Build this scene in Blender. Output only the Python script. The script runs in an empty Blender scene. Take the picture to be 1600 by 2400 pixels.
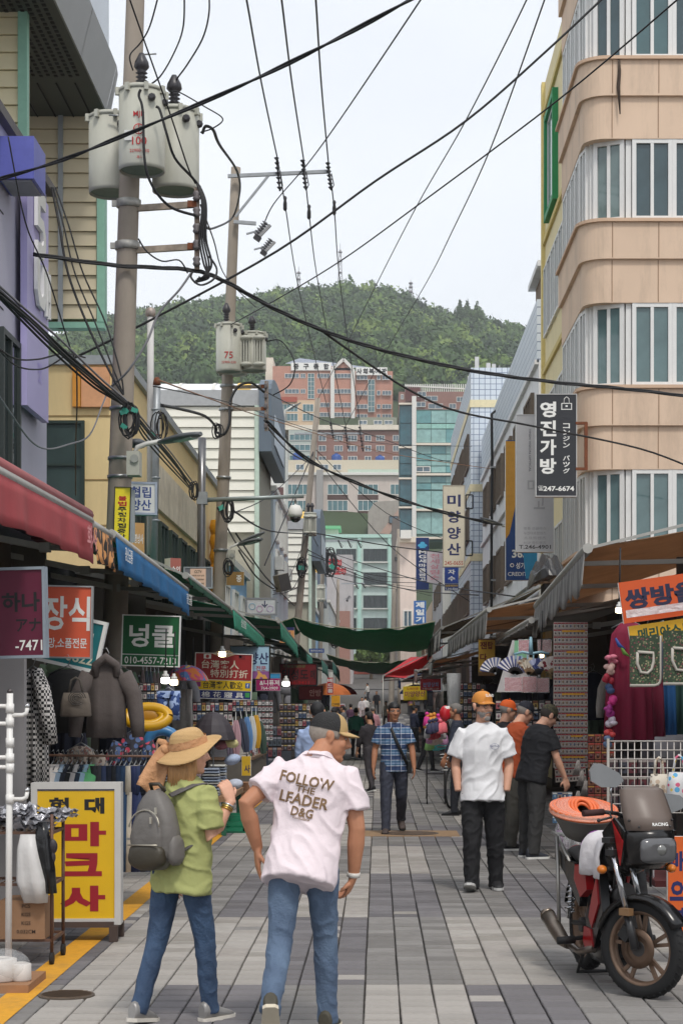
import bpy, bmesh, math, random, hashlib
from math import sin, cos, pi, radians, sqrt, atan2, floor, exp
from mathutils import Vector as V, Matrix, noise, Euler
from mathutils.bvhtree import BVHTree
R = random.Random(11)
S = bpy.context.scene
COL = S.collection
F, CX, CY, EYE = 4200.0, 885.0, 1646.0, 1.70
cam = bpy.data.cameras.new('camera'); camo = bpy.data.objects.new('camera', cam); COL.objects.link(camo)
camo.location = (0, 0, EYE); camo.rotation_euler = (pi/2, 0, 0)
cam.sensor_fit = 'VERTICAL'; cam.sensor_height = 36; cam.lens = 36*F/2400
cam.shift_x = (800-CX)/2400; cam.shift_y = (CY-1200)/2400
cam.clip_start = .1; cam.clip_end = 4000
S.camera = camo
SUN_EL, SUN_AZ = radians(56), radians(163)          # azimuth clockwise from +Y
world = bpy.data.worlds.new('World'); S.world = world; world.use_nodes = True
nt = world.node_tree; bg = nt.nodes['Background']; bg.inputs[1].default_value = .1
sky = nt.nodes.new('ShaderNodeTexSky'); sky.sky_type = 'NISHITA'; sky.sun_disc = False
sky.sun_elevation = SUN_EL; sky.sun_rotation = SUN_AZ; sky.dust_density = 3; sky.air_density = 1.2
tc = nt.nodes.new('ShaderNodeTexCoord'); mp = nt.nodes.new('ShaderNodeMapping'); mp.inputs['Scale'].default_value = (1.2, 1.2, 3.2)
nz = nt.nodes.new('ShaderNodeTexNoise'); nz.inputs['Scale'].default_value = 1.6; nz.inputs['Detail'].default_value = 4; nz.inputs['Roughness'].default_value = .45
mr = nt.nodes.new('ShaderNodeMapRange'); mr.inputs[1].default_value = .3; mr.inputs[2].default_value = .72; mr.inputs[3].default_value = .70; mr.inputs[4].default_value = .97
mx = nt.nodes.new('ShaderNodeMix'); mx.data_type = 'RGBA'
mx.inputs['B'].default_value = (9.2, 9.5, 9.95, 1)
nt.links.new(tc.outputs['Generated'], mp.inputs['Vector']); nt.links.new(mp.outputs[0], nz.inputs['Vector'])
nt.links.new(nz.outputs['Fac'], mr.inputs[0]); nt.links.new(mr.outputs[0], mx.inputs['Factor'])
nt.links.new(sky.outputs[0], mx.inputs['A']); nt.links.new(mx.outputs['Result'], bg.inputs[0])
sl = bpy.data.lights.new('sun', 'SUN'); sl.energy = 1.5; sl.angle = radians(10); sl.color = (1, .95, .88)
so = bpy.data.objects.new('sun', sl); COL.objects.link(so)
sd = V((sin(SUN_AZ)*cos(SUN_EL), cos(SUN_AZ)*cos(SUN_EL), sin(SUN_EL)))
so.rotation_euler = sd.to_track_quat('Z', 'Y').to_euler(); so.location = (0, 0, 60)
S.view_settings.view_transform = 'Standard'; S.view_settings.look = 'None'
S.view_settings.exposure = 0.30; S.view_settings.gamma = 1; S.view_settings.use_curve_mapping = False
try:
 S.cycles.max_bounces = 6; S.cycles.diffuse_bounces = 3; S.cycles.glossy_bounces = 3
 S.cycles.transmission_bounces = 4; S.cycles.transparent_max_bounces = 8
 S.cycles.use_denoising = True
except Exception: pass

def W(px, py, Y): return V(((px-CX)*Y/F, Y, EYE+(CY-py)*Y/F))
def GY(py): return F*EYE/(py-CY)                    # distance of a ground point seen at picture row py
WM = {}
I4 = Matrix.Identity(4)
def T3(x, y, z): return Matrix.Translation((x, y, z))
def RZ(a): return Matrix.Rotation(a, 4, 'Z')
def RX(a): return Matrix.Rotation(a, 4, 'X')
def RY(a): return Matrix.Rotation(a, 4, 'Y')
def FACE(c, yaw=0, roll=0, pitch=0):                # x right, y up, z out of a face that looks at -Y
 return Matrix.Translation(c) @ RZ(yaw) @ RX(pi/2+pitch) @ RZ(roll)
def lin(c):
 return tuple(((x/255/12.92) if x <= 10 else ((x/255+.055)/1.055)**2.4) for x in c[:3]) + (1,)

class MB:
 def __init__(s): s.v = []; s.f = []; s.m = []; s.s = []; s.cur = 0; s.M = None
 def add(s, vs, fs, smooth=False):
  n = len(s.v)
  if s.M is not None: vs = [s.M @ V(p) for p in vs]
  s.v += [tuple(p) for p in vs]
  s.f += [tuple(i+n for i in f) for f in fs]
  s.m += [s.cur]*len(fs); s.s += [smooth]*len(fs)
  return s
 def mat(s, i): s.cur = i; return s
 def box(s, c, d, rot=None):
  x, y, z = d[0]/2, d[1]/2, d[2]/2
  vs = [V((a*x, b*y, e*z)) for e in (-1, 1) for a, b in ((-1, -1), (1, -1), (1, 1), (-1, 1))]
  if rot is not None: vs = [rot @ p for p in vs]
  c = V(c)
  return s.add([c+p for p in vs], [(3, 2, 1, 0), (4, 5, 6, 7), (0, 1, 5, 4), (1, 2, 6, 5), (2, 3, 7, 6), (3, 0, 4, 7)])
 def bb(s, lo, hi):
  return s.box([(a+b)/2 for a, b in zip(lo, hi)], [abs(b-a) for a, b in zip(lo, hi)])
 def bar(s, a, b, w, h=None, up=(0, 0, 1)):       # rectangular bar from a to b
  a, b = V(a), V(b); h = h or w; d = (b-a); L = d.length
  if L < 1e-6: return s
  d /= L; u = V(up)
  if abs(d.dot(u)) > .98: u = V((0, 1, 0))
  x = d.cross(u).normalized(); z = x.cross(d)
  q = [x*w/2*i+z*h/2*j for i, j in ((-1, -1), (1, -1), (1, 1), (-1, 1))]
  return s.add([a+p for p in q]+[b+p for p in q], [(3, 2, 1, 0), (4, 5, 6, 7), (0, 1, 5, 4), (1, 2, 6, 5), (2, 3, 7, 6), (3, 0, 4, 7)])
 def rings(s, rs, cap=True, smooth=True, close=True):
  n = len(rs[0]); vs = [p for r in rs for p in r]; fs = []
  for i in range(len(rs)-1):
   for j in range(n if close else n-1):
    k = (j+1) % n
    fs.append((i*n+j, i*n+k, (i+1)*n+k, (i+1)*n+j))
  s.add(vs, fs, smooth)
  if cap:
   b = len(s.v)-len(vs)
   s.f += [tuple(b+j for j in reversed(range(n))), tuple(b+(len(rs)-1)*n+j for j in range(n))]
   s.m += [s.cur]*2; s.s += [False]*2
  return s
 def tube(s, pts, r, n=6, cap=True, smooth=True):
  pts = [V(p) for p in pts]; N = len(pts); rs = r if isinstance(r, (list, tuple)) else [r]*N
  d0 = (pts[1]-pts[0]).normalized(); u = V((0, 0, 1)) if abs(d0.z) < .9 else V((1, 0, 0))
  x = d0.cross(u).normalized(); out = []
  for i in range(N):
   d = (pts[min(i+1, N-1)]-pts[max(i-1, 0)])
   d = d.normalized() if d.length > 1e-9 else d0
   x = (x-d*x.dot(d)); x = x.normalized() if x.length > 1e-6 else d.orthogonal().normalized()
   y = d.cross(x)
   out.append([pts[i]+(x*cos(2*pi*k/n)+y*sin(2*pi*k/n))*rs[i] for k in range(n)])
  return s.rings(out, cap, smooth)
 def lathe(s, c, prof, n=12, axis='Z', smooth=True, cap=True, M=None):
  c = V(c); out = []
  for r, h in prof:
   ring = []
   for k in range(n):
    a = 2*pi*k/n; p = V((r*cos(a), r*sin(a), h))
    if axis == 'Y': p = V((p.x, -p.z, p.y))
    if axis == 'X': p = V((p.z, p.y, -p.x))
    if M is not None: p = M @ p
    ring.append(c+p)
   out.append(ring)
  return s.rings(out, cap, smooth)
 def ell(s, c, r, n=10, m=7, M=None):
  if not isinstance(r, (tuple, list)): r = (r, r, r)
  out = []
  for i in range(m+1):
   t = pi*min(max(i/m, .03), .97)
   ring = []
   for k in range(n):
    a = 2*pi*k/n; p = V((r[0]*sin(t)*cos(a), r[1]*sin(t)*sin(a), -r[2]*cos(t)))
    if M is not None: p = M @ p
    ring.append(V(c)+p)
   out.append(ring)
  return s.rings(out)
 def poly(s, pts, smooth=False): return s.add(pts, [tuple(range(len(pts)))], smooth)
 def prism(s, poly, M, d):                         # 2-D outline in the frame M, pushed d along its z
  n = len(poly)
  a = [M @ V((p[0], p[1], 0)) for p in poly]; b = [M @ V((p[0], p[1], d)) for p in poly]
  return s.add(a+b, [tuple(reversed(range(n))), tuple(range(n, 2*n))]+[(i, (i+1) % n, n+(i+1) % n, n+i) for i in range(n)])
 def sheet(s, fn, nu, nv, th=.006, stripes=None):  # cloth: fn(u,v) -> point; given thickness
  P = [[V(fn(i/nu, j/nv)) for j in range(nv+1)] for i in range(nu+1)]
  Q = []
  for i in range(nu+1):
   q = []
   for j in range(nv+1):
    a = P[min(i+1, nu)][j]-P[max(i-1, 0)][j]; b = P[i][min(j+1, nv)]-P[i][max(j-1, 0)]
    nn = a.cross(b); nn = nn.normalized() if nn.length > 1e-9 else V((0, 0, 1))
    q.append(P[i][j]-nn*th)
   Q.append(q)
  base = s.cur; w = nv+1; n = (nu+1)*w; off = len(s.v)
  vs = [p for r in P for p in r]+[p for r in Q for p in r]
  if s.M is not None: vs = [s.M @ p for p in vs]
  s.v += [tuple(p) for p in vs]
  def q4(a, b, c, d, i, sm=True):
   s.f.append((off+a, off+b, off+c, off+d)); s.m.append(base if stripes is None else stripes(i/nu)); s.s.append(sm)
  for i in range(nu):
   for j in range(nv):
    a = i*w+j
    q4(a, a+w, a+w+1, a+1, i); q4(n+a+1, n+a+w+1, n+a+w, n+a, i)
  for i in range(nu):
   a = i*w; q4(a, n+a, n+a+w, a+w, i, False); a = i*w+nv; q4(a+w, n+a+w, n+a, a, i, False)
  for j in range(nv):
   a = j; q4(a+1, n+a+1, n+a, a, 0, False); a = nu*w+j; q4(a, n+a, n+a+1, a+1, nu-1, False)
  return s
 def mesh(s, name, mats, inv=None):
  me = bpy.data.meshes.new(name)
  vs = s.v if inv is None else [tuple(inv @ V(p)) for p in s.v]
  me.from_pydata(vs, [], s.f)
  for m in (mats if isinstance(mats, (list, tuple)) else [mats]): me.materials.append(m)
  me.polygons.foreach_set('material_index', s.m); me.polygons.foreach_set('use_smooth', s.s)
  me.update()
  return me
 def build(s, name, mats, parent=None, world=True, label=None, kind=None):
  inv = None
  if parent is not None and world: inv = WM[parent].inverted()
  o = link(name, s.mesh(name, mats, inv), parent)
  if label: o['label'] = label
  if kind: o['kind'] = kind
  return o

def link(name, data, parent=None, M=None):
 o = bpy.data.objects.new(name, data); COL.objects.link(o)
 if parent is not None:
  o.parent = parent; WM[o] = WM[parent]
  if M is not None: o.matrix_local = WM[parent].inverted() @ M; WM[o] = M
 else:
  WM[o] = I4
  if M is not None: o.matrix_world = M; WM[o] = M
 return o
def tag(o, label, cat, group=None):
 o['label'] = label; o['category'] = cat
 if group: o['group'] = group
 return o
def thing(name, label, cat, loc=(0, 0, 0), rz=0, group=None):
 o = bpy.data.objects.new(name, None); COL.objects.link(o)
 o.location = loc; o.rotation_euler = (0, 0, rz); o.empty_display_size = .1
 WM[o] = T3(*loc) @ RZ(rz)
 return tag(o, label, cat, group)
def one(mb, name, mats, label, cat, group=None):     # a thing that is one mesh; its origin goes to its base
 xs = [p[0] for p in mb.v]; ys = [p[1] for p in mb.v]; zs = [p[2] for p in mb.v]
 L = ((min(xs)+max(xs))/2, (min(ys)+max(ys))/2, min(zs))
 o = bpy.data.objects.new(name, mb.mesh(name, mats, T3(-L[0], -L[1], -L[2]))); COL.objects.link(o)
 o.location = L; WM[o] = T3(*L)
 return tag(o, label, cat, group)
KIDS = {}
def dup(root, loc, rz=0, label=None, scale=None):
 def cp(o, par):
  c = o.copy(); COL.objects.link(c)
  if par is not None: c.parent = par
  for k in o.children: cp(k, c)
  return c
 kids = list(root.children)
 r = root.copy(); COL.objects.link(r); r.location = loc; r.rotation_euler = (0, 0, rz)
 if scale: r.scale = scale
 if label: r['label'] = label
 for k in kids: cp(k, r)
 WM[r] = T3(*loc) @ RZ(rz)
 return r
def struct(o): o['kind'] = 'structure'; return o

MC = {}
def nmat(name):
 m = bpy.data.materials.new(name); m.use_nodes = True
 n = m.node_tree; return m, n, n.nodes['Principled BSDF']
def mat(col, rough=.7, var=.10, vs=7., metal=0., bump=0., bs=60., trans=0., spec=None, emit=0., stretch=(1, 1, 1), rv=0.0, dirt=0., name=None):
 key = (tuple(col), rough, var, vs, metal, bump, bs, trans, spec, emit, stretch, rv, dirt)
 if key in MC: return MC[key]
 m, n, b = nmat(name or 'surface'); L = n.links.new
 c = lin(col)
 b.inputs['Roughness'].default_value = rough; b.inputs['Metallic'].default_value = metal
 if spec is not None: b.inputs['Specular IOR Level'].default_value = spec
 tcn = n.nodes.new('ShaderNodeTexCoord'); mpn = n.nodes.new('ShaderNodeMapping'); mpn.inputs['Scale'].default_value = stretch
 L(tcn.outputs['Object'], mpn.inputs['Vector'])
 z = n.nodes.new('ShaderNodeTexNoise'); z.inputs['Scale'].default_value = vs; z.inputs['Detail'].default_value = 5; z.inputs['Roughness'].default_value = .62
 L(mpn.outputs[0], z.inputs['Vector'])
 r = n.nodes.new('ShaderNodeMapRange'); r.inputs[1].default_value = .25; r.inputs[2].default_value = .75
 r.inputs[3].default_value = 1-var; r.inputs[4].default_value = 1+var
 L(z.outputs['Fac'], r.inputs[0]); val = r.outputs[0]
 if rv:
  oi = n.nodes.new('ShaderNodeObjectInfo'); q = n.nodes.new('ShaderNodeMapRange')
  q.inputs[3].default_value = 1-rv; q.inputs[4].default_value = 1+rv
  L(oi.outputs['Random'], q.inputs[0]); mu = n.nodes.new('ShaderNodeMath'); mu.operation = 'MULTIPLY'
  L(val, mu.inputs[0]); L(q.outputs[0], mu.inputs[1]); val = mu.outputs[0]
 h = n.nodes.new('ShaderNodeHueSaturation'); h.inputs['Color'].default_value = c
 L(val, h.inputs['Value']); colo = h.outputs[0]
 if dirt:
  z2 = n.nodes.new('ShaderNodeTexNoise'); z2.inputs['Scale'].default_value = 1.1; z2.inputs['Detail'].default_value = 8; z2.inputs['Roughness'].default_value = .7
  mp2 = n.nodes.new('ShaderNodeMapping'); mp2.inputs['Scale'].default_value = (1.6, 1.6, .35); L(tcn.outputs['Object'], mp2.inputs['Vector']); L(mp2.outputs[0], z2.inputs['Vector'])
  r2 = n.nodes.new('ShaderNodeMapRange'); r2.inputs[1].default_value = .5; r2.inputs[2].default_value = .8; r2.inputs[3].default_value = 0; r2.inputs[4].default_value = dirt
  L(z2.outputs['Fac'], r2.inputs[0]); x = n.nodes.new('ShaderNodeMix'); x.data_type = 'RGBA'
  L(r2.outputs[0], x.inputs['Factor']); L(colo, x.inputs['A']); x.inputs['B'].default_value = lin((92, 84, 74)); colo = x.outputs['Result']
 L(colo, b.inputs['Base Color'])
 if bump:
  z3 = n.nodes.new('ShaderNodeTexNoise'); z3.inputs['Scale'].default_value = bs; z3.inputs['Detail'].default_value = 4
  L(mpn.outputs[0], z3.inputs['Vector']); bu = n.nodes.new('ShaderNodeBump'); bu.inputs['Strength'].default_value = bump; bu.inputs['Distance'].default_value = .02
  L(z3.outputs['Fac'], bu.inputs['Height']); L(bu.outputs[0], b.inputs['Normal'])
 if trans:
  tl = n.nodes.new('ShaderNodeBsdfTranslucent'); L(colo, tl.inputs['Color']); ms = n.nodes.new('ShaderNodeMixShader'); ms.inputs[0].default_value = trans
  L(b.outputs[0], ms.inputs[1]); L(tl.outputs[0], ms.inputs[2]); L(ms.outputs[0], n.nodes['Material Output'].inputs[0])
 if emit:
  b.inputs['Emission Color'].default_value = c; b.inputs['Emission Strength'].default_value = emit
 MC[key] = m
 return m
def glass(col, rough=.06, var=.25, vs=1.3):
 return mat(col, rough, var, vs, spec=.7)
def clear(col=(235, 238, 240), alpha=.3, rough=.12):   # clear plastic film
 key = ('clear', tuple(col), alpha, rough)
 if key in MC: return MC[key]
 m, n, b = nmat('clear_plastic'); b.inputs['Base Color'].default_value = lin(col); b.inputs['Roughness'].default_value = rough
 z = n.nodes.new('ShaderNodeTexNoise'); z.inputs['Scale'].default_value = 22; z.inputs['Detail'].default_value = 4
 bu = n.nodes.new('ShaderNodeBump'); bu.inputs['Strength'].default_value = .8; bu.inputs['Distance'].default_value = .03
 t = n.nodes.new('ShaderNodeTexCoord'); n.links.new(t.outputs['Object'], z.inputs['Vector']); n.links.new(z.outputs['Fac'], bu.inputs['Height']); n.links.new(bu.outputs[0], b.inputs['Normal'])
 tr = n.nodes.new('ShaderNodeBsdfTransparent'); ms = n.nodes.new('ShaderNodeMixShader'); ms.inputs[0].default_value = alpha
 n.links.new(tr.outputs[0], ms.inputs[1]); n.links.new(b.outputs[0], ms.inputs[2]); n.links.new(ms.outputs[0], n.nodes['Material Output'].inputs[0])
 MC[key] = m; return m
def pmat(kind, cols, scale=10., rough=.8):               # printed cloth and paper: flat print only
 key = (kind, tuple(cols), scale, rough)
 if key in MC: return MC[key]
 m, n, b = nmat(kind); L = n.links.new; b.inputs['Roughness'].default_value = rough
 t = n.nodes.new('ShaderNodeTexCoord'); mp_ = n.nodes.new('ShaderNodeMapping'); L(t.outputs['Object'], mp_.inputs['Vector'])
 cs = [lin(c) for c in cols]
 def ramp(pts, src, const=True):
  r = n.nodes.new('ShaderNodeValToRGB'); e = r.color_ramp.elements
  r.color_ramp.interpolation = 'CONSTANT' if const else 'LINEAR'
  while len(e) > 1: e.remove(e[-1])
  e[0].position = pts[0][0]; e[0].color = pts[0][1]
  for p, c in pts[1:]: q = e.new(p); q.color = c
  L(src, r.inputs[0]); return r.outputs[0]
 def mixc(f, a, bb_, mode='MIX'):
  x = n.nodes.new('ShaderNodeMix'); x.data_type = 'RGBA'; x.blend_type = mode
  for s_, v in (('Factor', f), ('A', a), ('B', bb_)):
   if hasattr(v, 'links') or hasattr(v, 'node'): L(v, x.inputs[s_])
   else: x.inputs[s_].default_value = v
  return x.outputs['Result']
 def sawx(axis, sc, off=0.):
  sp = n.nodes.new('ShaderNodeSeparateXYZ'); L(mp_.outputs[0], sp.inputs[0])
  a = n.nodes.new('ShaderNodeMath'); a.operation = 'MULTIPLY_ADD'; L(sp.outputs[axis], a.inputs[0]); a.inputs[1].default_value = sc; a.inputs[2].default_value = off
  f = n.nodes.new('ShaderNodeMath'); f.operation = 'FRACT'; L(a.outputs[0], f.inputs[0]); return f.outputs[0]
 if kind == 'spots':                                   # voronoi print: ground + coloured spots
  vo = n.nodes.new('ShaderNodeTexVoronoi'); vo.inputs['Scale'].default_value = scale; L(mp_.outputs[0], vo.inputs['Vector'])
  k = [(i/(len(cs)-1), c) for i, c in enumerate(cs[1:])]
  sp = n.nodes.new('ShaderNodeSeparateColor'); L(vo.outputs['Color'], sp.inputs[0])
  pc = ramp(k, sp.outputs[0]) if len(cs) > 2 else cs[1]
  f = n.nodes.new('ShaderNodeMath'); f.operation = 'LESS_THAN'; L(vo.outputs['Distance'], f.inputs[0]); f.inputs[1].default_value = .42
  c = mixc(f.outputs[0], cs[0], pc)
 elif kind == 'stripes_x' or kind == 'stripes_z' or kind == 'stripes_y':
  k = [(i/len(cs), c) for i, c in enumerate(cs)]
  c = ramp(k, sawx({'x': 0, 'y': 1, 'z': 2}[kind[-1]], scale))
 elif kind == 'check':                                 # houndstooth-like weave
  ck = n.nodes.new('ShaderNodeTexChecker'); ck.inputs['Scale'].default_value = scale; ck.inputs[1].default_value = cs[0]; ck.inputs[2].default_value = cs[1]
  mp_.inputs['Rotation'].default_value = (.02, 0.0, .03); L(mp_.outputs[0], ck.inputs[0]); c = ck.outputs[0]
 elif kind == 'plaid':
  a = ramp([(0, cs[0]), (.40, cs[3]), (.45, cs[1]), (.62, cs[2]), (.70, cs[1]), (.93, cs[3]), (.97, cs[0])], sawx(2, scale, .1))
  bb_ = ramp([(0, (1, 1, 1, 1)), (.35, (.55, .6, .7, 1)), (.5, (1, 1, 1, 1)), (.6, (1.0, .9, .86, 1)), (.64, (1, 1, 1, 1)), (.8, (.62, .68, .78, 1)), (.95, (1, 1, 1, 1))], sawx(0, scale*1.05))
  c0 = mixc(1.0, a, bb_, 'MULTIPLY')
  wl = ramp([(0, (0, 0, 0, 1)), (.47, (1, 1, 1, 1)), (.53, (0, 0, 0, 1))], sawx(0, scale*1.05, .2))
  sp = n.nodes.new('ShaderNodeSeparateColor'); L(wl, sp.inputs[0]); f = n.nodes.new('ShaderNodeMath'); f.operation = 'MULTIPLY'; f.inputs[1].default_value = .6; L(sp.outputs[0], f.inputs[0])
  c = mixc(f.outputs[0], c0, cs[3])
 elif kind == 'swirl':                                 # tie-dye / camouflage
  z = n.nodes.new('ShaderNodeTexNoise'); z.inputs['Scale'].default_value = scale; z.inputs['Detail'].default_value = 2; z.inputs['Distortion'].default_value = .8
  L(mp_.outputs[0], z.inputs['Vector']); k = [(.30+.4*i/max(1, len(cs)-1), q) for i, q in enumerate(cs)]
  c = ramp(k, z.outputs['Fac'])
 elif kind == 'straw':
  w = n.nodes.new('ShaderNodeTexWave'); w.wave_type = 'BANDS'; w.bands_direction = 'Z'; w.inputs['Scale'].default_value = scale; w.inputs['Distortion'].default_value = 1.2; w.inputs['Detail'].default_value = 2; w.inputs['Detail Scale'].default_value = 4
  L(mp_.outputs[0], w.inputs['Vector']); c = ramp([(0, cs[0]), (.5, cs[1]), (1, cs[0])], w.outputs['Fac'], False)
  bu = n.nodes.new('ShaderNodeBump'); bu.inputs['Strength'].default_value = .5; bu.inputs['Distance'].default_value = .01; L(w.outputs['Fac'], bu.inputs['Height']); L(bu.outputs[0], b.inputs['Normal'])
 elif kind == 'grid':                                  # small glazed tiles
  br = n.nodes.new('ShaderNodeTexBrick'); br.offset = 0; br.inputs['Scale'].default_value = scale; br.inputs['Color1'].default_value = cs[0]; br.inputs['Color2'].default_value = cs[1]; br.inputs['Mortar'].default_value = cs[2]
  br.inputs['Mortar Size'].default_value = .03; br.inputs['Brick Width'].default_value = .5; br.inputs['Row Height'].default_value = .5
  sp = n.nodes.new('ShaderNodeSeparateXYZ'); L(mp_.outputs[0], sp.inputs[0]); cb = n.nodes.new('ShaderNodeCombineXYZ')
  ad = n.nodes.new('ShaderNodeMath'); L(sp.outputs[0], ad.inputs[0]); L(sp.outputs[1], ad.inputs[1]); L(ad.outputs[0], cb.inputs[0]); L(sp.outputs[2], cb.inputs[1]); L(cb.outputs[0], br.inputs['Vector']); c = br.outputs['Color']
 elif kind == 'denim':
  z = n.nodes.new('ShaderNodeTexNoise'); z.inputs['Scale'].default_value = 5; z.inputs['Detail'].default_value = 6; L(mp_.outputs[0], z.inputs['Vector'])
  c = ramp([(.3, cs[0]), (.7, cs[1])], z.outputs['Fac'], False)
  z4 = n.nodes.new('ShaderNodeTexNoise'); z4.inputs['Scale'].default_value = scale; z4.inputs['Detail'].default_value = 3; L(mp_.outputs[0], z4.inputs['Vector'])
  bu = n.nodes.new('ShaderNodeBump'); bu.inputs['Strength'].default_value = .35; bu.inputs['Distance'].default_value = .02; L(z4.outputs['Fac'], bu.inputs['Height']); L(bu.outputs[0], b.inputs['Normal'])
 L(c, b.inputs['Base Color'])
 MC[key] = m; return m

TX = []
def text(parent, s, M, h, w=None, m=None, off=0.0, name='lettering', drape=None, sub=0):
 me = bpy.data.meshes.new(name); me.materials.append(m or WHITE)
 o = link(name, me, parent); TX.append((o, s, M, h, w, off, drape)); return o
def finish_text():
 tmp = []; cache = {}
 for o, s, M, h, w, off, dr in TX:
  if (s, off) in cache: continue
  cu = bpy.data.curves.new('t', 'FONT'); cu.body = s; cu.size = 1; cu.resolution_u = 2; cu.offset = off
  t = bpy.data.objects.new('t', cu); COL.objects.link(t); cache[(s, off)] = t; tmp.append(t)
 dg = bpy.context.evaluated_depsgraph_get(); geo = {}
 for k, t in cache.items():
  me = t.evaluated_get(dg).to_mesh()
  geo[k] = ([tuple(v.co) for v in me.vertices], [tuple(p.vertices) for p in me.polygons]); t.evaluated_get(dg).to_mesh_clear()
 cs = [t.data for t in tmp]; bpy.data.batch_remove(tmp); bpy.data.batch_remove(cs)
 for o, s, M, h, w, off, dr in TX:
  vs, fs = geo[(s, off)]
  if not vs: continue
  x0 = min(p[0] for p in vs); x1 = max(p[0] for p in vs); y0 = min(p[1] for p in vs); y1 = max(p[1] for p in vs)
  sy = h/max(y1-y0, 1e-6); sx = (w/max(x1-x0, 1e-6)) if w else sy
  inv = WM[o.parent].inverted()
  pts = [M @ V(((p[0]-(x0+x1)/2)*sx, (p[1]-(y0+y1)/2)*sy, 0)) for p in vs]
  if dr: pts = [dr(p) for p in pts]
  o.data.from_pydata([tuple(inv @ p) for p in pts], [], fs); o.data.update()

WHITE = mat((232, 232, 228), .6, .03); INK = mat((22, 22, 26), .6, .05); NAVY = mat((28, 36, 92), .6, .05)
RED = mat((176, 28, 34), .6, .05); YEL = mat((226, 190, 24), .6, .05); BLACK = mat((20, 20, 21), .55, .1)
STEEL = mat((150, 152, 152), .38, .12, 12, metal=.85); GALV = mat((158, 163, 166), .5, .10, 9, metal=.5); RUST = mat((116, 66, 40), .85, .3, 20)
DARK = mat((26, 25, 25), .8, .2); RUBBER = mat((21, 21, 22), .75, .15, 30)

def sign(name, label, c, w, h, bands, texts, yaw=0, roll=0, th=.05, frame=None, group=None, cat='sign', pitch=0, back=None, fw=.02):
 """board at centre c: bands [(v0,v1,material)], texts [(string,u,v,height,width,material,bold)] in fractions of the board"""
 M = FACE(c, yaw, roll, pitch)
 t = thing(name, label, cat, tuple(M @ V((0, -h/2, 0))), 0, group)
 b = MB(); b.M = M; b.box((0, 0, -th/2-.004), (w-.004, h-.004, th)); b.build('board', back or WHITE, t)
 for v0, v1, m in bands:
  p = MB(); p.M = M; p.box((0, (v0+v1)/2*h-h/2, 0), (w-.012, (v1-v0)*h-.003, .006)); p.build('panel', m, t)
 if frame:
  f = MB(); f.M = M
  for x in (-1, 1): f.box((x*(w/2), 0, -th/2), (fw, h+fw, th+.03))
  for y in (-1, 1): f.box((0, y*(h/2), -th/2), (w-fw, fw, th+.03))
  f.build('frame', frame, t)
 for q in texts:
  s, u, v, hh, ww, m = q[:6]; off = q[6] if len(q) > 6 else .015
  text(t, s, M @ T3((u-.5)*w, (v-.5)*h, .005), hh*h, ww*w if ww else None, m, off)
 return t, M
def signpx(name, label, x0, y0, x1, y1, Y, bands, texts, yaw=0, **k):
 c = W((x0+x1)/2, (y0+y1)/2, Y); w = (x1-x0)*Y/F/max(.15, abs(cos(yaw))); h = (y1-y0)*Y/F
 return sign(name, label, c, w, h, bands, texts, yaw, **k)

WC = {}
def window(parent, M, w, h, cols=2, rows=1, fm=None, gm=None, fr=.06, dep=.08, bare=False):
 """M: frame with x right, y up, z out of the wall, at the opening's centre"""
 key = (round(w, 2), round(h, 2), cols, rows, fm, gm, fr)
 if key not in WC:
  f = MB()
  for x in (-1, 1): f.box((x*(w/2-fr/2), 0, dep/2), (fr, h, dep))
  for y in (-1, 1): f.box((0, y*(h/2-fr/2), dep/2), (w-2*fr, fr, dep-.006))
  for i in range(1, cols): f.box((-w/2+w*i/cols, 0, dep/2), (fr*.8, h-2*fr, dep-.012))
  for i in range(1, rows): f.box((0, -h/2+h*i/rows, dep/2), (w-2*fr, fr*.8, dep-.02))
  p = []
  for i in range(cols):
   q = MB(); q.box((-w/2+w*(i+.5)/cols, 0, .025+.012*(i % 2)), (w/cols-fr*.5, h-2*fr+.01, .012)); p.append(q.mesh('pane', gm))
  WC[key] = (f.mesh('window', fm), p)
 fmesh, panes = WC[key]
 o = link('window', fmesh, parent, M)
 if not bare:
  for q in panes: link('pane', q, o)
 return o
def gz(Y): return 0.0 if Y < 70 else 3.1*((Y-70)/110)**2
M_base = mat((84, 80, 76), .9, .12, 3, bump=.2)
b = MB()
for i in range(60):
 y0, y1 = -6+i*3.6, -6+(i+1)*3.6
 b.poly([(-14, y0, gz(y0)-.045), (14, y0, gz(y0)-.045), (14, y1, gz(y1)-.045), (-14, y1, gz(y1)-.045)])
street = struct(b.build('street', M_base)); WM[street] = I4
P_L = mat((160, 155, 149), .85, .10, 24, bump=.3, bs=200, rv=.09, dirt=.25); P_G = mat((128, 125, 122), .85, .11, 24, bump=.3, bs=200, rv=.11, dirt=.3); P_V = mat((111, 108, 110), .85, .12, 24, bump=.3, bs=200, rv=.12, dirt=.3)
P_L2 = mat((160, 154, 148), .85, .13, 9, bump=.3, bs=200, dirt=.3); P_G2 = mat((127, 124, 121), .85, .15, 9, bump=.3, bs=200, dirt=.35); P_V2 = mat((110, 107, 109), .85, .15, 9, bump=.3, bs=200, dirt=.35)
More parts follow.
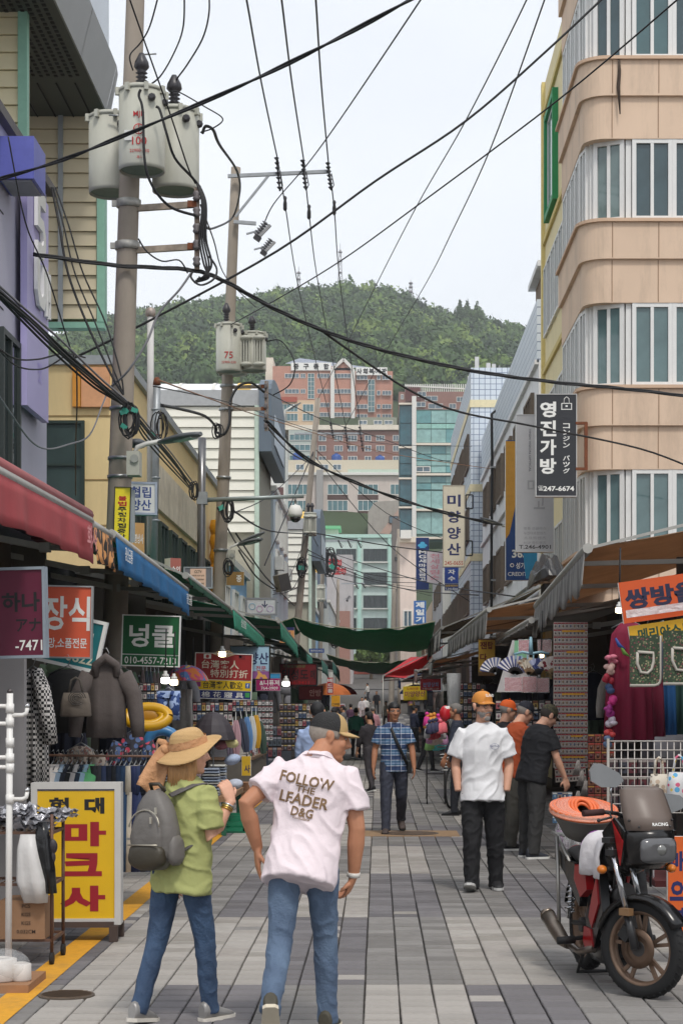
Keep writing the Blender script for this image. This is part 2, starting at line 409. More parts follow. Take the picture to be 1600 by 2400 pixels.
TAB = {(0, 2): 0, (0, 3): 1, (0, 4): 2, (0, 5): 0, (-1, 2): 1, (-1, 3): 2, (-1, 4): 0, (-1, 5): 1, (1, 2): 2, (1, 3): 0, (1, 4): 1, (1, 5): 1,
       (-2, 2): 2, (-2, 3): 0, (-2, 4): 2, (-2, 5): 0, (-3, 2): 0, (-3, 3): 0, (-3, 4): 1, (2, 2): 1, (2, 3): 1, (2, 4): 2, (2, 5): 1, (-3, 5): 1, (0, 6): 1, (-1, 6): 0, (1, 6): 2}
def pcol(k, r):
 g = (k+0)//3; row = int((r*.2-.2)/3.5)
 if (g, row) in TAB: c = TAB[(g, row)]
 else: c = (g*7+row*5+(g*row) % 3) % 3 if R.random() > -1 else 0
 if R.random() < .02: c = (c+1) % 3
 return c
tile = MB(); e = .0955
tile.add([(-e, -e, -.05), (e, -e, -.05), (e, e, -.05), (-e, e, -.05), (-e, -e, -.006), (e, -e, -.006), (e, e, -.006), (-e, e, -.006),
          (-e+.005, -e+.005, 0), (e-.005, -e+.005, 0), (e-.005, e-.005, 0), (-e+.005, e-.005, 0)],
         [(0, 1, 5, 4), (1, 2, 6, 5), (2, 3, 7, 6), (3, 0, 4, 7), (4, 5, 9, 8), (5, 6, 10, 9), (6, 7, 11, 10), (7, 4, 8, 11), (8, 9, 10, 11)])
tm = [tile.mesh('paver', m) for m in (P_L, P_G, P_V)]
TN = [mat(c, .85, .12, 9, bump=.3, bs=200, dirt=.3) for c in ((148, 143, 136), (168, 163, 157), (116, 113, 110), (137, 134, 131), (100, 97, 99), (119, 116, 118))]
sv, sf = list(tile.v), list(tile.f); rest = MB(); npv = 0
for r in range(40, 640):
 for k in range(-16, 17):
  X = -.077+.2*(k+.5); Y = .2*(r+.5); c = pcol(k, r)
  X += .004*noise.noise((k*3.1, Y*.8, 1)); dz = R.uniform(-.0012, .0012); a = R.uniform(-.006, .006); sy = R.choice((1.0, .98, .96, .93, .86, .82))
  if Y > 8.9 and npv < 300 and -2.0 < X < 2.1:
   o = link('paver', tm[c], street, T3(X, Y, dz) @ RZ(a) @ Matrix.Diagonal((1, sy, 1, 1))); npv += 1
  else:
   ca, sa = cos(a), sin(a); rest.cur = c if R.random() < .5 else 3+c*2+R.randrange(2); g = gz(Y)
   rest.add([(X+p[0]*ca-p[1]*sa, Y+p[0]*sa+p[1]*ca*sy, p[2]+g+dz) for p in sv], sf if Y < 60 else sf[4:])
o = rest.build('paver', [P_L2, P_G2, P_V2]+TN, street); o['kind'] = 'stuff'
M_yl = mat((212, 152, 36), .8, .14, 18, dirt=.5)
b = MB()
for i in range(40):
 y0, y1 = 8.5+i*1.2, 8.5+(i+1)*1.2
 w0, w1 = .01*noise.noise((y0, 3, 1)), .01*noise.noise((y1, 3, 1))
 b.poly([(-2.16+w0, y0, .0045), (-1.97+w0, y0, .0045), (-1.97+w1, y1, .0045), (-2.16+w1, y1, .0045)])
struct(b.build('yellow_line', M_yl))
def manhole(label, x, y, r, sq):
 t = thing('manhole_cover', label, 'manhole', (x, y, 0), 0)
 if sq: q = MB(); q.bb((x-sq, y-sq*.8, -.03), (x+sq, y+sq*.8, .005)); q.build('surround', mat((150, 122, 92), .9, .2, 15, bump=.3), t)
 q = MB(); q.lathe((x, y, 0), [(r*1.08, -.02), (r*1.08, .008), (r*.98, .010), (r*.97, .007), (r, .007)], 28, smooth=False)
 q.build('rim', mat((84, 74, 64), .7, .2, 30), t)
 q = MB()
 for i in range(-5, 6):
  hw = sqrt(max(0, .92-(i/6)**2))*r
  q.bb((x-hw, y+i*r/6-.02, .006), (x+hw, y+i*r/6+.02, .012))
 q.build('plate', mat((92, 74, 58), .7, .25, 25), t)
manhole('round iron manhole cover in a tan surround beyond the white T-shirt man', .42, 23.2, .34, .62)
manhole('round rusty manhole cover beside the white plastic rack base', -1.80, 10.38, .15, 0)
b = MB(); b.bb((-1.2, 25.1, .0), (.55, 25.22, .0045)); struct(b.build('drain_slot', mat((70, 66, 64), .8)))
b = MB(); Ye = 178
b.poly([(-60, Ye, gz(Ye)+.02), (60, Ye, gz(Ye)+.02), (60, Ye+14, gz(Ye)+.35), (-60, Ye+14, gz(Ye)+.35)]); struct(b.build('road', mat((84, 84, 86), .9, .1)))
b = MB(); zk = gz(Ye)+.35
b.bb((-40, Ye+14, zk-.3), (40, Ye+16, zk+.14)); struct(b.build('kerb', mat((180, 178, 172), .85)))
b = MB()
for i in range(9): b.bb((-3+i*.9, Ye+9.4, zk-.13), (-2.5+i*.9, Ye+12, zk-.02))
struct(b.build('crossing_bars', WHITE))
b = MB(); b.poly([(-590, -90, -.3), (590, -90, -.3), (590, 1090, -.3), (-590, 1090, -.3)]); struct(b.build('ground', mat((96, 92, 86), .95)))
RID = [(-400, 960), (0, 900), (150, 848), (230, 808), (300, 776), (400, 750), (500, 736), (600, 728), (700, 718), (800, 708), (870, 711), (930, 726), (1000, 754), (1060, 772), (1110, 780), (1160, 800), (1230, 816), (1300, 850), (1600, 920), (2200, 990)]
YR = 800.0
def ridge(x):
 px = CX+x*F/YR
 for (a, ya), (c, yc) in zip(RID, RID[1:]):
  if a <= px <= c: return EYE+(CY-(ya+(yc-ya)*(px-a)/(c-a)))*YR/F
 return 120
def hz(x, y):
 t = (y-235)/(YR-235)
 if t <= 0: return 5
 s = t**.92 if t < 1 else 1-(t-1)*.35
 return 5+(ridge(x)-5)*s+3*noise.noise((x*.02, y*.02, 4))
b = MB(); nx, ny = 60, 50
vs = [(-380+i*12.5, 230+j*16, hz(-380+i*12.5, 230+j*16)) for j in range(ny+1) for i in range(nx+1)]
b.add(vs, [(j*(nx+1)+i, j*(nx+1)+i+1, (j+1)*(nx+1)+i+1, (j+1)*(nx+1)+i) for j in range(ny) for i in range(nx)], True)
struct(b.build('hill', mat((52, 66, 38), .95, .2, .02)))
G_ = [mat(c, .85, .30, .35, rv=0, trans=.15) for c in ((84, 108, 60), (72, 96, 56), (102, 126, 64), (58, 78, 52), (118, 138, 72))]
ico = bmesh.new(); bmesh.ops.create_icosphere(ico, subdivisions=1, radius=1); IV = [v.co.copy() for v in ico.verts]; IF = [tuple(v.index for v in f.verts) for f in ico.faces]; ico.free()
def crown(b, c, r, h, n, rnd, cone=0., leaf=.5):
 def k(u): return (1-cone*(.5+.5*u))
 b.add([c+V((p.x*r*.86*k(p.z), p.y*r*.86*k(p.z), p.z*h*.86)) for p in [q*rnd.uniform(.8, 1.05) for q in IV]], IF)
 vs = []; fs = []
 for i in range(n):
  d = V((rnd.gauss(0, 1), rnd.gauss(0, 1), rnd.gauss(.15, .9)))
  if d.y > .5: d.y = -d.y*.6
  d.normalize(); q = rnd.uniform(.78, 1.12)*(1+.18*noise.noise(d*2.2+c))
  p = c+V((d.x*r*q*k(d.z), d.y*r*q*k(d.z), d.z*h*q))
  nn = (d+V((rnd.gauss(0, .5), rnd.gauss(0, .5), rnd.gauss(.2, .5)))).normalized(); a = nn.orthogonal().normalized(); e = nn.cross(a); ph = rnd.uniform(0, 6.3)
  a, e = a*cos(ph)+e*sin(ph), e*cos(ph)-a*sin(ph); s = leaf*rnd.uniform(.6, 1.3); m = len(vs)
  vs += [p-a*s-e*s*.6, p+a*s*.8-e*s*.7, p+a*s+e*s*.6, p-a*s*.7+e*s*.8]; fs.append((m, m+1, m+2, m+3))
 b.add(vs, fs)
import numpy as np
fr = random.Random(5); PR = []
for k in range(14):
 q = MB(); crown(q, V((0, 0, 0)), 1, 1, 130, fr, (0, 0, .3, 0, .7)[k % 5], .13)
 PR.append((np.array(q.v), [f for f in q.f if len(f) == 3], [f for f in q.f if len(f) == 4]))
VV = []; F3 = []; F4 = []; M3 = []; M4 = []; off = 0; nt_ = 0
while nt_ < 3000:
 y = 455+(fr.random()**.8)*350; x = fr.uniform(-175, 105)*(y/800)**.6; px = CX+x*F/y
 if px < 60 or px > 1330: continue
 z = hz(x, y); r = fr.uniform(2.4, 5.2); v, f3, f4 = PR[fr.randrange(14)]; h = r*fr.uniform(.8, 1.35); a = fr.uniform(-.9, .9); ca, sa = cos(a), sin(a)
 P_ = np.stack([x+(v[:, 0]*ca-v[:, 1]*sa)*r, y+(v[:, 0]*sa+v[:, 1]*ca)*r, z+h*.6+v[:, 2]*h], 1); mi = fr.choice([0, 0, 1, 1, 2, 3, 4]) if noise.noise((x*.03, y*.03, 0)) > -.12 else fr.choice([3, 1, 3, 0])
 VV.append(P_); F3.append(np.array(f3)+off); F4.append(np.array(f4)+off); M3 += [mi]*len(f3); M4 += [mi]*len(f4); off += len(v); nt_ += 1
VV = np.concatenate(VV); F3 = np.concatenate(F3); F4 = np.concatenate(F4); me = bpy.data.meshes.new('forest')
me.vertices.add(len(VV)); me.vertices.foreach_set('co', VV.ravel()); me.loops.add(F3.size+F4.size); me.loops.foreach_set('vertex_index', np.concatenate([F3.ravel(), F4.ravel()]).astype(np.int32))
n3, n4 = len(F3), len(F4); me.polygons.add(n3+n4); me.polygons.foreach_set('loop_start', np.concatenate([np.arange(n3)*3, n3*3+np.arange(n4)*4]).astype(np.int32))
for m in G_: me.materials.append(m)
me.polygons.foreach_set('material_index', np.array(M3+M4, dtype=np.int32)); me.update(calc_edges=True)
o = link('forest', me); o['kind'] = 'stuff'; o['label'] = 'dense mixed green woodland covering the hill'
def hill_tree(label, px, pyt, pyb, Y, wpx, cone, mi, leaf=.45):
 p = W(px, pyt, Y); q = W(px, pyb, Y); h = (p.z-q.z)/2; r = wpx*Y/F/2
 t = thing('tree', label, 'tree', (p.x, Y, q.z-6), 0, 'trees standing out on the hill skyline')
 k = MB(); k.tube([(p.x, Y, q.z-6), (p.x, Y, q.z), (p.x, Y, p.z-h*.2)], [.4, .3, .06], 6); k.build('trunk', mat((70, 58, 46), .9), t)
 k = MB(); rr = random.Random(int(px))
 crown(k, V((p.x, Y, (p.z+q.z)/2)), r, h, 340, rr, cone, leaf)
 for i in range(5):
  a = rr.uniform(0, 6.3); crown(k, V((p.x+cos(a)*r*.45, Y+sin(a)*r*.4, (p.z+q.z)/2+rr.uniform(-.6, .3)*h)), r*.6, h*.35, 90, rr, 0, leaf)
 k.build('crown', G_[mi], t)
hill_tree('first pointed conifer on the skyline beyond the peach building', 1077, 706, 780, 760, 36, .8, 1)
hill_tree('middle pointed conifer of three on the skyline', 1094, 704, 780, 770, 34, .8, 1)
hill_tree('third pointed conifer on the skyline, tallest top', 1117, 708, 790, 755, 40, .8, 0)
hill_tree('broad dark pine on the skyline right of the conifers', 1163, 750, 800, 740, 40, .35, 3)
hill_tree('small bushy tree at the end of the skyline beside the peach building', 1207, 757, 800, 740, 44, .2, 1)
hill_tree('round dark pine on the skyline left of the vent pipe', 405, 712, 760, 780, 60, .15, 3)
hill_tree('dark pine at the hilltop right of the tall mast', 905, 672, 720, 790, 50, .2, 3)
def mast(label, px, y0, y1, Y):
 a, c = W(px, y1, Y), W(px, y0, Y); t = thing('radio_mast', label, 'mast', tuple(a), 0); b = MB(); n = 9
 w0, w1 = 1.1, .25
 for i in range(n):
  f0, f1 = i/n, (i+1)/n; u, v = w0+(w1-w0)*f0, w0+(w1-w0)*f1; z0, z1 = a.z+(c.z-a.z)*f0*.86, a.z+(c.z-a.z)*f1*.86
  for sx in (-1, 1):
   b.bar((a.x+sx*u, Y, z0), (a.x+sx*v, Y, z1), .3); b.bar((a.x+sx*u, Y, z0), (a.x-sx*v, Y, z1), .16)
 b.build('lattice', mat((150, 146, 148), .6), t)
 k = MB(); k.bar((a.x, Y, a.z+(c.z-a.z)*.86), (a.x, Y, c.z), .2); k.build('antenna', STEEL, t)
 k = MB()
 for f in (.35, .6, .8): k.lathe((a.x, Y, a.z+(c.z-a.z)*f), [(.9, -.3), (.9, .3)], 8)
 k.build('platform', mat((120, 116, 120), .6), t)
mast('tall lattice radio mast on the hilltop', 797, 570, 676, 800)
mast('shorter pale radio mast left of the tall one', 700, 625, 700, 800)
mast('small radio mast on the ridge right of the hilltop', 962, 655, 700, 790)

FW = mat((216, 214, 208), .6, .05); G_TEAL = glass((74, 112, 118)); G_DK = glass((58, 72, 78)); G_BL = glass((86, 104, 116)); G_DG = glass((40, 50, 52))
BRK = mat((184, 134, 116), .85, .10, .8, dirt=.2); BRN = mat((140, 104, 94), .85, .12, .8, dirt=.25); CREAM = mat((222, 212, 196), .8, .05, .6, dirt=.2)
def facade(t, x0, y0, x1, y1, Y, D, m, name='wall'):
 a, c = W(x0, y1, Y), W(x1, y0, Y); b = MB(); b.bb((a.x, Y, a.z), (c.x, Y+D, c.z)); return b.build(name, m, t)
def fwin(t, Y, xc, yc, wp, hp, cols=2, rows=1, fm=None, gm=None, fr=None):
 p = W(xc, yc, Y); s = Y/F
 return window(t, FACE((p.x, Y-.0, p.z)), wp*s, hp*s, cols, rows, fm or FW, gm or G_BL, fr or max(.10, 1.0*s), .12, bare=False)
def zz(x, y): return 600+x/2.412, 800+y/2.412          # from my 600,800 crop
t = thing('welfare_centre', 'long red brick welfare centre with white gable and solar roof below the hill', 'building', tuple(W(780, 990, 425)))
Y = 425
facade(t, 639, 858, 779, 1000, Y, 14, BRK); facade(t, 779, 862, 827, 1000, Y-1.2, 15, BRK, 'gable_wall'); facade(t, 827, 870, 920, 1000, Y+.5, 13, BRK, 'wall')
b = MB(); p = [W(779, 868, Y-1.2), W(805, 846, Y-1.2), W(827, 868, Y-1.2)]
b.add([v for v in p]+[v+V((0, 14, 0)) for v in p], [(0, 2, 1), (3, 4, 5), (0, 1, 4, 3), (1, 2, 5, 4), (2, 0, 3, 5)]); b.build('gable', BRK, t)
b = MB()
for a, c in ((p[0], p[1]), (p[1], p[2])): b.bar(a+V((0, -.3, .3)), c+V((0, -.3, .3)), .7)
b.bar(W(779, 1000, Y-1.6), W(779, 866, Y-1.6), .9); b.bar(W(827, 1000, Y-1.6), W(827, 866, Y-1.6), .9); b.build('trim', FW, t)
b = MB(); s0 = W(668, 852, Y+2); s1 = W(872, 864, Y+2)
b.add([s0, s1, s1+V((-1, 12, 2.6)), s0+V((3, 12, 3.6))], [(0, 1, 2, 3)]); b.build('solar_roof', pmat('grid', [(70, 80, 104), (84, 96, 120), (170, 176, 186)], .55, .3), t)
facade(t, 622, 838, 640, 900, Y+8, 10, CREAM, 'side_block')
for (xa, xb, yc, s, n) in ((682, 776, 859, '중구종합', 4), (834, 907, 870, '사회복지관', 5)):
 bb_ = MB(); a, c = W(xa, yc+9, Y-.5), W(xb, yc-9, Y-.5); bb_.bb((a.x, Y-.5, a.z), (c.x, Y-.3, c.z)); bb_.build('sign_band', WHITE, t)
 for i, ch in enumerate(s):
  q = W(xa+(xb-xa)*(i+.5)/n, yc, Y-.56); text(t, ch, FACE(q), 1.05*14*Y/F*.9, None, INK, .04)
for yc in (881, 917, 949, 972):
 for xc, wp, n in ((684, 34, 4), (710, 12, 2), (758, 30, 4), (802, 40, 5), (848, 26, 3), (887, 9, 1), (906, 22, 3)):
  fwin(t, Y-1.3 if xc == 802 else Y, xc, yc+(4 if xc > 830 else 0), wp, 11, n)
for xc, ya, yb in ((729, 875, 935), (870, 889, 966)): fwin(t, Y-.02, xc, (ya+yb)/2, 16, yb-ya, 2, 6, gm=G_TEAL)
t = thing('brown_building', 'dark red flat building with white rail on its roof below the hill', 'building', tuple(W(1010, 1000, 415))); Y = 415
facade(t, 934, 918, 1110, 1010, Y, 12, BRN); facade(t, 950, 908, 985, 940, Y-.4, 3, mat((96, 52, 48), .8), 'bay')
for xc, yc, wp in ((988, 924, 20), (1010, 934, 30), (1020, 952, 34), (1078, 936, 18), (1098, 938, 16), (942, 930, 7), (942, 950, 7), (986, 948, 22), (1060, 952, 16)): fwin(t, Y-.45 if xc in (988, 986) else Y, xc, yc, wp, 12, 2)
b = MB()
for i in range(30): q = W(950+i*5, 909, Y+1); b.bb((q.x-.12, Y+1, q.z-1), (q.x+.12, Y+1.2, q.z+.9))
q0, q1 = W(948, 904, Y+1), W(1098, 912, Y+1); b.bar(q0, q1, .3); b.build('roof_rail', FW, t)
t = thing('brown_apartments', 'reddish brown apartment block with small white windows and roof tanks', 'building', tuple(W(800, 1100, 370))); Y = 370
facade(t, 675, 1000, 936, 1110, Y, 12, BRN); facade(t, 668, 996, 936, 1007, Y-.8, 12.5, CREAM, 'parapet'); facade(t, 840, 978, 930, 1000, Y+4, 8, mat((128, 132, 118), .8), 'upper_wall')
facade(t, 676, 1008, 742, 1085, Y-1.2, 2, mat((170, 178, 172), .7), 'balcony')
for yc in (1027, 1051, 1076):
 for xc, wp in ((755, 18), (793, 20), (826, 22), (862, 16), (891, 20), (927, 14)): fwin(t, Y, xc, yc, wp, 14, 2 if wp < 20 else 3)
 fwin(t, Y-1.25, 708, yc-2, 60, 15, 5, gm=G_TEAL)
for xc in (850, 885, 910): fwin(t, Y+3.9, xc, 990, 20, 10, 2)
t = thing('mixed_houses', 'cream and brown upper houses with glazed balconies left of the brown apartments', 'building', tuple(W(690, 1000, 395))); Y = 395
facade(t, 632, 938, 745, 1005, Y, 10, mat((206, 180, 150), .8, .1, .6)); facade(t, 640, 930, 696, 942, Y-.5, 4, mat((160, 78, 60), .8), 'roof')
for xc in (660, 685, 722):
 for yc in (956, 978): fwin(t, Y, xc, yc, 26, 18, 3, gm=G_TEAL)
t = thing('beige_apartments', 'beige tiled apartment block with brown bands between its windows', 'building', tuple(W(800, 1260, 320))); Y = 320
M_BT = mat((196, 184, 176), .8, .06, .8, dirt=.2); M_BB = mat((82, 60, 54), .8)
facade(t, 668, 1112, 936, 1300, Y, 14, M_BT); facade(t, 668, 1078, 936, 1112, Y+3, 11, mat((196, 186, 166), .8), 'upper_wall')
facade(t, 664, 1107, 940, 1113, Y-.7, 14, FW, 'ledge'); facade(t, 815, 1100, 938, 1107, Y-.5, 2, mat((190, 206, 190), .7), 'roof_rail')
for yc in (1147, 1185, 1222):
 for xc, wp in ((697, 52), (791, 48), (862, 48), (925, 22)):
  fwin(t, Y, xc, yc, wp, 25, 4 if wp > 30 else 2, gm=G_TEAL)
  if xc in (791, 862): facade(t, xc-wp/2, yc+13, xc+wp/2, yc+24, Y-.12, .14, M_BB, 'band')
for xc in (703, 760, 790): fwin(t, Y+2.9, xc, 1095, 20, 14, 2)
b = MB(); q = W(749, 1180, Y-1); b.bb((q.x-.6, Y-1, q.z-18), (q.x+.6, Y-.1, q.z+6)); b.build('flue', mat((150, 148, 146), .7), t)
def tank(label, px, py, Y):
 p = W(px, py, Y); t = thing('water_tank', label, 'water tank', (p.x, p.y, p.z-.9), 0, 'blue roof water tanks')
 b = MB(); b.lathe((p.x, p.y, p.z-.9), [(.95, 0), (1, .2), (1.0, 1.2), (.85, 1.55), (.3, 1.75), (.25, 1.85)], 14); b.build('drum', mat((38, 78, 150), .5), t)
 b = MB(); b.lathe((p.x, p.y, p.z+.9), [(.34, 0), (.34, .14)], 10); b.build('lid', mat((30, 60, 120), .5), t)
tank('blue water tank on the roof left of the utility pole', 697, 1070, 366); tank('blue water tank on the roof right of the leaning pole', 788, 1074, 366); tank('blue water tank nearest the teal glass tower', 890, 1078, 366)
t = thing('grey_house', 'grey sided house with a sloping pink roof under the beige apartments', 'building', tuple(W(895, 1260, 300))); Y = 300
b = MB(); ps = [W(862, 1262, Y), W(936, 1262, Y), W(936, 1172, Y), W(878, 1176, Y), W(862, 1200, Y)]
b.add(ps+[p+V((0, 9, 0)) for p in ps], [(4, 3, 2, 1, 0), (5, 6, 7, 8, 9), (0, 1, 6, 5), (2, 3, 8, 7), (3, 4, 9, 8), (1, 2, 7, 6), (4, 0, 5, 9)]); b.build('wall', mat((156, 150, 142), .8, .12, .9, dirt=.4), t)
b = MB(); ps = [W(890, 1250, Y-.5), W(936, 1190, Y-.5), W(936, 1216, Y-.5), W(912, 1252, Y-.5)]; b.add(ps+[p+V((0, .4, 0)) for p in ps], [(3, 2, 1, 0), (4, 5, 6, 7), (0, 1, 5, 4), (1, 2, 6, 5), (2, 3, 7, 6), (3, 0, 4, 7)]); b.build('roof', mat((176, 148, 134), .8), t)
fwin(t, Y-.6, 922, 1218, 22, 17, 2, fm=BLACK)
t = thing('glass_tower', 'teal glass tower with cream bands and a white corner pillar', 'building', tuple(W(1005, 1270, 215))); Y = 215
facade(t, 936, 946, 966, 1270, Y+.5, 10, mat((48, 78, 84), .4)); facade(t, 975, 960, 1080, 1270, Y+.6, 10, mat((74, 104, 100), .5), 'wall')
facade(t, 965, 928, 975, 1270, Y-.4, 1.2, FW, 'pillar')
T1, T2, T3_ = glass((134, 172, 168), .1), glass((142, 190, 178), .1), glass((52, 92, 102), .08)
for i, (ya, yb) in enumerate(((962, 990), (992, 1003), (1005, 1036), (1044, 1062), (1064, 1078), (1080, 1090), (1092, 1106), (1116, 1130), (1132, 1146), (1150, 1195), (1200, 1250))):
 for j in range(3):
  xa = 976+j*34.5; a, c = W(xa, yb, Y), W(xa+33.5, ya, Y); b = MB(); b.bb((a.x, Y+.45, a.z), (c.x, Y+.58, c.z)); b.build('pane', T2 if i in (1,) else (T1 if (i+j) % 4 else glass((96, 146, 148), .1)), t)
for ya, yb in ((950, 990), (992, 1041), (1050, 1085), (1087, 1112), (1124, 1182), (1195, 1258)):
 for j in range(2): xa = 937+j*14.5; a, c = W(xa, yb, Y), W(xa+14, ya, Y); b = MB(); b.bb((a.x, Y+.35, a.z), (c.x, Y+.48, c.z)); b.build('pane', T3_, t)
for ya in (1038, 1109, 1192, 1258): facade(t, 975, ya, 1080, ya+5, Y-.1, .8, CREAM, 'band')
for ya in (944, 1046, 1119, 1187, 1260): facade(t, 934, ya, 966, ya+4, Y-.1, .8, CREAM, 'band')
fwin(t, Y+.3, 991, 1100, 34, 14, 2)
MINT = mat((204, 220, 214), .8, .05, .6, dirt=.15)
t = thing('mint_building', 'pale mint green four storey building closing the view down the street', 'building', tuple(W(850, 1470, 240))); Y = 240
facade(t, 698, 1256, 922, 1640, Y, 14, MINT); facade(t, 694, 1252, 925, 1260, Y-.4, 14.5, mat((186, 220, 208), .8), 'parapet')
facade(t, 838, 1260, 846, 1640, Y-.35, .5, mat((182, 218, 206), .8), 'pier'); facade(t, 909, 1260, 916, 1640, Y-.35, .5, mat((182, 218, 206), .8), 'pier')
for yc in (1301, 1356, 1410, 1463):
 for xc, wp in ((879, 55), (811, 47), (741, 60)):
  fwin(t, Y, xc, yc, wp, 29, 4, fm=mat((60, 74, 74), .6), gm=G_DG); facade(t, xc-wp/2-2, yc+15, xc+wp/2+2, yc+18, Y-.5, .55, FW, 'sill')
t = thing('roof_hut', 'little mint roof hut with a green sloped roof on top of the mint building', 'hut', tuple(W(775, 1254, 244)))
facade(t, 752, 1238, 792, 1254, 244, 4, mat((206, 206, 190), .8)); a, c = W(748, 1239, 243), W(798, 1232, 243); b = MB(); b.bb((a.x, 243, a.z), (c.x, 249, c.z)); b.build('roof', mat((110, 178, 130), .7), t)
t = thing('grey_shop_block', 'grey block with red wall lettering in front of the mint building', 'building', tuple(W(770, 1460, 190))); Y = 190
facade(t, 735, 1300, 826, 1640, Y, 10, mat((176, 172, 172), .8, .08, .8, dirt=.4)); facade(t, 768, 1432, 820, 1640, Y-.3, 1, mat((150, 112, 100), .8), 'brick_base')
for s_, x_, y_, m_ in (('복', 777, 1318, RED), ('희', 793, 1320, RED), ('교', 788, 1338, RED), ('회', 803, 1340, RED)): text(t, s_, FACE(W(x_, y_, Y-.01)), .8, None, m_, .04)
t = thing('pink_building', 'pale pink narrow building beside the blue bank sign', 'building', tuple(W(955, 1470, 150))); Y = 150
facade(t, 934, 1270, 975, 1640, Y, 12, mat((216, 200, 190), .8, .06, .8, dirt=.3)); facade(t, 930, 1258, 978, 1271, Y-.4, 12, CREAM, 'parapet'); fwin(t, Y, 955, 1450, 22, 40, 2)
b = MB(); a = W(938, 1264, Y-.6); b.bb((a.x, Y-1.4, a.z), (a.x+.9, Y-.5, a.z+.7)); b.build('condenser', FW, t)
t = thing('dark_slab', 'narrow dark grey building edge right of the mint building', 'building', tuple(W(928, 1470, 200))); Y = 200
facade(t, 919, 1215, 937, 1640, Y, 10, mat((110, 104, 100), .8, .1, .8)); fwin(t, Y, 928, 1310, 6, 8, 1, fm=BLACK)
t = thing('white_villa', 'white plastered house with one small dark window above the market roofs', 'building', tuple(W(645, 1200, 260))); Y = 260
facade(t, 620, 1024, 668, 1260, Y, 9, FW); fwin(t, Y, 650, 1045, 8, 12, 1, fm=BLACK); facade(t, 634, 1142, 664, 1190, Y-.2, 1, mat((96, 62, 60), .8), 'bay')
def street_tree(label, px, py, wpx, Y):
 p = W(px, py, Y); r = wpx*Y/F/2; z0 = gz(180)
 t = thing('tree', label, 'tree', (p.x, Y, z0)); k = MB(); k.tube([(p.x, Y, z0), (p.x+.1, Y, (z0+p.z)/2), (p.x, Y, p.z)], [.25, .18, .08], 7)
 for a in (0, 2.1, 4.2): k.tube([(p.x, Y, (z0+p.z)/2), (p.x+cos(a)*r*.5, Y+sin(a)*r*.5, p.z+.2*r)], [.12, .04], 5)
 k.build('trunk', mat((84, 70, 56), .9), t); k = MB(); rr = random.Random(int(px))
 for i in range(9): a = rr.uniform(0, 6.3); crown(k, V((p.x+cos(a)*r*.6, Y+sin(a)*r*.4, p.z+rr.uniform(-.4, .5)*r)), r*.5, r*.42, 110, rr, 0, .22)
 k.build('crown', G_[2], t)
street_tree('leafy street tree behind the green canopy at the far end', 868, 1535, 62, 200); street_tree('second leafy street tree farther along the far road', 905, 1545, 46, 210); street_tree('leafy tree left of the far crossing', 820, 1550, 40, 215)
t = thing('far_shopfront', 'low tiled shopfront with a red eave across the far road', 'building', (0, 212, gz(180)+.3)); Y = 212
facade(t, 800, 1576, 950, 1640, Y, 8, mat((150, 130, 116), .8, .2, .5)); facade(t, 796, 1570, 955, 1580, Y-2, 4, mat((150, 74, 60), .8), 'eave')
for i in range(6): facade(t, 808+i*24, 1586, 812+i*24, 1640, Y-.3, .3, mat((90, 70, 56), .8), 'post'); fwin(t, Y, 822+i*24, 1606, 16, 30, 2, fm=DARK, gm=G_DG)
PEACH = mat((218, 192, 168), .85, .06, .7, bump=.06, bs=90, dirt=.4); CRM2 = mat((226, 212, 168), .85, .05, .7, dirt=.2)
t = thing('peach_building', 'peach rounded corner building with white window strips above the brown awning', 'building', (4.2, 33, 0))
def path_peach(off):                                    # plan of the outside wall: front, rounded corner, street side
 pts = [(9.5, 33-off), (4.22, 33-off)]; cx, cy, r = 4.22, 33.42, .42+off
 for i in range(1, 10): a = -pi/2-(pi/2)*i/10; pts.append((cx+r*cos(a), cy+r*sin(a)))
 pts += [(3.8-off, 33.42), (3.8-off, 37.1)]
 return pts
def band(z0, z1, off, name, m, th=.3, parent=None):
 o, i = path_peach(off), path_peach(off-th); b = MB(); n = len(o)
 rs = [[V((o[k][0], o[k][1], z0)), V((o[k][0], o[k][1], z1)), V((i[k][0], i[k][1], z1)), V((i[k][0], i[k][1], z0))] for k in range(n)]
 b.rings(rs, smooth=False); return b.build(name, m, parent or t)
GW = [glass((72, 100, 104), .05), glass((92, 116, 118), .05), glass((108, 126, 126), .05), glass((60, 80, 86), .05)]
UP = mat((222, 222, 220), .5, .04)
levels = [(3.05, 4.5, 5.99), (5.99, 7.53, 9.06), (9.06, 10.59, 12.08), (12.08, 13.57, 15.1), (15.1, 16.6, 18.1)]
for zb, zs, zt in levels:
 zm = zb+(zs-zb)*.52
 band(zb, zm, .0, 'spandrel', PEACH); band(zm, zs-.06, .07, 'spandrel', PEACH); band(zs-.06, zs, .13, 'sill', mat((206, 176, 150), .85, .08, 2), .4)
 segs = [((4.68+k*.74+.738, 33.10), (4.68+k*.74, 33.10)) for k in range(6)]+[((4.56, 33.12), (4.03, 33.36)), ((3.96, 33.46), (3.90, 33.98))]
 segs += [((3.9, 34.04+k*.76), (3.9, 34.74+k*.76)) for k in range(4)]
 for a, c in segs:
  a, c = V((a[0], a[1], 0)), V((c[0], c[1], 0)); d = c-a; yaw = atan2(-d.y, -d.x); mid = (a+c)/2
  window(t, FACE((mid.x, mid.y, (zs+zt)/2), yaw), d.length, zt-zs, 2, 1, UP, R.choice(GW), .075, .09)
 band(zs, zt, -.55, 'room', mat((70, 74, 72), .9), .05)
 for (x, y) in ((4.62, 33.12), (3.99, 33.42), (3.92, 34.0)):
  q = MB(); q.bb((x-.05, y-.05, zs), (x+.05, y+.06, zt)); q.build('mullion', UP, t)
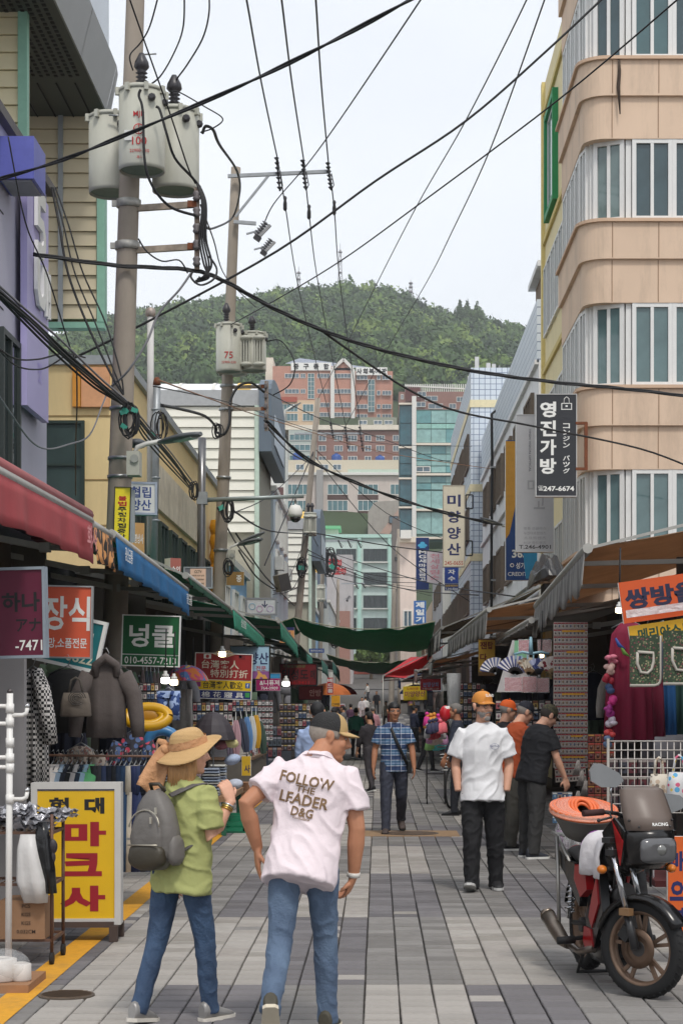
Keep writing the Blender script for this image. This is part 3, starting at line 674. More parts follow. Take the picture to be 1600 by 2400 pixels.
b = MB(); b.bb((3.95, 33.1, 0), (9.5, 37.05, 3.05)); b.build('base_wall', mat((120, 110, 100), .85), t)
b = MB(); b.bb((4.6, 33.9, 3.05), (9.4, 37.0, 18.2)); b.build('core', mat((64, 66, 64), .9), t)
b = MB()                                                 # joints and a black stain line on the spandrels
for zb, zs, zt in levels:
 for x in (4.3, 5.15, 6.0): b.bb((x, 32.922, zb+.82), (x+.014, 32.935, zs-.07)); b.bb((x, 32.992, zb+.02), (x+.014, 33.005, zb+.78))
b.build('joint', mat((150, 122, 100), .9), t)
b = MB(); b.M = T3(4.42, 32.9, 13.0); b.tube([(0, .0, .5), (.01, -.0, .3), (-.01, .0, 0), (.02, 0, -.5)], [.02, .03, .035, .012], 5); b.build('stain_strip', mat((70, 58, 50), .95, .4, 20), t)
t = thing('cream_building', 'cream wall with green framed recess beside the peach building', 'building', (3.85, 37.2, 0))
b = MB(); b.bb((3.88, 37.12, 0), (9.5, 41.8, 16.1)); b.build('wall', CRM2, t)
for z in (6.3, 9.3, 12.3, 15.3): q = MB(); q.bb((3.82, 37.12, z), (3.885, 41.82, z+.12)); q.build('ledge', mat((206, 186, 120), .85), t)
q = MB(); q.bb((3.80, 41.6, 0), (3.9, 41.85, 16.1)); q.build('edge_strip', mat((222, 204, 140), .85), t)
GREEN = mat((36, 138, 84), .6, .06)
M = Matrix.Translation((3.88, 39.6, 13.75)) @ RZ(-pi/2) @ RX(pi/2)
q = MB(); q.M = M
for x in (-1, 1): q.box((x*.95, 0, .05), (.12, 2.4, .16))
for y in (-1, 1): q.box((0, y*1.13, .05), (1.76, .14, .15))
q.build('green_surround', GREEN, t)
window(t, M @ T3(0, 0, .01), 1.75, 2.1, 3, 1, UP, GW[0], .06, .05)
for z in (10.9, 7.8, 4.7):
 for k in range(5): window(t, Matrix.Translation((3.885, 37.6+k*.85, z)) @ RZ(-pi/2) @ RX(pi/2), .78, 1.6, 2, 1, UP, GW[k % 4], .05, .07)
def left_or_right(side, X, Y, z): return Matrix.Translation((X, Y, z)) @ RZ(-pi/2*side) @ RX(pi/2)
WHT = mat((220, 220, 220), .85, .06, .5, dirt=.45); TILE = pmat('grid', [(196, 206, 216), (208, 215, 222), (112, 126, 150)], 2.2, .35)
t = thing('white_building', 'weathered white building with brown framed windows and blue tiled parapet', 'building', (4.2, 47, 0))
b = MB(); b.bb((4.2, 46.86, 0), (10, 72, 10.6)); b.build('wall', WHT, t); b = MB(); b.bb((4.16, 46.9, 10.6), (10, 72, 12.25)); b.build('tiled_parapet', TILE, t)
BF = mat((112, 98, 84), .7)
for z, h in ((9.3, 1.7), (6.2, 1.7), (3.6, 1.2)):
 for k in range(6): window(t, left_or_right(1, 4.2, 49.4+k*3.9, z), 2.5, h*.85, 4, 1, BF, glass((104, 106, 104)), .08, .1)
for z in (10.55, 7.9, 4.9): q = MB(); q.bb((4.1, 46.9, z), (4.21, 72, z+.12)); q.build('ledge', WHT, t)
q = MB(); q.bb((4.4, 47.4, 12.25), (6, 50, 13.2)); q.build('roof_room', mat((126, 108, 92), .9, .2, 3), t); q = MB(); q.bb((4.2, 47.2, 13.2), (6.2, 50.2, 13.35)); q.build('roof_slab', WHT, t)
t = thing('drain_pipe', 'black drainpipe running down the weathered white building', 'pipe', (4.05, 63.5, 0))
b = MB(); b.tube([(4.02, 63.5, 3), (4.02, 63.5, 7), (4.05, 63.6, 10.2), (4.02, 63.4, 11.9), (4.5, 63.6, 12.3)], .05, 8); b.build('pipe', BLACK, t)
b = MB()
for z in (4, 6, 8, 10): b.bb((4.0, 63.43, z), (4.19, 63.58, z+.06))
b.build('clip', STEEL, t)
t = thing('tiled_building', 'blue grid tiled building with cream tile rows beyond the white one', 'building', (3.75, 74, 0))
b = MB(); b.bb((3.75, 72.3, 0), (10, 92, 15.2)); b.build('wall', TILE, t)
for z in (4.4, 7.4, 10.2, 13.6): q = MB(); q.bb((3.71, 72.26, z), (10, 92, z+.3)); q.build('cream_band', mat((220, 208, 170), .6), t)
for z in (3.1, 6, 9, 12):
 for k in range(4): window(t, left_or_right(1, 3.75, 75+k*4.4, z), 3, 1.4, 4, 1, BF, G_BL, .08, .1)
t = thing('antenna_cluster', 'cluster of white phone antennas on the blue tiled roof', 'antenna', (5, 84, 15.2))
b = MB()
for i in range(16):
 x = 4.4+R.random()*2.6; y = 80.5+R.random()*6.5; h = R.uniform(1.6, 3.6); b.tube([(x, y, 15.2), (x, y, 15.2+h*.75)], .04, 5)
b.build('pole', STEEL, t)
for i in range(16):
 x = 4.3+i*.11; y = 80.5+R.random()*6; h = R.uniform(.9, 1.9); q = MB(); q.bb((x-.09, y-.07, 15.2+h-.6), (x+.09, y+.07, 15.2+h+.4)); q.build('antenna_panel', mat((196, 196, 196), .6), t)
RB = [('cream_block', 'cream plain building beyond the blue tiled one', 93, 108, 9.5, (206, 200, 186)), ('grey_block', 'grey building with small windows farther down the right side', 109, 128, 11, (160, 158, 158)), ('tan_block', 'tan building at the far right of the street', 129, 160, 9, (186, 164, 140))]
for n_, l_, a, c, h, col in RB:
 t = thing(n_, l_, 'building', (3.9, a, 0)); b = MB(); b.bb((3.9, a, gz(a)-.5), (10, c, h)); b.build('wall', mat(col, .85, .08, .5, dirt=.4), t)
 for z in (3.4, 6.2, 8.6):
  if z < h-1:
   for k in range(3): window(t, left_or_right(1, 3.9, a+3+k*4.6, z), 2.6, 1.3, 3, 1, BF, G_BL, .08, .1)
 window(t, FACE((4.6, a, h-2)), .9, 1.1, 2, 1, BF, G_BL, .07, .08)

LAV = mat((178, 176, 192), .7, .04, .6, dirt=.12)
t = thing('lavender_building', 'lavender panelled shop building with dark windows behind the purple sign', 'building', (-4.3, 18, 0))
b = MB(); b.bb((-9, 12.5, 0), (-4.3, 23.3, 8.3)); b.build('wall', LAV, t)
for z in (5.05, 6.2, 7.3): q = MB(); q.bb((-4.305, 12.5, z), (-4.296, 20.6, z+.02)); q.build('joint', DARK, t)
q = MB(); q.bb((-9, 12.4, 8.3), (-4.2, 23.4, 8.42)); q.build('roof_edge', mat((90, 86, 84), .7), t)
for y, z, h, w in ((18.6, 5.35, 1.1, 1.3), (20.75, 5.0, 1.9, 1.0), (16.6, 5.35, 1.1, 1.5)): window(t, left_or_right(-1, -4.3, y, z), w, h, 2, 1, mat((44, 52, 50), .5), G_DG, .07, .08)
q = MB(); q.bb((-4.42, 13, 3.75), (-4.12, 22.2, 4.2)); q.build('navy_ledge', mat((44, 46, 72), .6), t)
q = MB(); q.bb((-4.40, 22.25, 3.72), (-4.13, 23.3, 4.1)); q.build('red_ledge', mat((126, 52, 60), .6), t)
text(t, '컷!', left_or_right(-1, -4.115, 20.4, 4.0), .22, .5, mat((160, 164, 196), .6), .02)
PUR = mat((176, 168, 214), .45, .04, .6)
t, M_ = sign('vertical_sign', 'tall purple vertical sign with raised white letters on the lavender building', (-4.15, 21.95, 6.6), 1.38, 2.75, [], [], pi/2, th=.08, back=PUR)
for s_, u, v, h, w in (('5', -.02, .93, .8, .56), ('U', -.02, .2, .56, .6), ('H', .46, .18, .56, .24)):
 L0 = M_ @ T3(u, v, .06); ra = {'5': [(-.5, .5), (.42, .5), (.42, .28), (-.2, .28), (-.2, .1), (.2, .1), (.45, -.1), (.45, -.32), (.2, -.5), (-.5, -.5), (-.5, -.3), (.1, -.3), (.2, -.2), (.1, -.08), (-.5, -.08)],
  'U': [(-.5, .5), (-.2, .5), (-.2, -.15), (0, -.27), (.2, -.15), (.2, .5), (.5, .5), (.5, -.2), (.25, -.5), (-.25, -.5), (-.5, -.2)],
  'H': [(-.5, .5), (-.2, .5), (-.2, .12), (.2, .12), (.2, .5), (.5, .5), (.5, -.5), (.2, -.5), (.2, -.14), (-.2, -.14), (-.2, -.5), (-.5, -.5)]}[s_]
 q = MB(); q.prism([(p[0]*w, p[1]*h) for p in ra], L0 @ T3(0, 0, -.055), .045); q.build('letter', WHITE, t)
text(t, '맛', M_ @ T3(.1, -.85, .006), .26, None, mat((176, 166, 226), .6))
t = thing('box_sign', 'blue violet box sign projecting above the purple vertical sign', 'sign', (-4.1, 20.9, 7.75))
b = MB(); b.bb((-4.29, 20.25, 7.62), (-3.88, 20.95, 8.1)); b.build('case', mat((92, 98, 176), .4), t); q = MB(); q.bb((-4.25, 20.3, 7.6), (-3.92, 20.9, 7.618)); q.build('underside', mat((150, 150, 156), .6), t)
def slatface(t, x0, x1, Y, z, h, o, m):
 q = MB(); q.add([(x0, Y, z), (x1, Y, z), (x1, Y+o, z+h), (x0, Y+o, z+h), (x0, Y+.12, z), (x1, Y+.12, z)], [(0, 1, 2, 3), (4, 5, 1, 0)]); q.build('slat', m, t)
SLAT = mat((202, 190, 162), .6, .06, 2); TEALP = mat((132, 178, 158), .6)
t = thing('slatted_tower', 'tall cream slatted building with mint edging and dark projecting soffit', 'building', (-6, 30, 8))
p0, p1 = W(48, 770, 30), W(243, 270, 30)
b = MB(); b.bb((-9.5, 30.12, p0.z+.1), (p1.x-.15, 30.7, 19)); b.build('wall', mat((150, 140, 112), .8), t)
ns = 15; zs0 = p0.z+.16
for i in range(ns):
 z = zs0+i*.245
 slatface(t, p0.x-2, p1.x-.12, 29.98, z, .238, .05, SLAT)
for x in (W(143, 0, 30).x, W(52, 0, 30).x): q = MB(); q.bb((x-.04, 29.96, p0.z), (x+.04, 30.05, p1.z)); q.build('rail', GALV, t)
q = MB(); q.bb((p0.x-2, 29.94, p0.z-.0), (p1.x+.02, 30.2, p0.z+.1)); q.build('mint_edge', TEALP, t); q = MB(); q.bb((p1.x-.1, 29.93, p0.z+.1), (p1.x+.03, 30.2, p1.z)); q.build('mint_edge', TEALP, t)
zf = p1.z
b = MB(); b.bb((-9.5, 22, zf+.02), (-4.52, 29.95, zf+3)); b.build('upper_wall', mat((128, 128, 126), .5), t)
b = MB(); b.bb((-9.5, 22, zf-.01), (-4.5, 30.1, zf+.018)); b.build('soffit', mat((72, 76, 70), .6, .08, 3), t)
b = MB()
for i in range(26):
 for j in range(30):
  x, y = -4.72-i*.115, 23.2+j*.165+.05*(i % 2); b.bb((x, y, zf-.022), (x+.055, y+.08, zf-.012))
o = b.build('soffit_hole', DARK, t); o['kind'] = 'stuff'
for k in range(9): q = MB(); x = -4.8-k*.3; q.bb((x, 28.4, zf-.025), (x+.02, 30.08, zf-.011)); q.build('soffit_rib', DARK, t)
for y0, y1 in ((22, 24.6), (24.62, 27.2), (27.22, 29.7)):
 b = MB(); b.add([(-4.5, y0, zf-.02), (-4.32, y0, zf+.72), (-4.32, y1, zf+.72), (-4.5, y1, zf-.02), (-4.56, y0, zf), (-4.4, y0, zf+.74), (-4.4, y1, zf+.74), (-4.56, y1, zf)], [(3, 2, 1, 0), (4, 5, 6, 7), (2, 6, 5, 1), (0, 4, 7, 3)]); b.build('fascia', mat((150, 152, 152), .5, .06, 2), t)
b = MB(); b.add([(-4.5, 29.71, zf-.02), (-4.32, 29.71, zf+.72), (-4.36, 30.12, zf+.72), (-4.5, 30.12, zf-.02)], [(3, 2, 1, 0)]); b.build('fascia_end', mat((140, 142, 142), .5, .06, 2), t)
b = MB(); b.bb((-4.9, 22, zf+.73), (-4.42, 29.5, zf+2.4)); b.build('glazing', G_BL, t)
p2, p3 = W(-60, 620, 25.5), W(44, 620, 25.5)
for i in range(17):
 slatface(t, p2.x, p3.x, 25.47, 8.45+i*.25, .243, .05, mat((216, 206, 172), .6, .06, 2))
q = MB(); q.bb((p2.x, 25.62, 8.4), (p3.x+.1, 25.8, zf+1.2)); q.build('side_wall', mat((150, 140, 112), .8), t); q = MB(); q.bb((p3.x, 25.45, 8.4), (p3.x+.13, 25.62, zf+1.2)); q.build('mint_edge', TEALP, t)
OCH = mat((226, 202, 150), .85, .05, .8, dirt=.18)
t = thing('yellow_building', 'ochre yellow two storey building with tall dark green windows behind the first pole', 'building', (-4.2, 30, 0))
a = W(112, 830, 29.5); b = MB(); b.bb((-9.5, 29.5, 0), (-4.2, 47, 7.25)); b.build('wall', OCH, t)
q = MB(); q.bb((-9.5, 29.42, 7.25), (-4.12, 47.1, 7.4)); q.build('roof_edge', GALV, t)
for z in (4.6, 5.35, 6.4): q = MB(); q.bb((-9.5, 29.49, z), (-4.19, 29.5, z+.025)); q.build('joint', mat((150, 126, 84), .9), t)
GF = mat((34, 52, 46), .5)
p = W(146, 1090, 29.5); window(t, FACE((p.x, 29.5, p.z)), .75, 1.45, 1, 2, GF, glass((58, 74, 72)), .05, .08); q = MB(); q.bb((-5.9, 29.3, 3.0), (-4.25, 29.48, 3.45)); q.build('pink_panel', mat((206, 92, 128), .7), t)
q = MB(); q.bb((-4.86, 29.4, 6.55), (-4.4, 29.49, 7.2)); q.build('orange_panel', mat((214, 158, 116), .7), t); q = MB(); q.bb((-5.0, 29.38, 6.55), (-4.87, 29.5, 7.2)); q.build('orange_post', mat((206, 140, 50), .7), t)
for k in range(9): window(t, left_or_right(-1, -4.2, 31.2+k*1.75, 4.1), 1.15, 2.1, 2, 2, GF, G_DG, .06, .09)
q = MB(); q.bb((-4.2, 33, 5.35), (-4.12, 43, 6.2)); q.build('white_fascia', mat((206, 196, 176), .8, .2, 4, dirt=.5), t)
YO = mat((222, 158, 30), .6)
q = MB()
for k in range(7): q.lathe((-3.98, 44.5, 3.7+k*.36), [(.16, 0), (.2, .18), (.16, .36)], 10)
q.build('yellow_trim', YO, t)
def arcade(label, x0, x1, yr, yb, Y, D, wide_sign):
 t = thing('market_arcade', label, 'market hall', tuple(W((x0+x1)/2, yb, Y)))
 a, c = W(x0, yb, Y), W(x1, yr, Y); zt = W(x0, yr+50*50/Y, Y).z
 b = MB(); b.bb((a.x, Y+.15, 0), (c.x-.05, Y+D, zt)); b.build('wall', mat((170, 166, 150), .8), t)
 LV = mat((222, 220, 208), .6, .04, 2); n = int((zt-.5-a.z)/.34)
 for i in range(n):
  slatface(t, a.x, c.x-.1, Y-.06, zt-.85-i*.34, .325, .07, LV)
 q = MB(); q.bb((a.x, Y-.1, zt-.5), (c.x+.1, Y+.14, zt)); q.build('beam', mat((164, 166, 168), .6), t)
 q = MB(); q.bb((c.x-.09, Y-.12, 0), (c.x+.05, Y+.14, zt-.5)); q.build('post', mat((186, 204, 190), .6), t)
 rs = []; h = c.z-zt
 for k in range(13): an = pi*k/12; rs.append([V((x, Y+D/2-cos(an)*D/2, zt+sin(an)*h)) for x in (a.x, c.x)])
 q = MB(); q.rings([[r[0], r[1]] for r in rs], cap=False, smooth=True, close=False); q.build('curved_roof', mat((226, 228, 230), .45, .04, 1), t)
 for f in (.33, .62, .88):
  q = MB(); x = a.x+(c.x-a.x)*f; w = .05 if f < .8 else .22
  q.rings([[r[0].lerp(r[1], f)+V((-w, 0, .03)), r[0].lerp(r[1], f)+V((w, 0, .03))] for r in rs], cap=False, close=False); q.build('roof_rib', FW if f < .8 else mat((226, 186, 90), .6), t)
 ends = [(Y+D/2-cos(pi*k/12)*D/2*1.06, zt+sin(pi*k/12)*h*1.25) for k in range(13)]
 q = MB(); q.prism([(y, z) for y, z in ends]+[(Y+D*1.03, zt-2), (Y-D*.03, zt-2)], Matrix(((0, 0, 1, c.x+.06), (1, 0, 0, 0), (0, 1, 0, 0), (0, 0, 0, 1))), .4)
 q.build('arch_sign', mat((92, 104, 116), .5, .06, 1), t)
 q = MB(); q.bb((c.x+.47, Y+D*.15, zt-1.6), (c.x+.5, Y+D*.85, zt-.6)); q.build('sign_panel', mat((190, 200, 210), .5), t)
 return t
arcade('white curved market arcade roof over cream louvres behind the second pole', 330, 604, 872, 1260, 58, 8, 1)
arcade('second curved arcade roof with louvres beyond the dome camera', 560, 728, 1186, 1420, 84, 8, 1)
arcade('third small arcade roof beyond the leaning pole', 700, 742, 1322, 1420, 122, 8, 1)
LB = mat((150, 186, 214), .8, .05, .6, dirt=.2); PW = mat((206, 216, 222), .8, .05, .6, dirt=.25)
BL = [('pale_building', 'pale blue white building with green windows right of the arcade', 67, 78, -3.9, 9.6, (196, 208, 216)), ('blue_building', 'light blue painted building above the green awnings', 47.3, 57.5, -4.2, 5.6, (138, 178, 212)), ('sky_blue_building', 'sky blue panelled building beyond the leaning pole', 93, 112, -3.7, 7.0, (150, 186, 216)), ('far_left_block', 'pale grey building far down the left side', 131, 165, -3.6, 9.0, (180, 186, 186))]
for n_, l_, a, c, x, h, col in BL:
 t = thing(n_, l_, 'building', (x, a, 0)); b = MB(); b.bb((-10, a, gz(a)-.5), (x, c, h)); b.build('wall', mat(col, .85, .06, .5, dirt=.25), t)
 q = MB(); q.bb((-10, a-.1, h), (x+.12, c+.1, h+.2)); q.build('parapet', FW, t)
 for z in (4.2, 6.8, 8.6):
  if z < h-.7:
   for k in range(3): window(t, left_or_right(-1, x, a+2+k*3.0, z), 1.5, 1.5, 2, 1, FW, G_TEAL, .08, .1)
   window(t, FACE((x-.9, a, z)), .9, 1.5, 2, 1, FW, G_TEAL, .07, .08)
 for k in range(3): q = MB(); q.bb((x+.02, a+.6+k*3, h-2.9), (x+.35, a+1.3+k*3, h-2.4)); q.build('condenser', mat((206, 206, 202), .6), t)
CONC = mat((152, 142, 130), .9, .10, 2.5, bump=.15, bs=70, dirt=.35); TRG = mat((178, 178, 166), .5, .05, 3, dirt=.2); INS = mat((52, 50, 54), .4, .1)
def cpos(P, f): return P[0].lerp(P[1], f)
def pole(label, p0, p1, Y, r0, r1, zb=0):
 a, c = W(p0[0], p0[1], Y), W(p1[0], p1[1], Y); d = (c-a)/(c.z-a.z); bot = a+d*(zb-a.z)
 t = thing('utility_pole', label, 'utility pole', tuple(bot)); b = MB()
 b.tube([bot.lerp(c, i/8) for i in range(9)], [r0+(r1-r0)*i/8 for i in range(9)], 14); b.build('shaft', CONC, t)
 return t, (lambda z: a+d*(z-a.z)), d
def clamp(t, p, r, z, y=.0):
 b = MB(); b.lathe(p(z), [(r, -.05), (r+.014, -.045), (r+.014, .045), (r, .05)], 14); b.box(p(z)+V((-r-.03, -.02, 0)), (.07, .05, .07)); b.build('clamp', mat((168, 166, 160), .5, .2, 20, metal=.5), t)
def steps(t, p, r, zs):
 for i, z in enumerate(zs): b = MB(); s = 1 if i % 2 else -1; b.tube([p(z)+V((s*r*.9, 0, 0)), p(z)+V((s*(r+.17), 0, .01))], .011, 5); b.build('step_bolt', STEEL, t)
P1, p1f, d1 = pole('thick concrete utility pole carrying three grey transformers at upper left', (277, 1260), (326, -260), 22, .165, .105)
clamp(P1, p1f, .138, W(0, 478, 22).z); clamp(P1, p1f, .14, W(0, 577, 22).z); steps(P1, p1f, .11, [10.35, 9.65, 8.9])
for y in (958, 1075, 1118): b = MB(); b.lathe(p1f(W(0, y, 22).z), [(.15, -.02), (.158, -.018), (.158, .018), (.15, .02)], 14); b.build('band', STEEL, P1)
P2, p2f, d2 = pole('second concrete utility pole with a steel crossarm and two transformers', (519, 1250), (553, 393), 41, .165, .11)
for y in (905, 960, 1120, 1290): b = MB(); b.lathe(p2f(W(0, y, 41).z), [(.16, -.03), (.17, -.028), (.17, .028), (.16, .03)], 12); b.build('band', STEEL, P2)
P3, p3f, d3 = pole('leaning concrete utility pole with a small transformer beyond the dome camera', (699, 1442), (745, 933), 74, .17, .11)
P4, p4f, d4 = pole('slim farther utility pole behind the leaning one', (752, 1457), (758, 1260), 104, .15, .11, .3)
P5, p5f, d5 = pole('short distant utility pole in front of the grey lettered block', (791, 1470), (792, 1358), 130, .15, .11, .8)
P6, p6f, d6 = pole('thin brown distant utility pole right of the mint building', (921, 1475), (924, 1368), 125, .2, .16, .7)
P7, p7f, d7 = pole('dark narrow pole beside the pink building', (934, 1475), (933, 1240), 135, .12, .1, .8)
def transformer(label, px, y0, y1, Y, rpx, marks=None, pole_p=None, bush=(0,), rad=False, clampm=True):
 a, c = W(px, y1, Y), W(px, y0, Y); h = c.z-a.z; r = rpx*Y/F
 t = thing('transformer', label, 'transformer', tuple(a)); b = MB()
 b.lathe(a, [(r*.93, .03*h), (r*.93, .0), (r*.97, .0), (r*.985, .05*h), (r*.985, .97*h)], 24); b.build('tank', TRG, t)
 b = MB(); b.lathe(a, [(r*1.02, .965*h), (r*1.03, 1.0*h), (r*.9, 1.025*h), (r*.3, 1.05*h)], 24); b.build('lid', TRG, t)
 b = MB(); b.lathe(a, [(r*.90, .028*h), (r*.4, .03*h)], 20, cap=True); b.build('underside', mat((116, 132, 118), .6, .15, 6), t)
 if clampm:
  for k in range(8): an = 2*pi*k/8+.3; b = MB(); b.box(a+V((cos(an)*r*1.05, sin(an)*r*1.05, .97*h)), (.05, .05, .09), RZ(an).to_3x3()); b.build('lid_clamp', TRG, t)
 for s in bush:
  o = V((s*r, -.1*r, 0)); b = MB(); pr = [(.05, 0)]
  for k in range(4): pr += [(.045, .03+k*.05), (.075, .045+k*.05), (.045, .06+k*.05)]
  pr += [(.07, .24), (.095, .27), (.085, .33), (.05, .40), (.03, .44)]
  b.lathe(a+V((0, 0, 1.02*h))+o, [(q[0]*r/.29, q[1]*h/1.0) for q in pr], 12); b.build('bushing', INS, t)
 for k in range(2):
  b = MB(); an = -1.0+k*.9; b.lathe(a+V((cos(an)*r, sin(an)*r, .84*h)), [(.045*r/.29, -.0), (.05*r/.29, .03), (.03*r/.29, .07)], 8, 'Y'); b.build('terminal', INS, t)
 if rad:
  for k in (-1, 1):
   b = MB()
   for i in range(4): b.bb((a.x+k*r*.52-.12+i*.06, a.y-r*1.12, a.z+.12*h), (a.x+k*r*.52-.085+i*.06, a.y-r*.6, a.z+.82*h))
   b.ell(a+V((k*r*.52, -r*1.05, .12*h)), (.15, .1, .06)); b.ell(a+V((k*r*.52, -r*1.05, .82*h)), (.15, .1, .06)); b.build('radiator', TRG, t)
 if marks:
  def wrap(p):                                     # print follows the tank wall
   dx = max(-.95*r, min(.95*r, p.x-a.x)); return V((p.x, a.y-sqrt(max(0, (r*1.0)**2-dx*dx))-.004, p.z))
  for s, fx, fz, hh in marks: text(t, s, FACE((a.x+fx*r, a.y-r, a.z+fz*h)), hh*h, None, RED, .005, drape=wrap)
 if pole_p:
  b = MB(); q = pole_p(a.z+h*.3); w_ = pole_p(a.z+h*.75); b.bar((a.x, a.y, a.z+h*.3), q, .08); b.bar((a.x, a.y, a.z+h*.75), w_, .08); b.build('bracket', GALV, t)
 return t
t = transformer('front grey transformer with red printed number on the first pole', 333, 214, 403, 21.6, 55, [('MJP', 0, .62, .085), ('100', .02, .30, .1), ('22900-230', .02, .18, .04), ('-81-', .02, .10, .035)], p1f)
b = MB(); a = W(333, 320, 21.6); L0 = FACE((a.x, a.y-.288, a.z)); b.M = L0; b.lathe((0, 0, 0), [(.06, 0), (.066, .003), (.054, .003)], 18, cap=False); b.box((0, 0, .001), (.008, .11, .003)); b.box((0, 0, .001), (.11, .008, .003)); b.build('round_mark', RED, t)
b = MB(); a = W(305, 333, 21.6); b.bb((a.x-.03, a.y-.27, a.z-.06), (a.x+.06, a.y-.255, a.z+.06)); b.build('name_plate', mat((200, 200, 196), .3, metal=.6), t)
transformer('left grey transformer half behind the front one on the first pole', 262, 276, 455, 22.35, 30 and 54, None, p1f, ())
transformer('right grey transformer with a black bushing on the first pole', 412, 264, 450, 22.3, 56, None, p1f, (-.05,))
transformer('left transformer marked 75 on the second pole', 537, 762, 873, 40.6, 31, [('75', .05, .32, .14), ('22900-230', .05, .17, .05)], p2f, (-.2,))
transformer('ribbed transformer on the right of the second pole', 594, 782, 870, 40.8, 30, None, p2f, (-.1,), True)
transformer('rear transformer peeping out low behind the second pole', 545, 790, 878, 41.6, 34, None, p2f, ())
transformer('small transformer on the leaning pole', 727, 1203, 1256, 73.6, 15, None, p3f, (-.3, .3), True, False)
transformer('tiny transformer box on the slim farther pole', 752, 1372, 1410, 103, 10, None, p4f, (), True, False)
ZIN = mat((160, 164, 168), .5, .15, 10, metal=.4)
def crossarm(label, a, c, Y, br, ins):
 a, c = W(a[0], a[1], Y-.25), W(c[0], c[1], Y-.25); t = thing('crossarm', label, 'crossarm', tuple(a)); b = MB(); b.bar(a, c, .075); b.build('beam', ZIN, t)
 if br: b = MB(); b.bar(W(*br[0], Y-.25), W(*br[1], Y-.25), .05); b.build('brace', ZIN, t)
 for px, y0, y1 in ins:
  b = MB(); p, q = W(px-4, y0, Y-.4), W(px+4, y1, Y-.2); n = 7
  for i in range(n): b.lathe(p.lerp(q, i/n), [(.02, 0), (.062, -.02), (.03, -.06)], 8)
  b.tube([p, q], .022, 5); b.tube([q, q+V((.06, 0, .12)), p.lerp(q, .4)+V((.05, 0, 0))], .012, 4); b.build('insulator', INS, t)
 return t
crossarm('long steel crossarm at the top of the second pole', (534, 413), (772, 402), 41, ((552, 508), (632, 408)), [(652, 368, 448), (713, 374, 446), (772, 380, 446)])
crossarm('short arm of cut-out fuses right of the second pole', (548, 520), (600, 524), 41, None, [])
crossarm('crossarm with hanging insulators behind the leaning pole', (690, 1016), (850, 1016), 76, None, [(778, 990, 1030), (812, 1000, 1052), (846, 1000, 1058)])
crossarm('distant crossarm before the mint building', (757, 1268), (845, 1266), 104, None, [(797, 1266, 1284), (819, 1266, 1284), (842, 1266, 1284)])
crossarm('low distant crossarm under the mint windows', (800, 1368), (854, 1367), 130, None, [(836, 1367, 1380), (852, 1367, 1378)])
def fuse(label, px, py, Y, s=1):
 p = W(px, py, Y); t = thing('fuse_cutout', label, 'fuse', tuple(p)); d = V((.22, 0, .28))*s
 b = MB()
 for i in range(6): b.M = Matrix.Translation(p+d*(i/6)) @ RY(.66); b.lathe((0, 0, 0), [(.03*s, 0), (.09*s, .02*s), (.035*s, .05*s)], 10)
 b.M = None; b.build('insulator', mat((120, 120, 126), .4), t); b = MB(); b.bar(p+V((.06, -.06, -.05))*s, p+V((.30, -.06, .2))*s, .06*s); b.build('fuse_tube', mat((150, 150, 152), .5), t)
 b = MB(); b.bar(p+V((-.2, 0, .03))*s, p+V((.05, 0, .1))*s, .035*s); b.build('bracket', ZIN, t); b = MB(); b.box(p+V((.03, -.03, -.06))*s, (.14*s, .12*s, .1*s), RY(.6).to_3x3()); b.build('clamp', INS, t)
fuse('upper grey fuse cutout right of the second pole', 600, 552, 40.8, 1.1); fuse('lower grey fuse cutout right of the second pole', 615, 588, 40.6, .95); fuse('small fuse cutout hanging beyond the leaning pole', 812, 1406, 128, 1.1)
def rack(label, px, y0, y1, Y, px0, arms, pf):
 t = thing('insulator_rack', label, 'insulator rack', tuple(W(px, y1, Y))); b = MB(); b.bar(W(px, y0, Y), W(px, y1, Y), .05); b.bar(W(px+5, y0, Y), W(px+5, y1, Y), .02); b.build('spine', mat((150, 132, 116), .7, .3, 12), t)
 for y in arms: b = MB(); q = pf(W(0, y, Y).z); b.bar(q, W(px, y, Y), .05, .075); b.build('arm', mat((164, 150, 134), .6, .35, 9, metal=.3), t); b = MB(); b.bar(W(px, y, Y)+V((-.11, -.01, 0)), W(px, y, Y), .055, .08); b.build('rusty_end', RUST, t)
 for i in range(5): q = W(px, y0+(y1-y0)*(i+.5)/5, Y-.05); b = MB(); b.lathe(q, [(.03, -.06), (.05, -.03), (.035, 0), (.05, .03), (.03, .06)], 8); b.build('spool', mat((110, 104, 104), .5), t)
rack('rusty insulator rack on two arms of the first pole', 461, 440, 632, 21.8, 320, (479, 578), p1f); rack('smaller insulator rack on two arms of the second pole', 623, 893, 1010, 40.9, 545, (906, 958), p2f)
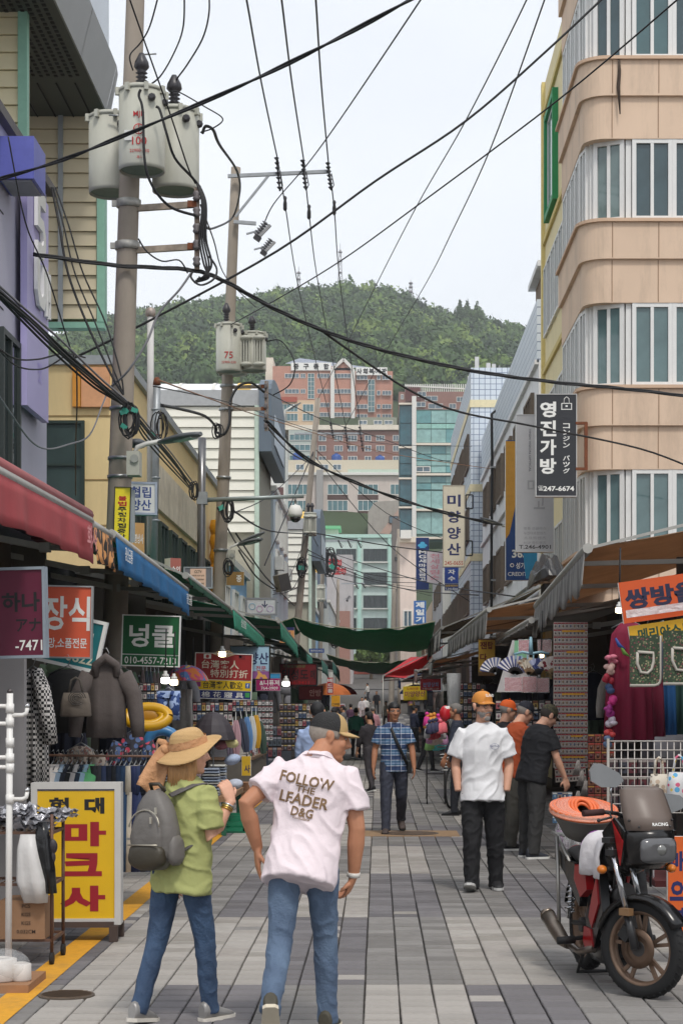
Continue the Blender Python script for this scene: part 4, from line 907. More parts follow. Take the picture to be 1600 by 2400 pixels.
def lamp(label, base, elbow, heads, Y, boxp=None, rod=None, r=.03):
 t = thing('street_lamp', label, 'street lamp', tuple(W(*base, Y))); b = MB(); pts = [W(*p, Y) for p in [base]+elbow]; b.tube(pts, r, 8); b.build('arm', mat((196, 196, 190), .5), t)
 for (x0, y0, x1, y1, dy) in heads:
  a, c = W(x0, y0, Y), W(x1, y1, Y-dy); b = MB(); d = c-a; n = 8; rs = []; side = d.cross(V((0, 0, 1))).normalized(); up = side.cross(d).normalized(); L = d.length
  for i in range(n+1):
   f = i/n; w = L*.14*(.45+.75*sin(pi*min(1, f*.8+.14)))*(1 if f < .97 else .5); h = L*.075*(.7+.5*sin(pi*f))
   rs.append([a+d*f+side*w*cos(2*pi*k/10)+up*h*(sin(2*pi*k/10)*(.9 if sin(2*pi*k/10) > 0 else .35)) for k in range(10)])
  b.rings(rs); b.build('lamp_head', mat((92, 96, 98), .5, .1, 6), t); b = MB(); m_ = a.lerp(c, .6)-up*L*.03; b.box(m_, (L*.45, L*.16, L*.02), d.to_track_quat('X', 'Z').to_matrix()); b.build('lens', mat((170, 176, 170), .2), t)
 if boxp: a, c = W(boxp[0], boxp[3], Y-.02), W(boxp[2], boxp[1], Y-.02); b = MB(); b.bb((a.x, Y-.14, a.z), (c.x, Y+.1, c.z)); b.build('control_box', TRG, t); b = MB(); b.lathe(((a.x+c.x)/2+.02, Y-.15, (a.z+c.z)/2+.05), [(.05, 0), (.05, .02)], 12, 'Y'); b.build('dial', mat((150, 152, 146), .5), t)
lamp('single grey street lamp reaching right from the first pole', (316, 1062), [(322, 1048), (345, 1040), (380, 1034)], [(380, 1038, 471, 1018, .5)], 21.7, (300, 1060, 330, 1116))
lamp('double headed grey street lamp on the second pole', (535, 1340), [(533, 1300), (540, 1282), (565, 1272)], [(562, 1274, 620, 1248, .2), (562, 1278, 614, 1264, .6)], 40.6, (536, 1290, 550, 1326))
lamp('small lamp head above the green canopy on the right side', (1210, 1236), [(1175, 1232)], [(1175, 1230, 1124, 1214, .1)], 44, None)
lamp('upper distant street lamp beside the leaning pole', (668, 990), [(668, 962), (690, 950)], [(676, 962, 705, 944, .1)], 92, None, r=.06)
t = thing('lamp_back', 'dark lamp head half hidden behind the first pole', 'street lamp', tuple(W(320, 1040, 22.6))); b = MB(); b.ell(W(322, 1040, 22.5), (.12, .2, .06)); b.build('lamp_head', mat((82, 86, 90), .5), t)
t = thing('vent_pipe', 'white vent pipe with a rusty turbine cap behind the first pole', 'pipe', tuple(W(352, 1260, 29))); b = MB(); b.tube([W(352, 1300, 29), W(353, 900, 29), W(353, 742, 29)], .055, 10); b.build('pipe', mat((206, 204, 202), .6, .06, 3, dirt=.4), t)
b = MB(); c0 = W(353, 731, 29)
b.lathe(c0, [(.05, -.09), (.08, -.06), (.085, 0), (.07, .05), (.02, .075)], 14); b.build('turbine', mat((170, 158, 150), .5, .3, 20, metal=.5), t)
t = thing('grey_duct', 'grey ribbed duct pipe beside the white vent pipe', 'pipe', tuple(W(366, 1330, 28.8))); b = MB(); b.tube([W(360, 1340, 28.8), W(366, 1000, 28.8), W(368, 905, 28.8)], .062, 12); b.build('duct', GALV, t)
for y in (960, 1020, 1120, 1220): b = MB(); b.lathe(W(365, y, 28.8), [(.064, -.015), (.075, -.012), (.075, .012), (.064, .015)], 12); b.build('hoop', RUST if y == 1020 else GALV, t)
b = MB(); b.lathe(W(368, 902, 28.8), [(.066, 0), (.05, .09), (.03, .12)], 12); b.build('cap', RUST, t)
t = thing('camera_mast', 'steel mast with a long arm holding a white dome camera', 'mast', tuple(W(472, 1330, 38))); SSM = mat((128, 128, 130), .3, .08, 3, metal=.7)
b = MB(); b.tube([W(470, 1646+185, 38), W(472, 1200, 38), W(474, 1026, 38)], .085, 14); b.build('post', SSM, t); b = MB(); b.tube([W(474, 1172, 38), W(712, 1163, 38)], [.05, .04], 10); b.build('arm', mat((150, 160, 158), .4, metal=.4), t)
b = MB(); a = W(474, 1168, 38); b.box(a, (.22, .2, .26)); b.build('joint_box', GALV, t)
p = W(692, 1203, 38)
t = thing('dome_camera', 'white dome security camera hanging from the long mast arm', 'camera', (p.x, p.y, p.z-.2)); b = MB(); b.lathe(p, [(.02, .22), (.02, .18), (.1, .165), (.145, .08), (.155, -.02), (.13, -.08)], 18); b.build('housing', WHITE, t)
b = MB(); b.lathe(p, [(.125, -.075), (.11, -.14), (.05, -.19), (.01, -.195)], 16); b.build('dome', glass((40, 38, 40), .05), t); b = MB(); b.tube([p+V((0, 0, .2)), p+V((0, 0, .38))], .025, 6); b.build('hanger', STEEL, t)
BK = mat((24, 24, 26), .6, .1); GYW = mat((120, 120, 124), .6, .1); TEALW = mat((60, 150, 130), .6)
def smooth_pts(ps, k=6):
 out = []; n = len(ps)
 for i in range(n-1):
  a, c, d, f = ps[max(i-1, 0)], ps[i], ps[i+1], ps[min(i+2, n-1)]
  for j in range(k):
   u = j/k; out.append(.5*((2*c)+(d-a)*u+(2*a-5*c+4*d-f)*u*u+(3*c-a-3*d+f)*u**3))
 return out+[ps[-1]]
def wire(label, pts, r=.012, m=None, group=None, twist=0, name='power_cable', cat='cable'):
 ps = smooth_pts([W(*p) for p in pts]); b = MB()
 if twist:
  for q in range(twist):
   ph = q*2*pi/twist; b.tube([p+V((cos(ph+i*.7)*r*1.1, sin(ph+i*.7)*r*.5, sin(ph+i*.7)*r*1.1)) for i, p in enumerate(ps)], r, 5)
 else: b.tube(ps, r, 6)
 return one(b, name, m or BK, label, cat, group)
wire('thick black cable crossing in front of the transformers up to the top edge', [(-60, 436, 20), (120, 384, 19.3), (280, 322, 18.7), (560, 203, 17.6), (790, 91, 16.8), (1000, -22, 16)], .013, twist=2)
wire('thick black cable rising from the cream tower to the peach building top', [(160, 846, 25), (350, 752, 25), (650, 588, 25), (880, 424, 25), (1093, 282, 25), (1290, 110, 25), (1470, -60, 25)], .017)
wire('thin black wire rising in parallel below the thick one', [(525, 770, 41), (660, 695, 36), (800, 610, 32), (973, 485, 29), (1310, 232, 25), (1620, -30, 22)], .012)
wire('thin wire falling steeply from the top edge, left one of two', [(1250, -60, 26), (1233, 0, 27), (1090, 284, 33), (975, 485, 40), (870, 690, 52), (800, 830, 64), (745, 935, 74)], .013)
wire('thin wire falling steeply from the top edge, right one of two', [(1290, -50, 26), (1275, 0, 27), (1150, 345, 33), (1060, 540, 40), (1000, 660, 50), (905, 822, 64), (800, 1016, 76)], .013)
wire('thin black wire from the top edge down to the fuse cutouts', [(1010, -40, 26), (985, 0, 27), (800, 275, 34), (720, 385, 38), (640, 480, 40.6), (612, 545, 40.8)], .014)
for i, (a, c, d_, e_, l) in enumerate((((560, -80, 25), (578, 0, 27), (652, 380, 40.8), [(668, 480, 41), (705, 700, 55), (778, 1000, 76)], 'left'), ((648, -80, 25), (660, 0, 27), (713, 384, 40.8), [(724, 500, 41), (750, 690, 55), (812, 1010, 76)], 'middle'), ((733, -80, 25), (740, 0, 27), (770, 388, 40.8), [(783, 490, 41), (800, 690, 55), (846, 1010, 76)], 'right'))):
 wire(l+' high line of the three meeting the crossarm from above', [a, c, ((c[0]+d_[0])/2-2, (c[1]+d_[1])/2+6, 33), d_], .016)
 wire(l+' line leaving the crossarm insulators downwards', [d_]+e_, .014)
 p = W(*e_[0]); b = MB(); b.lathe(p, [(.02, .2), (.045, .16), (.03, .1), (.045, .04), (.045, -.1), (.02, -.14)], 8); one(b, 'line_connector', INS, l+' black connector under the top crossarm', 'connector')
wire('heaviest black bundled cable sagging right across the whole street', [(80, 596, 21.4), (270, 622, 21.8), (440, 632, 21.8), (520, 656, 22), (640, 722, 22.6), (760, 776, 23.2), (900, 822, 24), (1100, 868, 25), (1300, 896, 26), (1450, 910, 27), (1640, 932, 28)], .015, twist=3)
wire('black cable splitting below the heavy bundle towards the peach building', [(760, 780, 23.2), (860, 850, 24.4), (960, 915, 25.5), (1075, 965, 27), (1255, 1000, 28), (1500, 1052, 30), (1640, 1105, 31)], .016)
wire('double black cable from the second pole to the tiled building sign', [(622, 985, 40.8), (720, 1076, 42), (860, 1142, 44), (1000, 1190, 46), (1130, 1222, 48), (1216, 1236, 49)], .024, twist=2)
wire('thin wire from the first rack down to the second pole', [(470, 480, 21.8), (500, 560, 25), (530, 650, 32), (600, 720, 41)], .010)
wire('black loop cable from the right transformer to the fuse arm', [(475, 312, 22), (482, 296, 21.9), (500, 305, 22), (515, 340, 24), (555, 400, 30), (562, 450, 34), (545, 510, 38), (500, 535, 30), (478, 528, 22)], .020)
wire('black loop from the bushing out over the transformers', [(405, 216, 22.2), (400, 215, 22.2), (420, 216, 22), (480, 250, 21.9), (522, 278, 21.8), (500, 300, 21.8), (470, 310, 21.9)], .009)
wire('curved wire from the right bushing up to the top edge', [(412, 200, 22.2), (415, 185, 22.2), (440, 150, 21.8), (475, 90, 21), (490, 30, 20.5), (489, -30, 20)], .010)
wire('curved wire from the front transformer up to the top edge', [(340, 205, 21.8), (375, 180, 21.6), (410, 120, 21), (430, 60, 20.6), (432, -30, 20)], .010)
wire('wire dropping from the front bushing along the pole', [(312, 165, 21.5), (305, 130, 21.4), (330, 100, 21.4), (352, 60, 21), (374, -20, 20.6)], .010)
wire('diagonal wire from the top edge past the transformers', [(298, -20, 20), (340, 100, 20.6), (400, 270, 21.2), (440, 390, 21.6), (458, 430, 21.8)], .010)
wire('first thick cable draped over the front transformer', [(330, 210, 21.2), (326, 225, 21.2), (335, 260, 21.2), (340, 380, 21.2), (360, 440, 21.3), (400, 485, 21.5), (458, 505, 21.7)], .017)
wire('second thick cable draped between the two right transformers', [(366, 250, 21.25), (375, 258, 21.25), (390, 310, 21.25), (410, 370, 21.4), (450, 415, 21.7), (470, 440, 21.8)], .017)
for i in range(4): wire('%s black cable from the left hanging down the first insulator rack' % ('first', 'second', 'third', 'fourth')[i], [(462+i*3, 430+i*4, 21.75), (474+i*3, 480, 21.7), (468+i*5, 560, 21.7), (478+i*6, 620, 21.7), (490-i*5, 650, 21.7), (455+i*4, 662-i*4, 21.75)], .014, group='cables hanging down the first insulator rack')
wire('black loop swinging below the first rack', [(455, 632, 21.8), (448, 650, 21.7), (470, 668, 21.6), (500, 655, 21.7), (508, 630, 21.8), (490, 600, 21.8)], .013)
wire('thin wire hanging low between pole arms', [(325, 560, 21.9), (345, 590, 21.8), (380, 612, 21.7), (420, 610, 21.7), (440, 640, 21.8)], .010)
for i, (dx, dy, m) in enumerate(((0, 0, BK), (8, 4, BK), (-4, 8, BK), (4, -10, GYW), (-10, 12, BK), (12, 14, BK))):
 wire('%s cable bundled below the main one by the lavender building' % ('', 'second', 'third', 'grey fourth', 'fifth', 'lowest')[i] if i else 'main bundled cable running from the lavender building to the first pole', [(-40, 645+dy, 16.8), (60+dx, 738+dy, 18), (140+dx, 812+dy*1.4, 19.4), (230+dx, 895+dy, 20.8), (300, 950+dy*.7, 21.7), (345+dx, 1010+dy, 24), (400+dx, 1075+dy, 29), (452, 1140+dy, 36)], .013 if i else .02, m, None if i == 0 else 'cables bundled along the left buildings')
wire('black cable drooping across the lavender windows', [(-30, 790, 17.5), (30, 838, 18.3), (90, 842, 19), (150, 828, 20), (200, 838, 21)], .010)
wire('second black cable drooping lower across the lavender windows', [(-30, 780, 17.5), (30, 852, 18.3), (90, 866, 19), (130, 850, 19.6), (170, 820, 20.5)], .009)
wire('grey twisted wire drooping before the yellow building', [(-20, 900, 17.8), (20, 960, 18.2), (70, 1030, 19), (110, 1052, 19.5), (160, 1042, 20.3), (210, 1020, 21), (240, 950, 21.6), (250, 925, 21.7)], .010, GYW)
wire('pale wire slanting up from the pole collar to the rack', [(262, 905, 21.8), (300, 870, 21.6), (345, 800, 21.6), (372, 735, 21.7), (420, 680, 21.7), (448, 640, 21.75)], .014, GYW)
for i, x in enumerate((0, 10, 22)): wire('%s dark wire dropping from the purple sign to the first pole' % {0: 'thick', 10: 'middle thin', 22: 'right thin'}[x], [(122+x*.4, 440, 22.3), (140+x, 530, 22), (160+x*1.6, 640, 21.9), (205+x*2, 760, 21.8), (262+x, 880, 21.7), (290, 925, 21.7)], .011 if i else .016, group='wires dropping from the purple sign to the pole')
wire('thin wire across the purple sign down to the pole', [(20, 320, 20), (60, 520, 20.3), (110, 640, 20.7), (160, 800, 21.2), (180, 850, 21.5)], .009)
wire('dark wire running down the yellow facade', [(180, 850, 22), (181, 950, 24), (178, 1050, 27), (178, 1160, 29)], .010)
wire('thin brown wire from the pole over to the right building', [(370, 890, 26), (480, 930, 32), (640, 985, 48), (900, 1060, 62), (1160, 1100, 66)], .012, mat((150, 110, 84), .7))
wire('black cable looping into the second pole from the left', [(378, 950, 29), (420, 958, 33), (480, 975, 38), (505, 1000, 40.5), (506, 1015, 40.6)], .03)
wire('black cable ring hanging at the second pole', [(506, 1012, 40.6), (525, 1018, 40.4), (538, 990, 40.4), (540, 940, 40.5), (560, 905, 40.6), (590, 898, 40.7), (620, 920, 40.8)], .03)
wire('thin loop wire from the second transformers to the rack', [(625, 800, 40.7), (660, 800, 40.5), (690, 850, 40.4), (680, 900, 40.5), (640, 926, 40.8)], .014)
wire('long thin wire from the second rack to the far buildings', [(626, 920, 41), (760, 985, 52), (900, 1030, 62), (1020, 1075, 70), (1100, 1090, 74)], .012)
wire('long thin wire crossing before the beige apartments', [(360, 905, 24), (560, 950, 40), (740, 1010, 60), (900, 1040, 66), (1105, 1046, 72)], .010)
rr = random.Random(21)
for i in range(16):                                      # the tangle between the far poles
 a = rr.choice([(700, 1440, 74), (722, 1290, 74), (706, 1340, 74), (735, 1050, 74), (757, 1300, 104), (755, 1340, 104), (726, 1240, 74)]); c = rr.choice([(1090, 1330, 72), (1100, 1400, 72), (1070, 1290, 80), (620, 1310, 60), (596, 1290, 48), (640, 1400, 66), (1010, 1380, 100), (930, 1380, 125), (545, 1220, 41), (792, 1390, 130), (1090, 1230, 72)])
 m_ = ((a[0]+c[0])/2+rr.uniform(-10, 10), max(a[1], c[1])*.6+min(a[1], c[1])*.4+rr.uniform(0, 22), (a[2]+c[2])/2)
 wire('%s black wire, tangle %s, from the %s' % (['slack', 'taut', 'low', 'high'][i % 4], ['above the green canopy', 'before the mint building', 'beside the blue building', 'by the arcade roofs'][i//4], {74: 'leaning pole', 104: 'slim farther pole'}[a[2]]), [(a[0], a[1]+rr.uniform(-20, 20), a[2]), m_, (c[0], c[1]+rr.uniform(-25, 25), c[2])], rr.choice([.014, .018, .024]), group='tangled wires between the far poles')
for i, (a, c) in enumerate((((553, 1250, 41), (690, 1420, 72)), ((510, 1190, 40), (600, 1330, 60)), ((1120, 1395, 60), (760, 1330, 104)), ((1205, 1398, 50), (755, 1290, 104)), ((625, 1000, 41), (735, 1090, 74)), ((560, 1290, 41), (640, 1380, 60)))):
 wire('black service cable '+('from the second to the leaning pole', 'from the second pole to the blue building', 'from the right row to the slim pole', 'over the brown awnings to the slim pole', 'from the rack to the leaning pole top', 'low beside the double street lamp')[i], [a, ((a[0]+c[0])/2, (a[1]+c[1])/2+16, (a[2]+c[2])/2), c], .022, group='service cables between the middle poles')
def coil(label, px, py, Y, r, n, tags=0):
 p = W(px, py, Y); t = thing('cable_coil', label, 'cable coil', (p.x, p.y, p.z-r)); q = random.Random(int(px+py)); b = MB()
 for i in range(n):
  a = r*q.uniform(.55, 1.1); h = r*q.uniform(.8, 1.5); ph = q.uniform(0, 6.3); cx = q.uniform(-.3, .3)*r
  b.tube([p+V((cx+cos(ph+k*.63)*a*.6, -.04*i/n*r*4, sin(ph+k*.63)*h)) for k in range(11)], .010*max(1, Y/30), 5)
 b.build('loops', BK, t)
 for i in range(tags): k = MB(); k.box(p+V((q.uniform(-.9, .9)*r, -.2*r, q.uniform(-1, 1)*r)), (.09*Y/24, .012, .06*Y/24), (RY(q.uniform(-1, 1)) @ RZ(.3)).to_3x3()); k.build('tag', TEALW, t)
coil('black cable coil with teal tags hanging on the first pole', 305, 985, 21.6, .15, 9, 4); coil('loose black loops on the yellow building corner', 375, 1000, 26, .15, 5, 1); coil('wire tangle on the mast by the yellow trim', 455, 1150, 37, .14, 5); coil('green and black cable knot on the second pole', 533, 1195, 40.4, .2, 8, 1); coil('coil knot at the foot of the second transformers', 510, 1010, 40.5, .15, 5); coil('cable tangle at the slim farther pole', 770, 1318, 103, .6, 12, 1); coil('large cable tangle on the leaning pole', 706, 1330, 73.5, .3, 7, 1); coil('black coil hanging under the far green canopy', 782, 1496, 70, .35, 6); coil('wire tuft low on the second pole', 535, 1330, 40.3, .16, 5)
def cloth(col, tr=.25, **k): return mat(col, .85, .10, 3, bump=.15, bs=14, trans=tr, dirt=.25, **k)
FRM = mat((168, 166, 160), .45, .1, 6, metal=.4)
def awning(label, X, Xb, y0, y1, z0, z1, zb, m, vm, vh=.28, scal=0., stripes=None, vstripes=None, cat='awning', und=None, arms=2, bar=.045, txt=None):
 t = thing('awning', label, cat, (X, (y0+y1)/2, min(z0, z1)-vh)); n = 26
 b = MB()
 def fn(u, v): y = y0+(y1-y0)*u; z = z0+(z1-z0)*u; zz_ = zb+(z1-z0)*u*.4; return V((X+(Xb-X)*v, y, z+(zz_-z)*v-.07*sin(pi*v)-.02*sin(u*9+v)*sin(pi*v)))
 b.sheet(fn, n, 8, .008, stripes); b.build('canvas', m, t)
 b = MB(); s = 1 if X < 0 else -1
 def fv(u, v):
  y = y0+(y1-y0)*u; z = z0+(z1-z0)*u-.02; w = .018*sin(u*(y1-y0)*9.0)*v+.012*sin(u*31+1)*v
  hh = vh*(1+scal*abs(sin(u*(y1-y0)*7))+.06*sin(u*5+2))
  return V((X+s*(.03+w+.02*v), y+.0, z-hh*v))
 b.sheet(fv, max(30, int((y1-y0)*9)), 4, .006, vstripes); b.build('valance', vm, t)
 b = MB(); b.tube([(X, y0-.03, z0), (X, y1+.03, z1)], bar, 8); b.build('front_bar', FRM, t)
 for k in range(arms):
  f = .12+.76*k/max(1, arms-1); y = y0+(y1-y0)*f; z = z0+(z1-z0)*f; b = MB(); xm = X+(Xb-X)*.45
  b.bar((X, y, z-.07), (xm, y+.25, z-.02), .06, .05); b.bar((xm, y+.25, z-.02), (Xb, y, z+.16), .07, .06); b.box((xm, y+.25, z-.02), (.1, .1, .09)); b.build('arm', FRM, t)
 for y in (y0, y1):
  b = MB(); f = 0 if y == y0 else 1; z = z0+(z1-z0)*f; b.bar((X, y, z), (Xb, y, zb), .03); b.build('side_rail', FRM, t)
 if txt:
  for s_, f, h, w, tm_ in txt:
   yy = y0+(y1-y0)*f; zz_ = z0+(z1-z0)*f-vh*.52
   text(t, s_, Matrix.Translation((X+s*.095, yy, zz_)) @ RZ(pi/2*s) @ RX(pi/2), h, w, tm_, .02)
 return t
C_RED = cloth((176, 76, 80), .2); C_BLUE = cloth((34, 106, 158), .2); C_GRN = cloth((20, 112, 84), .25); C_DGR = cloth((16, 74, 52), .3); C_BRN = cloth((182, 150, 120), .5); C_GREY = cloth((150, 146, 140), .25); C_DK = cloth((66, 58, 50), .2)
t0 = awning('faded red awning with a rolled edge nearest on the left', -2.42, -4.15, 9.6, 15.0, 3.14, 3.22, 3.85, cloth((40, 60, 88), .2), C_RED, .33, txt=[('화사', .93, .18, .5, mat((220, 150, 150), .8))])
b = MB(); b.tube([(-2.44, 9.5, 3.19), (-2.44, 15.05, 3.27)], .06, 10); b.build('roller', mat((150, 84, 84), .7, .15, 4), t0)
awning('short orange brown swirl striped awning between the red and blue ones', -2.42, -4.15, 15.1, 16.1, 3.2, 3.2, 3.8, C_DK, pmat('swirl', [(206, 140, 84), (40, 34, 30), (214, 150, 90), (60, 44, 36), (206, 140, 84)], 3.5), .3, arms=0)
awning('bright blue awning valance with pale lettering on the left', -2.4, -4.15, 16.2, 22.4, 3.22, 3.10, 3.95, C_GRN, C_BLUE, .29, txt=[('광신금통', .07, .13, .5, WHITE), ('광신금통', .93, .13, .6, WHITE)], arms=3)
awning('dark green awning roof beyond the blue valance', -2.42, -4.15, 22.6, 29.1, 3.3, 3.22, 4.1, C_GRN, C_DGR, .1, arms=3)
awning('green awning valance, nearest of the green row on the left', -2.4, -4.15, 29.3, 37.3, 3.24, 3.06, 3.8, C_GRN, mat((62, 150, 122), .85, .1, 3, trans=.2), .30, txt=[('성신침장', .2, .14, 1.2, WHITE)])
awning('second green awning valance overlapping behind the first', -2.1, -4.0, 38, 46, 3.42, 3.2, 3.9, C_GRN, mat((70, 156, 130), .85, .1, 3, trans=.2), .34)
awning('third green awning with a short pale green valance beyond the leaning pole', -2.3, -4.0, 52, 62, 3.35, 3.25, 3.9, C_DGR, mat((76, 160, 138), .85, .1, 3, trans=.2), .36)
awning('small green awning farther along the left row', -2.1, -3.8, 66, 74, 3.3, 3.2, 3.8, C_DGR, mat((86, 150, 136), .85, .1, 3, trans=.2), .45)
awning('faded teal awning far down the left row', -2.0, -3.7, 78, 92, 3.5, 3.3, 3.9, C_GREY, mat((76, 140, 128), .85, .1, 3, trans=.2), .5)
awning('large brown awning with a pleated grey striped valance on the right', 2.15, 4.9, 18.4, 24.2, 3.28, 3.0, 3.95, C_BRN, [mat((176, 174, 170), .85, .08, 4, trans=.25), mat((140, 138, 136), .85, .08, 4, trans=.25)], .34, .25, vstripes=lambda u: int(u*60) % 2, arms=3, bar=.055)
awning('lower grey awning tucked under the large brown one', 2.02, 4.2, 23.6, 30, 2.78, 2.75, 3.3, C_GREY, C_GREY, .06, arms=2)
awning('second brown awning with black and white striped valance on the right', 1.75, 4.2, 28.2, 44, 3.16, 3.22, 3.75, [C_BRN, cloth((112, 84, 62), .35)], [mat((170, 168, 164), .85, .08, 4, trans=.25), mat((104, 102, 98), .85, .08, 4, trans=.25)], .36, .1, stripes=lambda u: int(u*52) % 2, vstripes=lambda u: int(u*70) % 2, arms=3)
awning('dark striped awning roof higher behind the second brown one', 1.6, 4.15, 44.5, 56, 3.55, 3.55, 4.6, [C_DK, cloth((176, 156, 122), .2)], [mat((40, 38, 36), .85), mat((196, 190, 180), .85)], .5, stripes=lambda u: int(u*26) % 2, vstripes=lambda u: int(u*26) % 2)
awning('olive beige awning with a pale end beyond the striped ones', 1.75, 4, 56, 67, 3.0, 3.0, 3.6, C_BRN, cloth((190, 188, 180), .2), .42)
awning('bright red sloping awning reaching far over the street', .25, 2.7, 70, 82, 2.75, 2.75, 4.0, cloth((222, 70, 76), .45), cloth((222, 70, 76), .3), .12)
awning('navy blue awning below the bright red one', .85, 2.6, 64, 70, 2.5, 2.6, 3.2, cloth((40, 66, 118), .2), cloth((40, 66, 118), .2), .3)
awning('pale pink scalloped awning beside the navy one', 1.35, 2.8, 60, 65, 2.75, 2.85, 3.2, cloth((206, 160, 150), .2), cloth((216, 178, 168), .2), .3, .3)
awning('white beige awning far down the right row', 1.2, 3.4, 84, 104, 3.4, 3.3, 3.9, C_GREY, cloth((196, 190, 180), .2), .5)
t = thing('tent_roof', 'bright red sloping tent roof far down the street on the right', 'tent', (1.2, 71, 2.6)); b = MB(); ps = [W(897, 1583, 70), W(968, 1592, 69.5), W(1012, 1539, 73), W(962, 1540, 74)]; b.sheet(lambda u, v: ps[0].lerp(ps[1], u).lerp(ps[3].lerp(ps[2], u), v)+V((0, 0, -.12*sin(pi*v)*sin(pi*u))), 10, 8, .01); b.build('cloth', cloth((226, 76, 84), .35), t); b = MB()
for p in ps[:2]: b.tube([V((p.x, p.y, 0)), p], .03, 6)
b.build('pole', FRM, t)
t = thing('tarp_bundle', 'black tarpaulin bundle gathered on top of the brown awnings', 'tarpaulin', (3.0, 33, 3.35)); b = MB(); 
rs = []
for i in range(12):
 f = i/11; c = W(1236+f*90, 1380-20*sin(pi*f)**.6-8*f, 30.5); e_ = sin(pi*min(1, max(0, f)))**.6
 rs.append([c+V((0, cos(2*pi*k/16)*(.2+.45*e_), max(-.12, sin(2*pi*k/16))*(.08+.26*e_)*(1+.35*sin(k*2.4+i*1.1))+.05*noise.noise((k*1.3, i*.9, 2)))) for k in range(16)])
b.rings(rs, smooth=False); b.build('cover', mat((34, 34, 36), .35, .15, 9, bump=.5, bs=9), t)
b = MB(); b.bb((W(1270, 0, 30.5).x, 30.2, W(0, 1420, 30.5).z), (W(1285, 0, 30.5).x, 30.8, W(0, 1370, 30.5).z)); b.build('strut', DARK, t)
def sail(label, x0, x1, y0, y1, zl, zr, sag, drop, m):
 t = thing('canopy_sail', label, 'canopy', ((x0+x1)/2, (y0+y1)/2, min(zl, zr)-sag-drop)); b = MB()
 b.sheet(lambda u, v: V((x0+(x1-x0)*u, y0+(y1-y0)*v+.1*sin(u*7), zl+(zr-zl)*u-sag*4*u*(1-u)-drop*v*(.4+.6*u)+.03*sin(u*23+v*3)+.02*sin(u*40+v*5)*(1-v)-.1*sin(pi*v))), 36, 10, .008); b.build('cloth', m, t)
 b = MB(); b.tube([(x0+(x1-x0)*u/12, y0, zl+(zr-zl)*u/12-sag*4*(u/12)*(1-u/12)+.015) for u in range(13)], .018, 6); b.build('rope', mat((150, 150, 130), .8), t)
C_SAIL = mat((34, 118, 82), .6, .12, 2, bump=.2, bs=10, trans=.5)
sail('large dark green canopy cloth sagging across the street', -2.35, 1.6, 50, 57, 4.06, 3.95, .28, .55, C_SAIL)
sail('small green canopy cloth joining the large one from the left', -3.9, -2.35, 50, 55, 3.75, 4.06, .1, .2, C_SAIL)
sail('second olive green canopy cloth farther down the street', -2.4, 1.6, 84, 92, 3.95, 3.75, .3, .45, mat((60, 104, 72), .6, .12, 2, bump=.2, bs=10, trans=.5))
sail('third dark canopy cloth behind the olive one', -1.6, 2.2, 94, 100, 3.7, 3.9, .3, .3, mat((50, 66, 50), .6, .12, 2, trans=.3))
D_IN = mat((36, 33, 32), .9, .25, 1.5); t = thing('market_shops', 'dark open shops behind the left stalls', 'shops', (-4.0, 40, 0))  # dark panels: shade of the open shop interiors put into their colour
for k, y in enumerate([11, 15.2, 19.4, 23.6, 27.8, 32, 37, 42, 48, 54, 60, 67, 75, 84]):
 yn = [11, 15.2, 19.4, 23.6, 27.8, 32, 37, 42, 48, 54, 60, 67, 75, 84, 96][k+1]; q = MB(); q.bb((-4.05, y+.05, gz(y)), (-3.95, yn-.05, 3.4)); q.build('shade_panel', [D_IN, mat((84, 70, 60), .9, .3, 2), mat((60, 62, 66), .8, .2, 2)][k % 3], t); q = MB(); q.bb((-4.05, y-.05, 0), (-3.6, y+.05, 3.4)); q.build('party_wall', mat((104, 98, 90), .9, .2, 2), t)
t = thing('market_shops', 'dark open shops behind the right stalls', 'shops', (4.0, 40, 0))  # right row, interior shade again painted as dark panels
for k, y in enumerate([11, 16, 21, 26, 31, 36, 42, 48, 54, 60, 67, 75, 84]):
 yn = [11, 16, 21, 26, 31, 36, 42, 48, 54, 60, 67, 75, 84, 96][k+1]; q = MB(); q.bb((3.95, y+.05, gz(y)), (4.05, yn-.05, 3.4)); q.build('shade_panel', [D_IN, mat((70, 58, 54), .9, .3, 2), mat((58, 58, 62), .8, .2, 2)][k % 3], t); q = MB(); q.bb((3.5, y-.05, 0), (4.05, y+.05, 3.4)); q.build('party_wall', mat((92, 86, 80), .9, .2, 2), t)
b = MB(); b.bb((2.55, 16.5, -.01), (4.0, 23, .055)); one(b, 'floor_mat', mat((84, 34, 34), .9, .2, 6), 'red shop floor step where two shoppers stand', 'step')
MAR = mat((92, 12, 46), .55, .06); ORG = mat((214, 92, 60), .55, .05); TEA = mat((24, 116, 122), .55, .05); GRN = mat((16, 92, 48), .5, .05); AL = mat((170, 172, 172), .4, .08, metal=.5)
signpx('hanging_sign', 'maroon hanging sign with black script at the left edge', -40, 1333, 106, 1540, 12.3, [(0, 1, MAR)], [('하나', .62, .62, .22, .62, INK, .03), ('アナ', .74, .36, .15, .40, INK, .02), ('-7471', .74, .13, .12, .44, WHITE, .01)], yaw=-.1, frame=mat((140, 150, 160), .5), roll=.02)
t, M_ = signpx('hanging_sign', 'orange hanging sign with big white Korean lettering', 92, 1374, 215, 1541, 14.6, [(0, 1, ORG)], [('장식', .52, .62, .48, .9, WHITE, .02), ('절망,소품전문', .48, .2, .15, .88, WHITE, .015)], yaw=.03, frame=AL, roll=-.02, fw=.012)
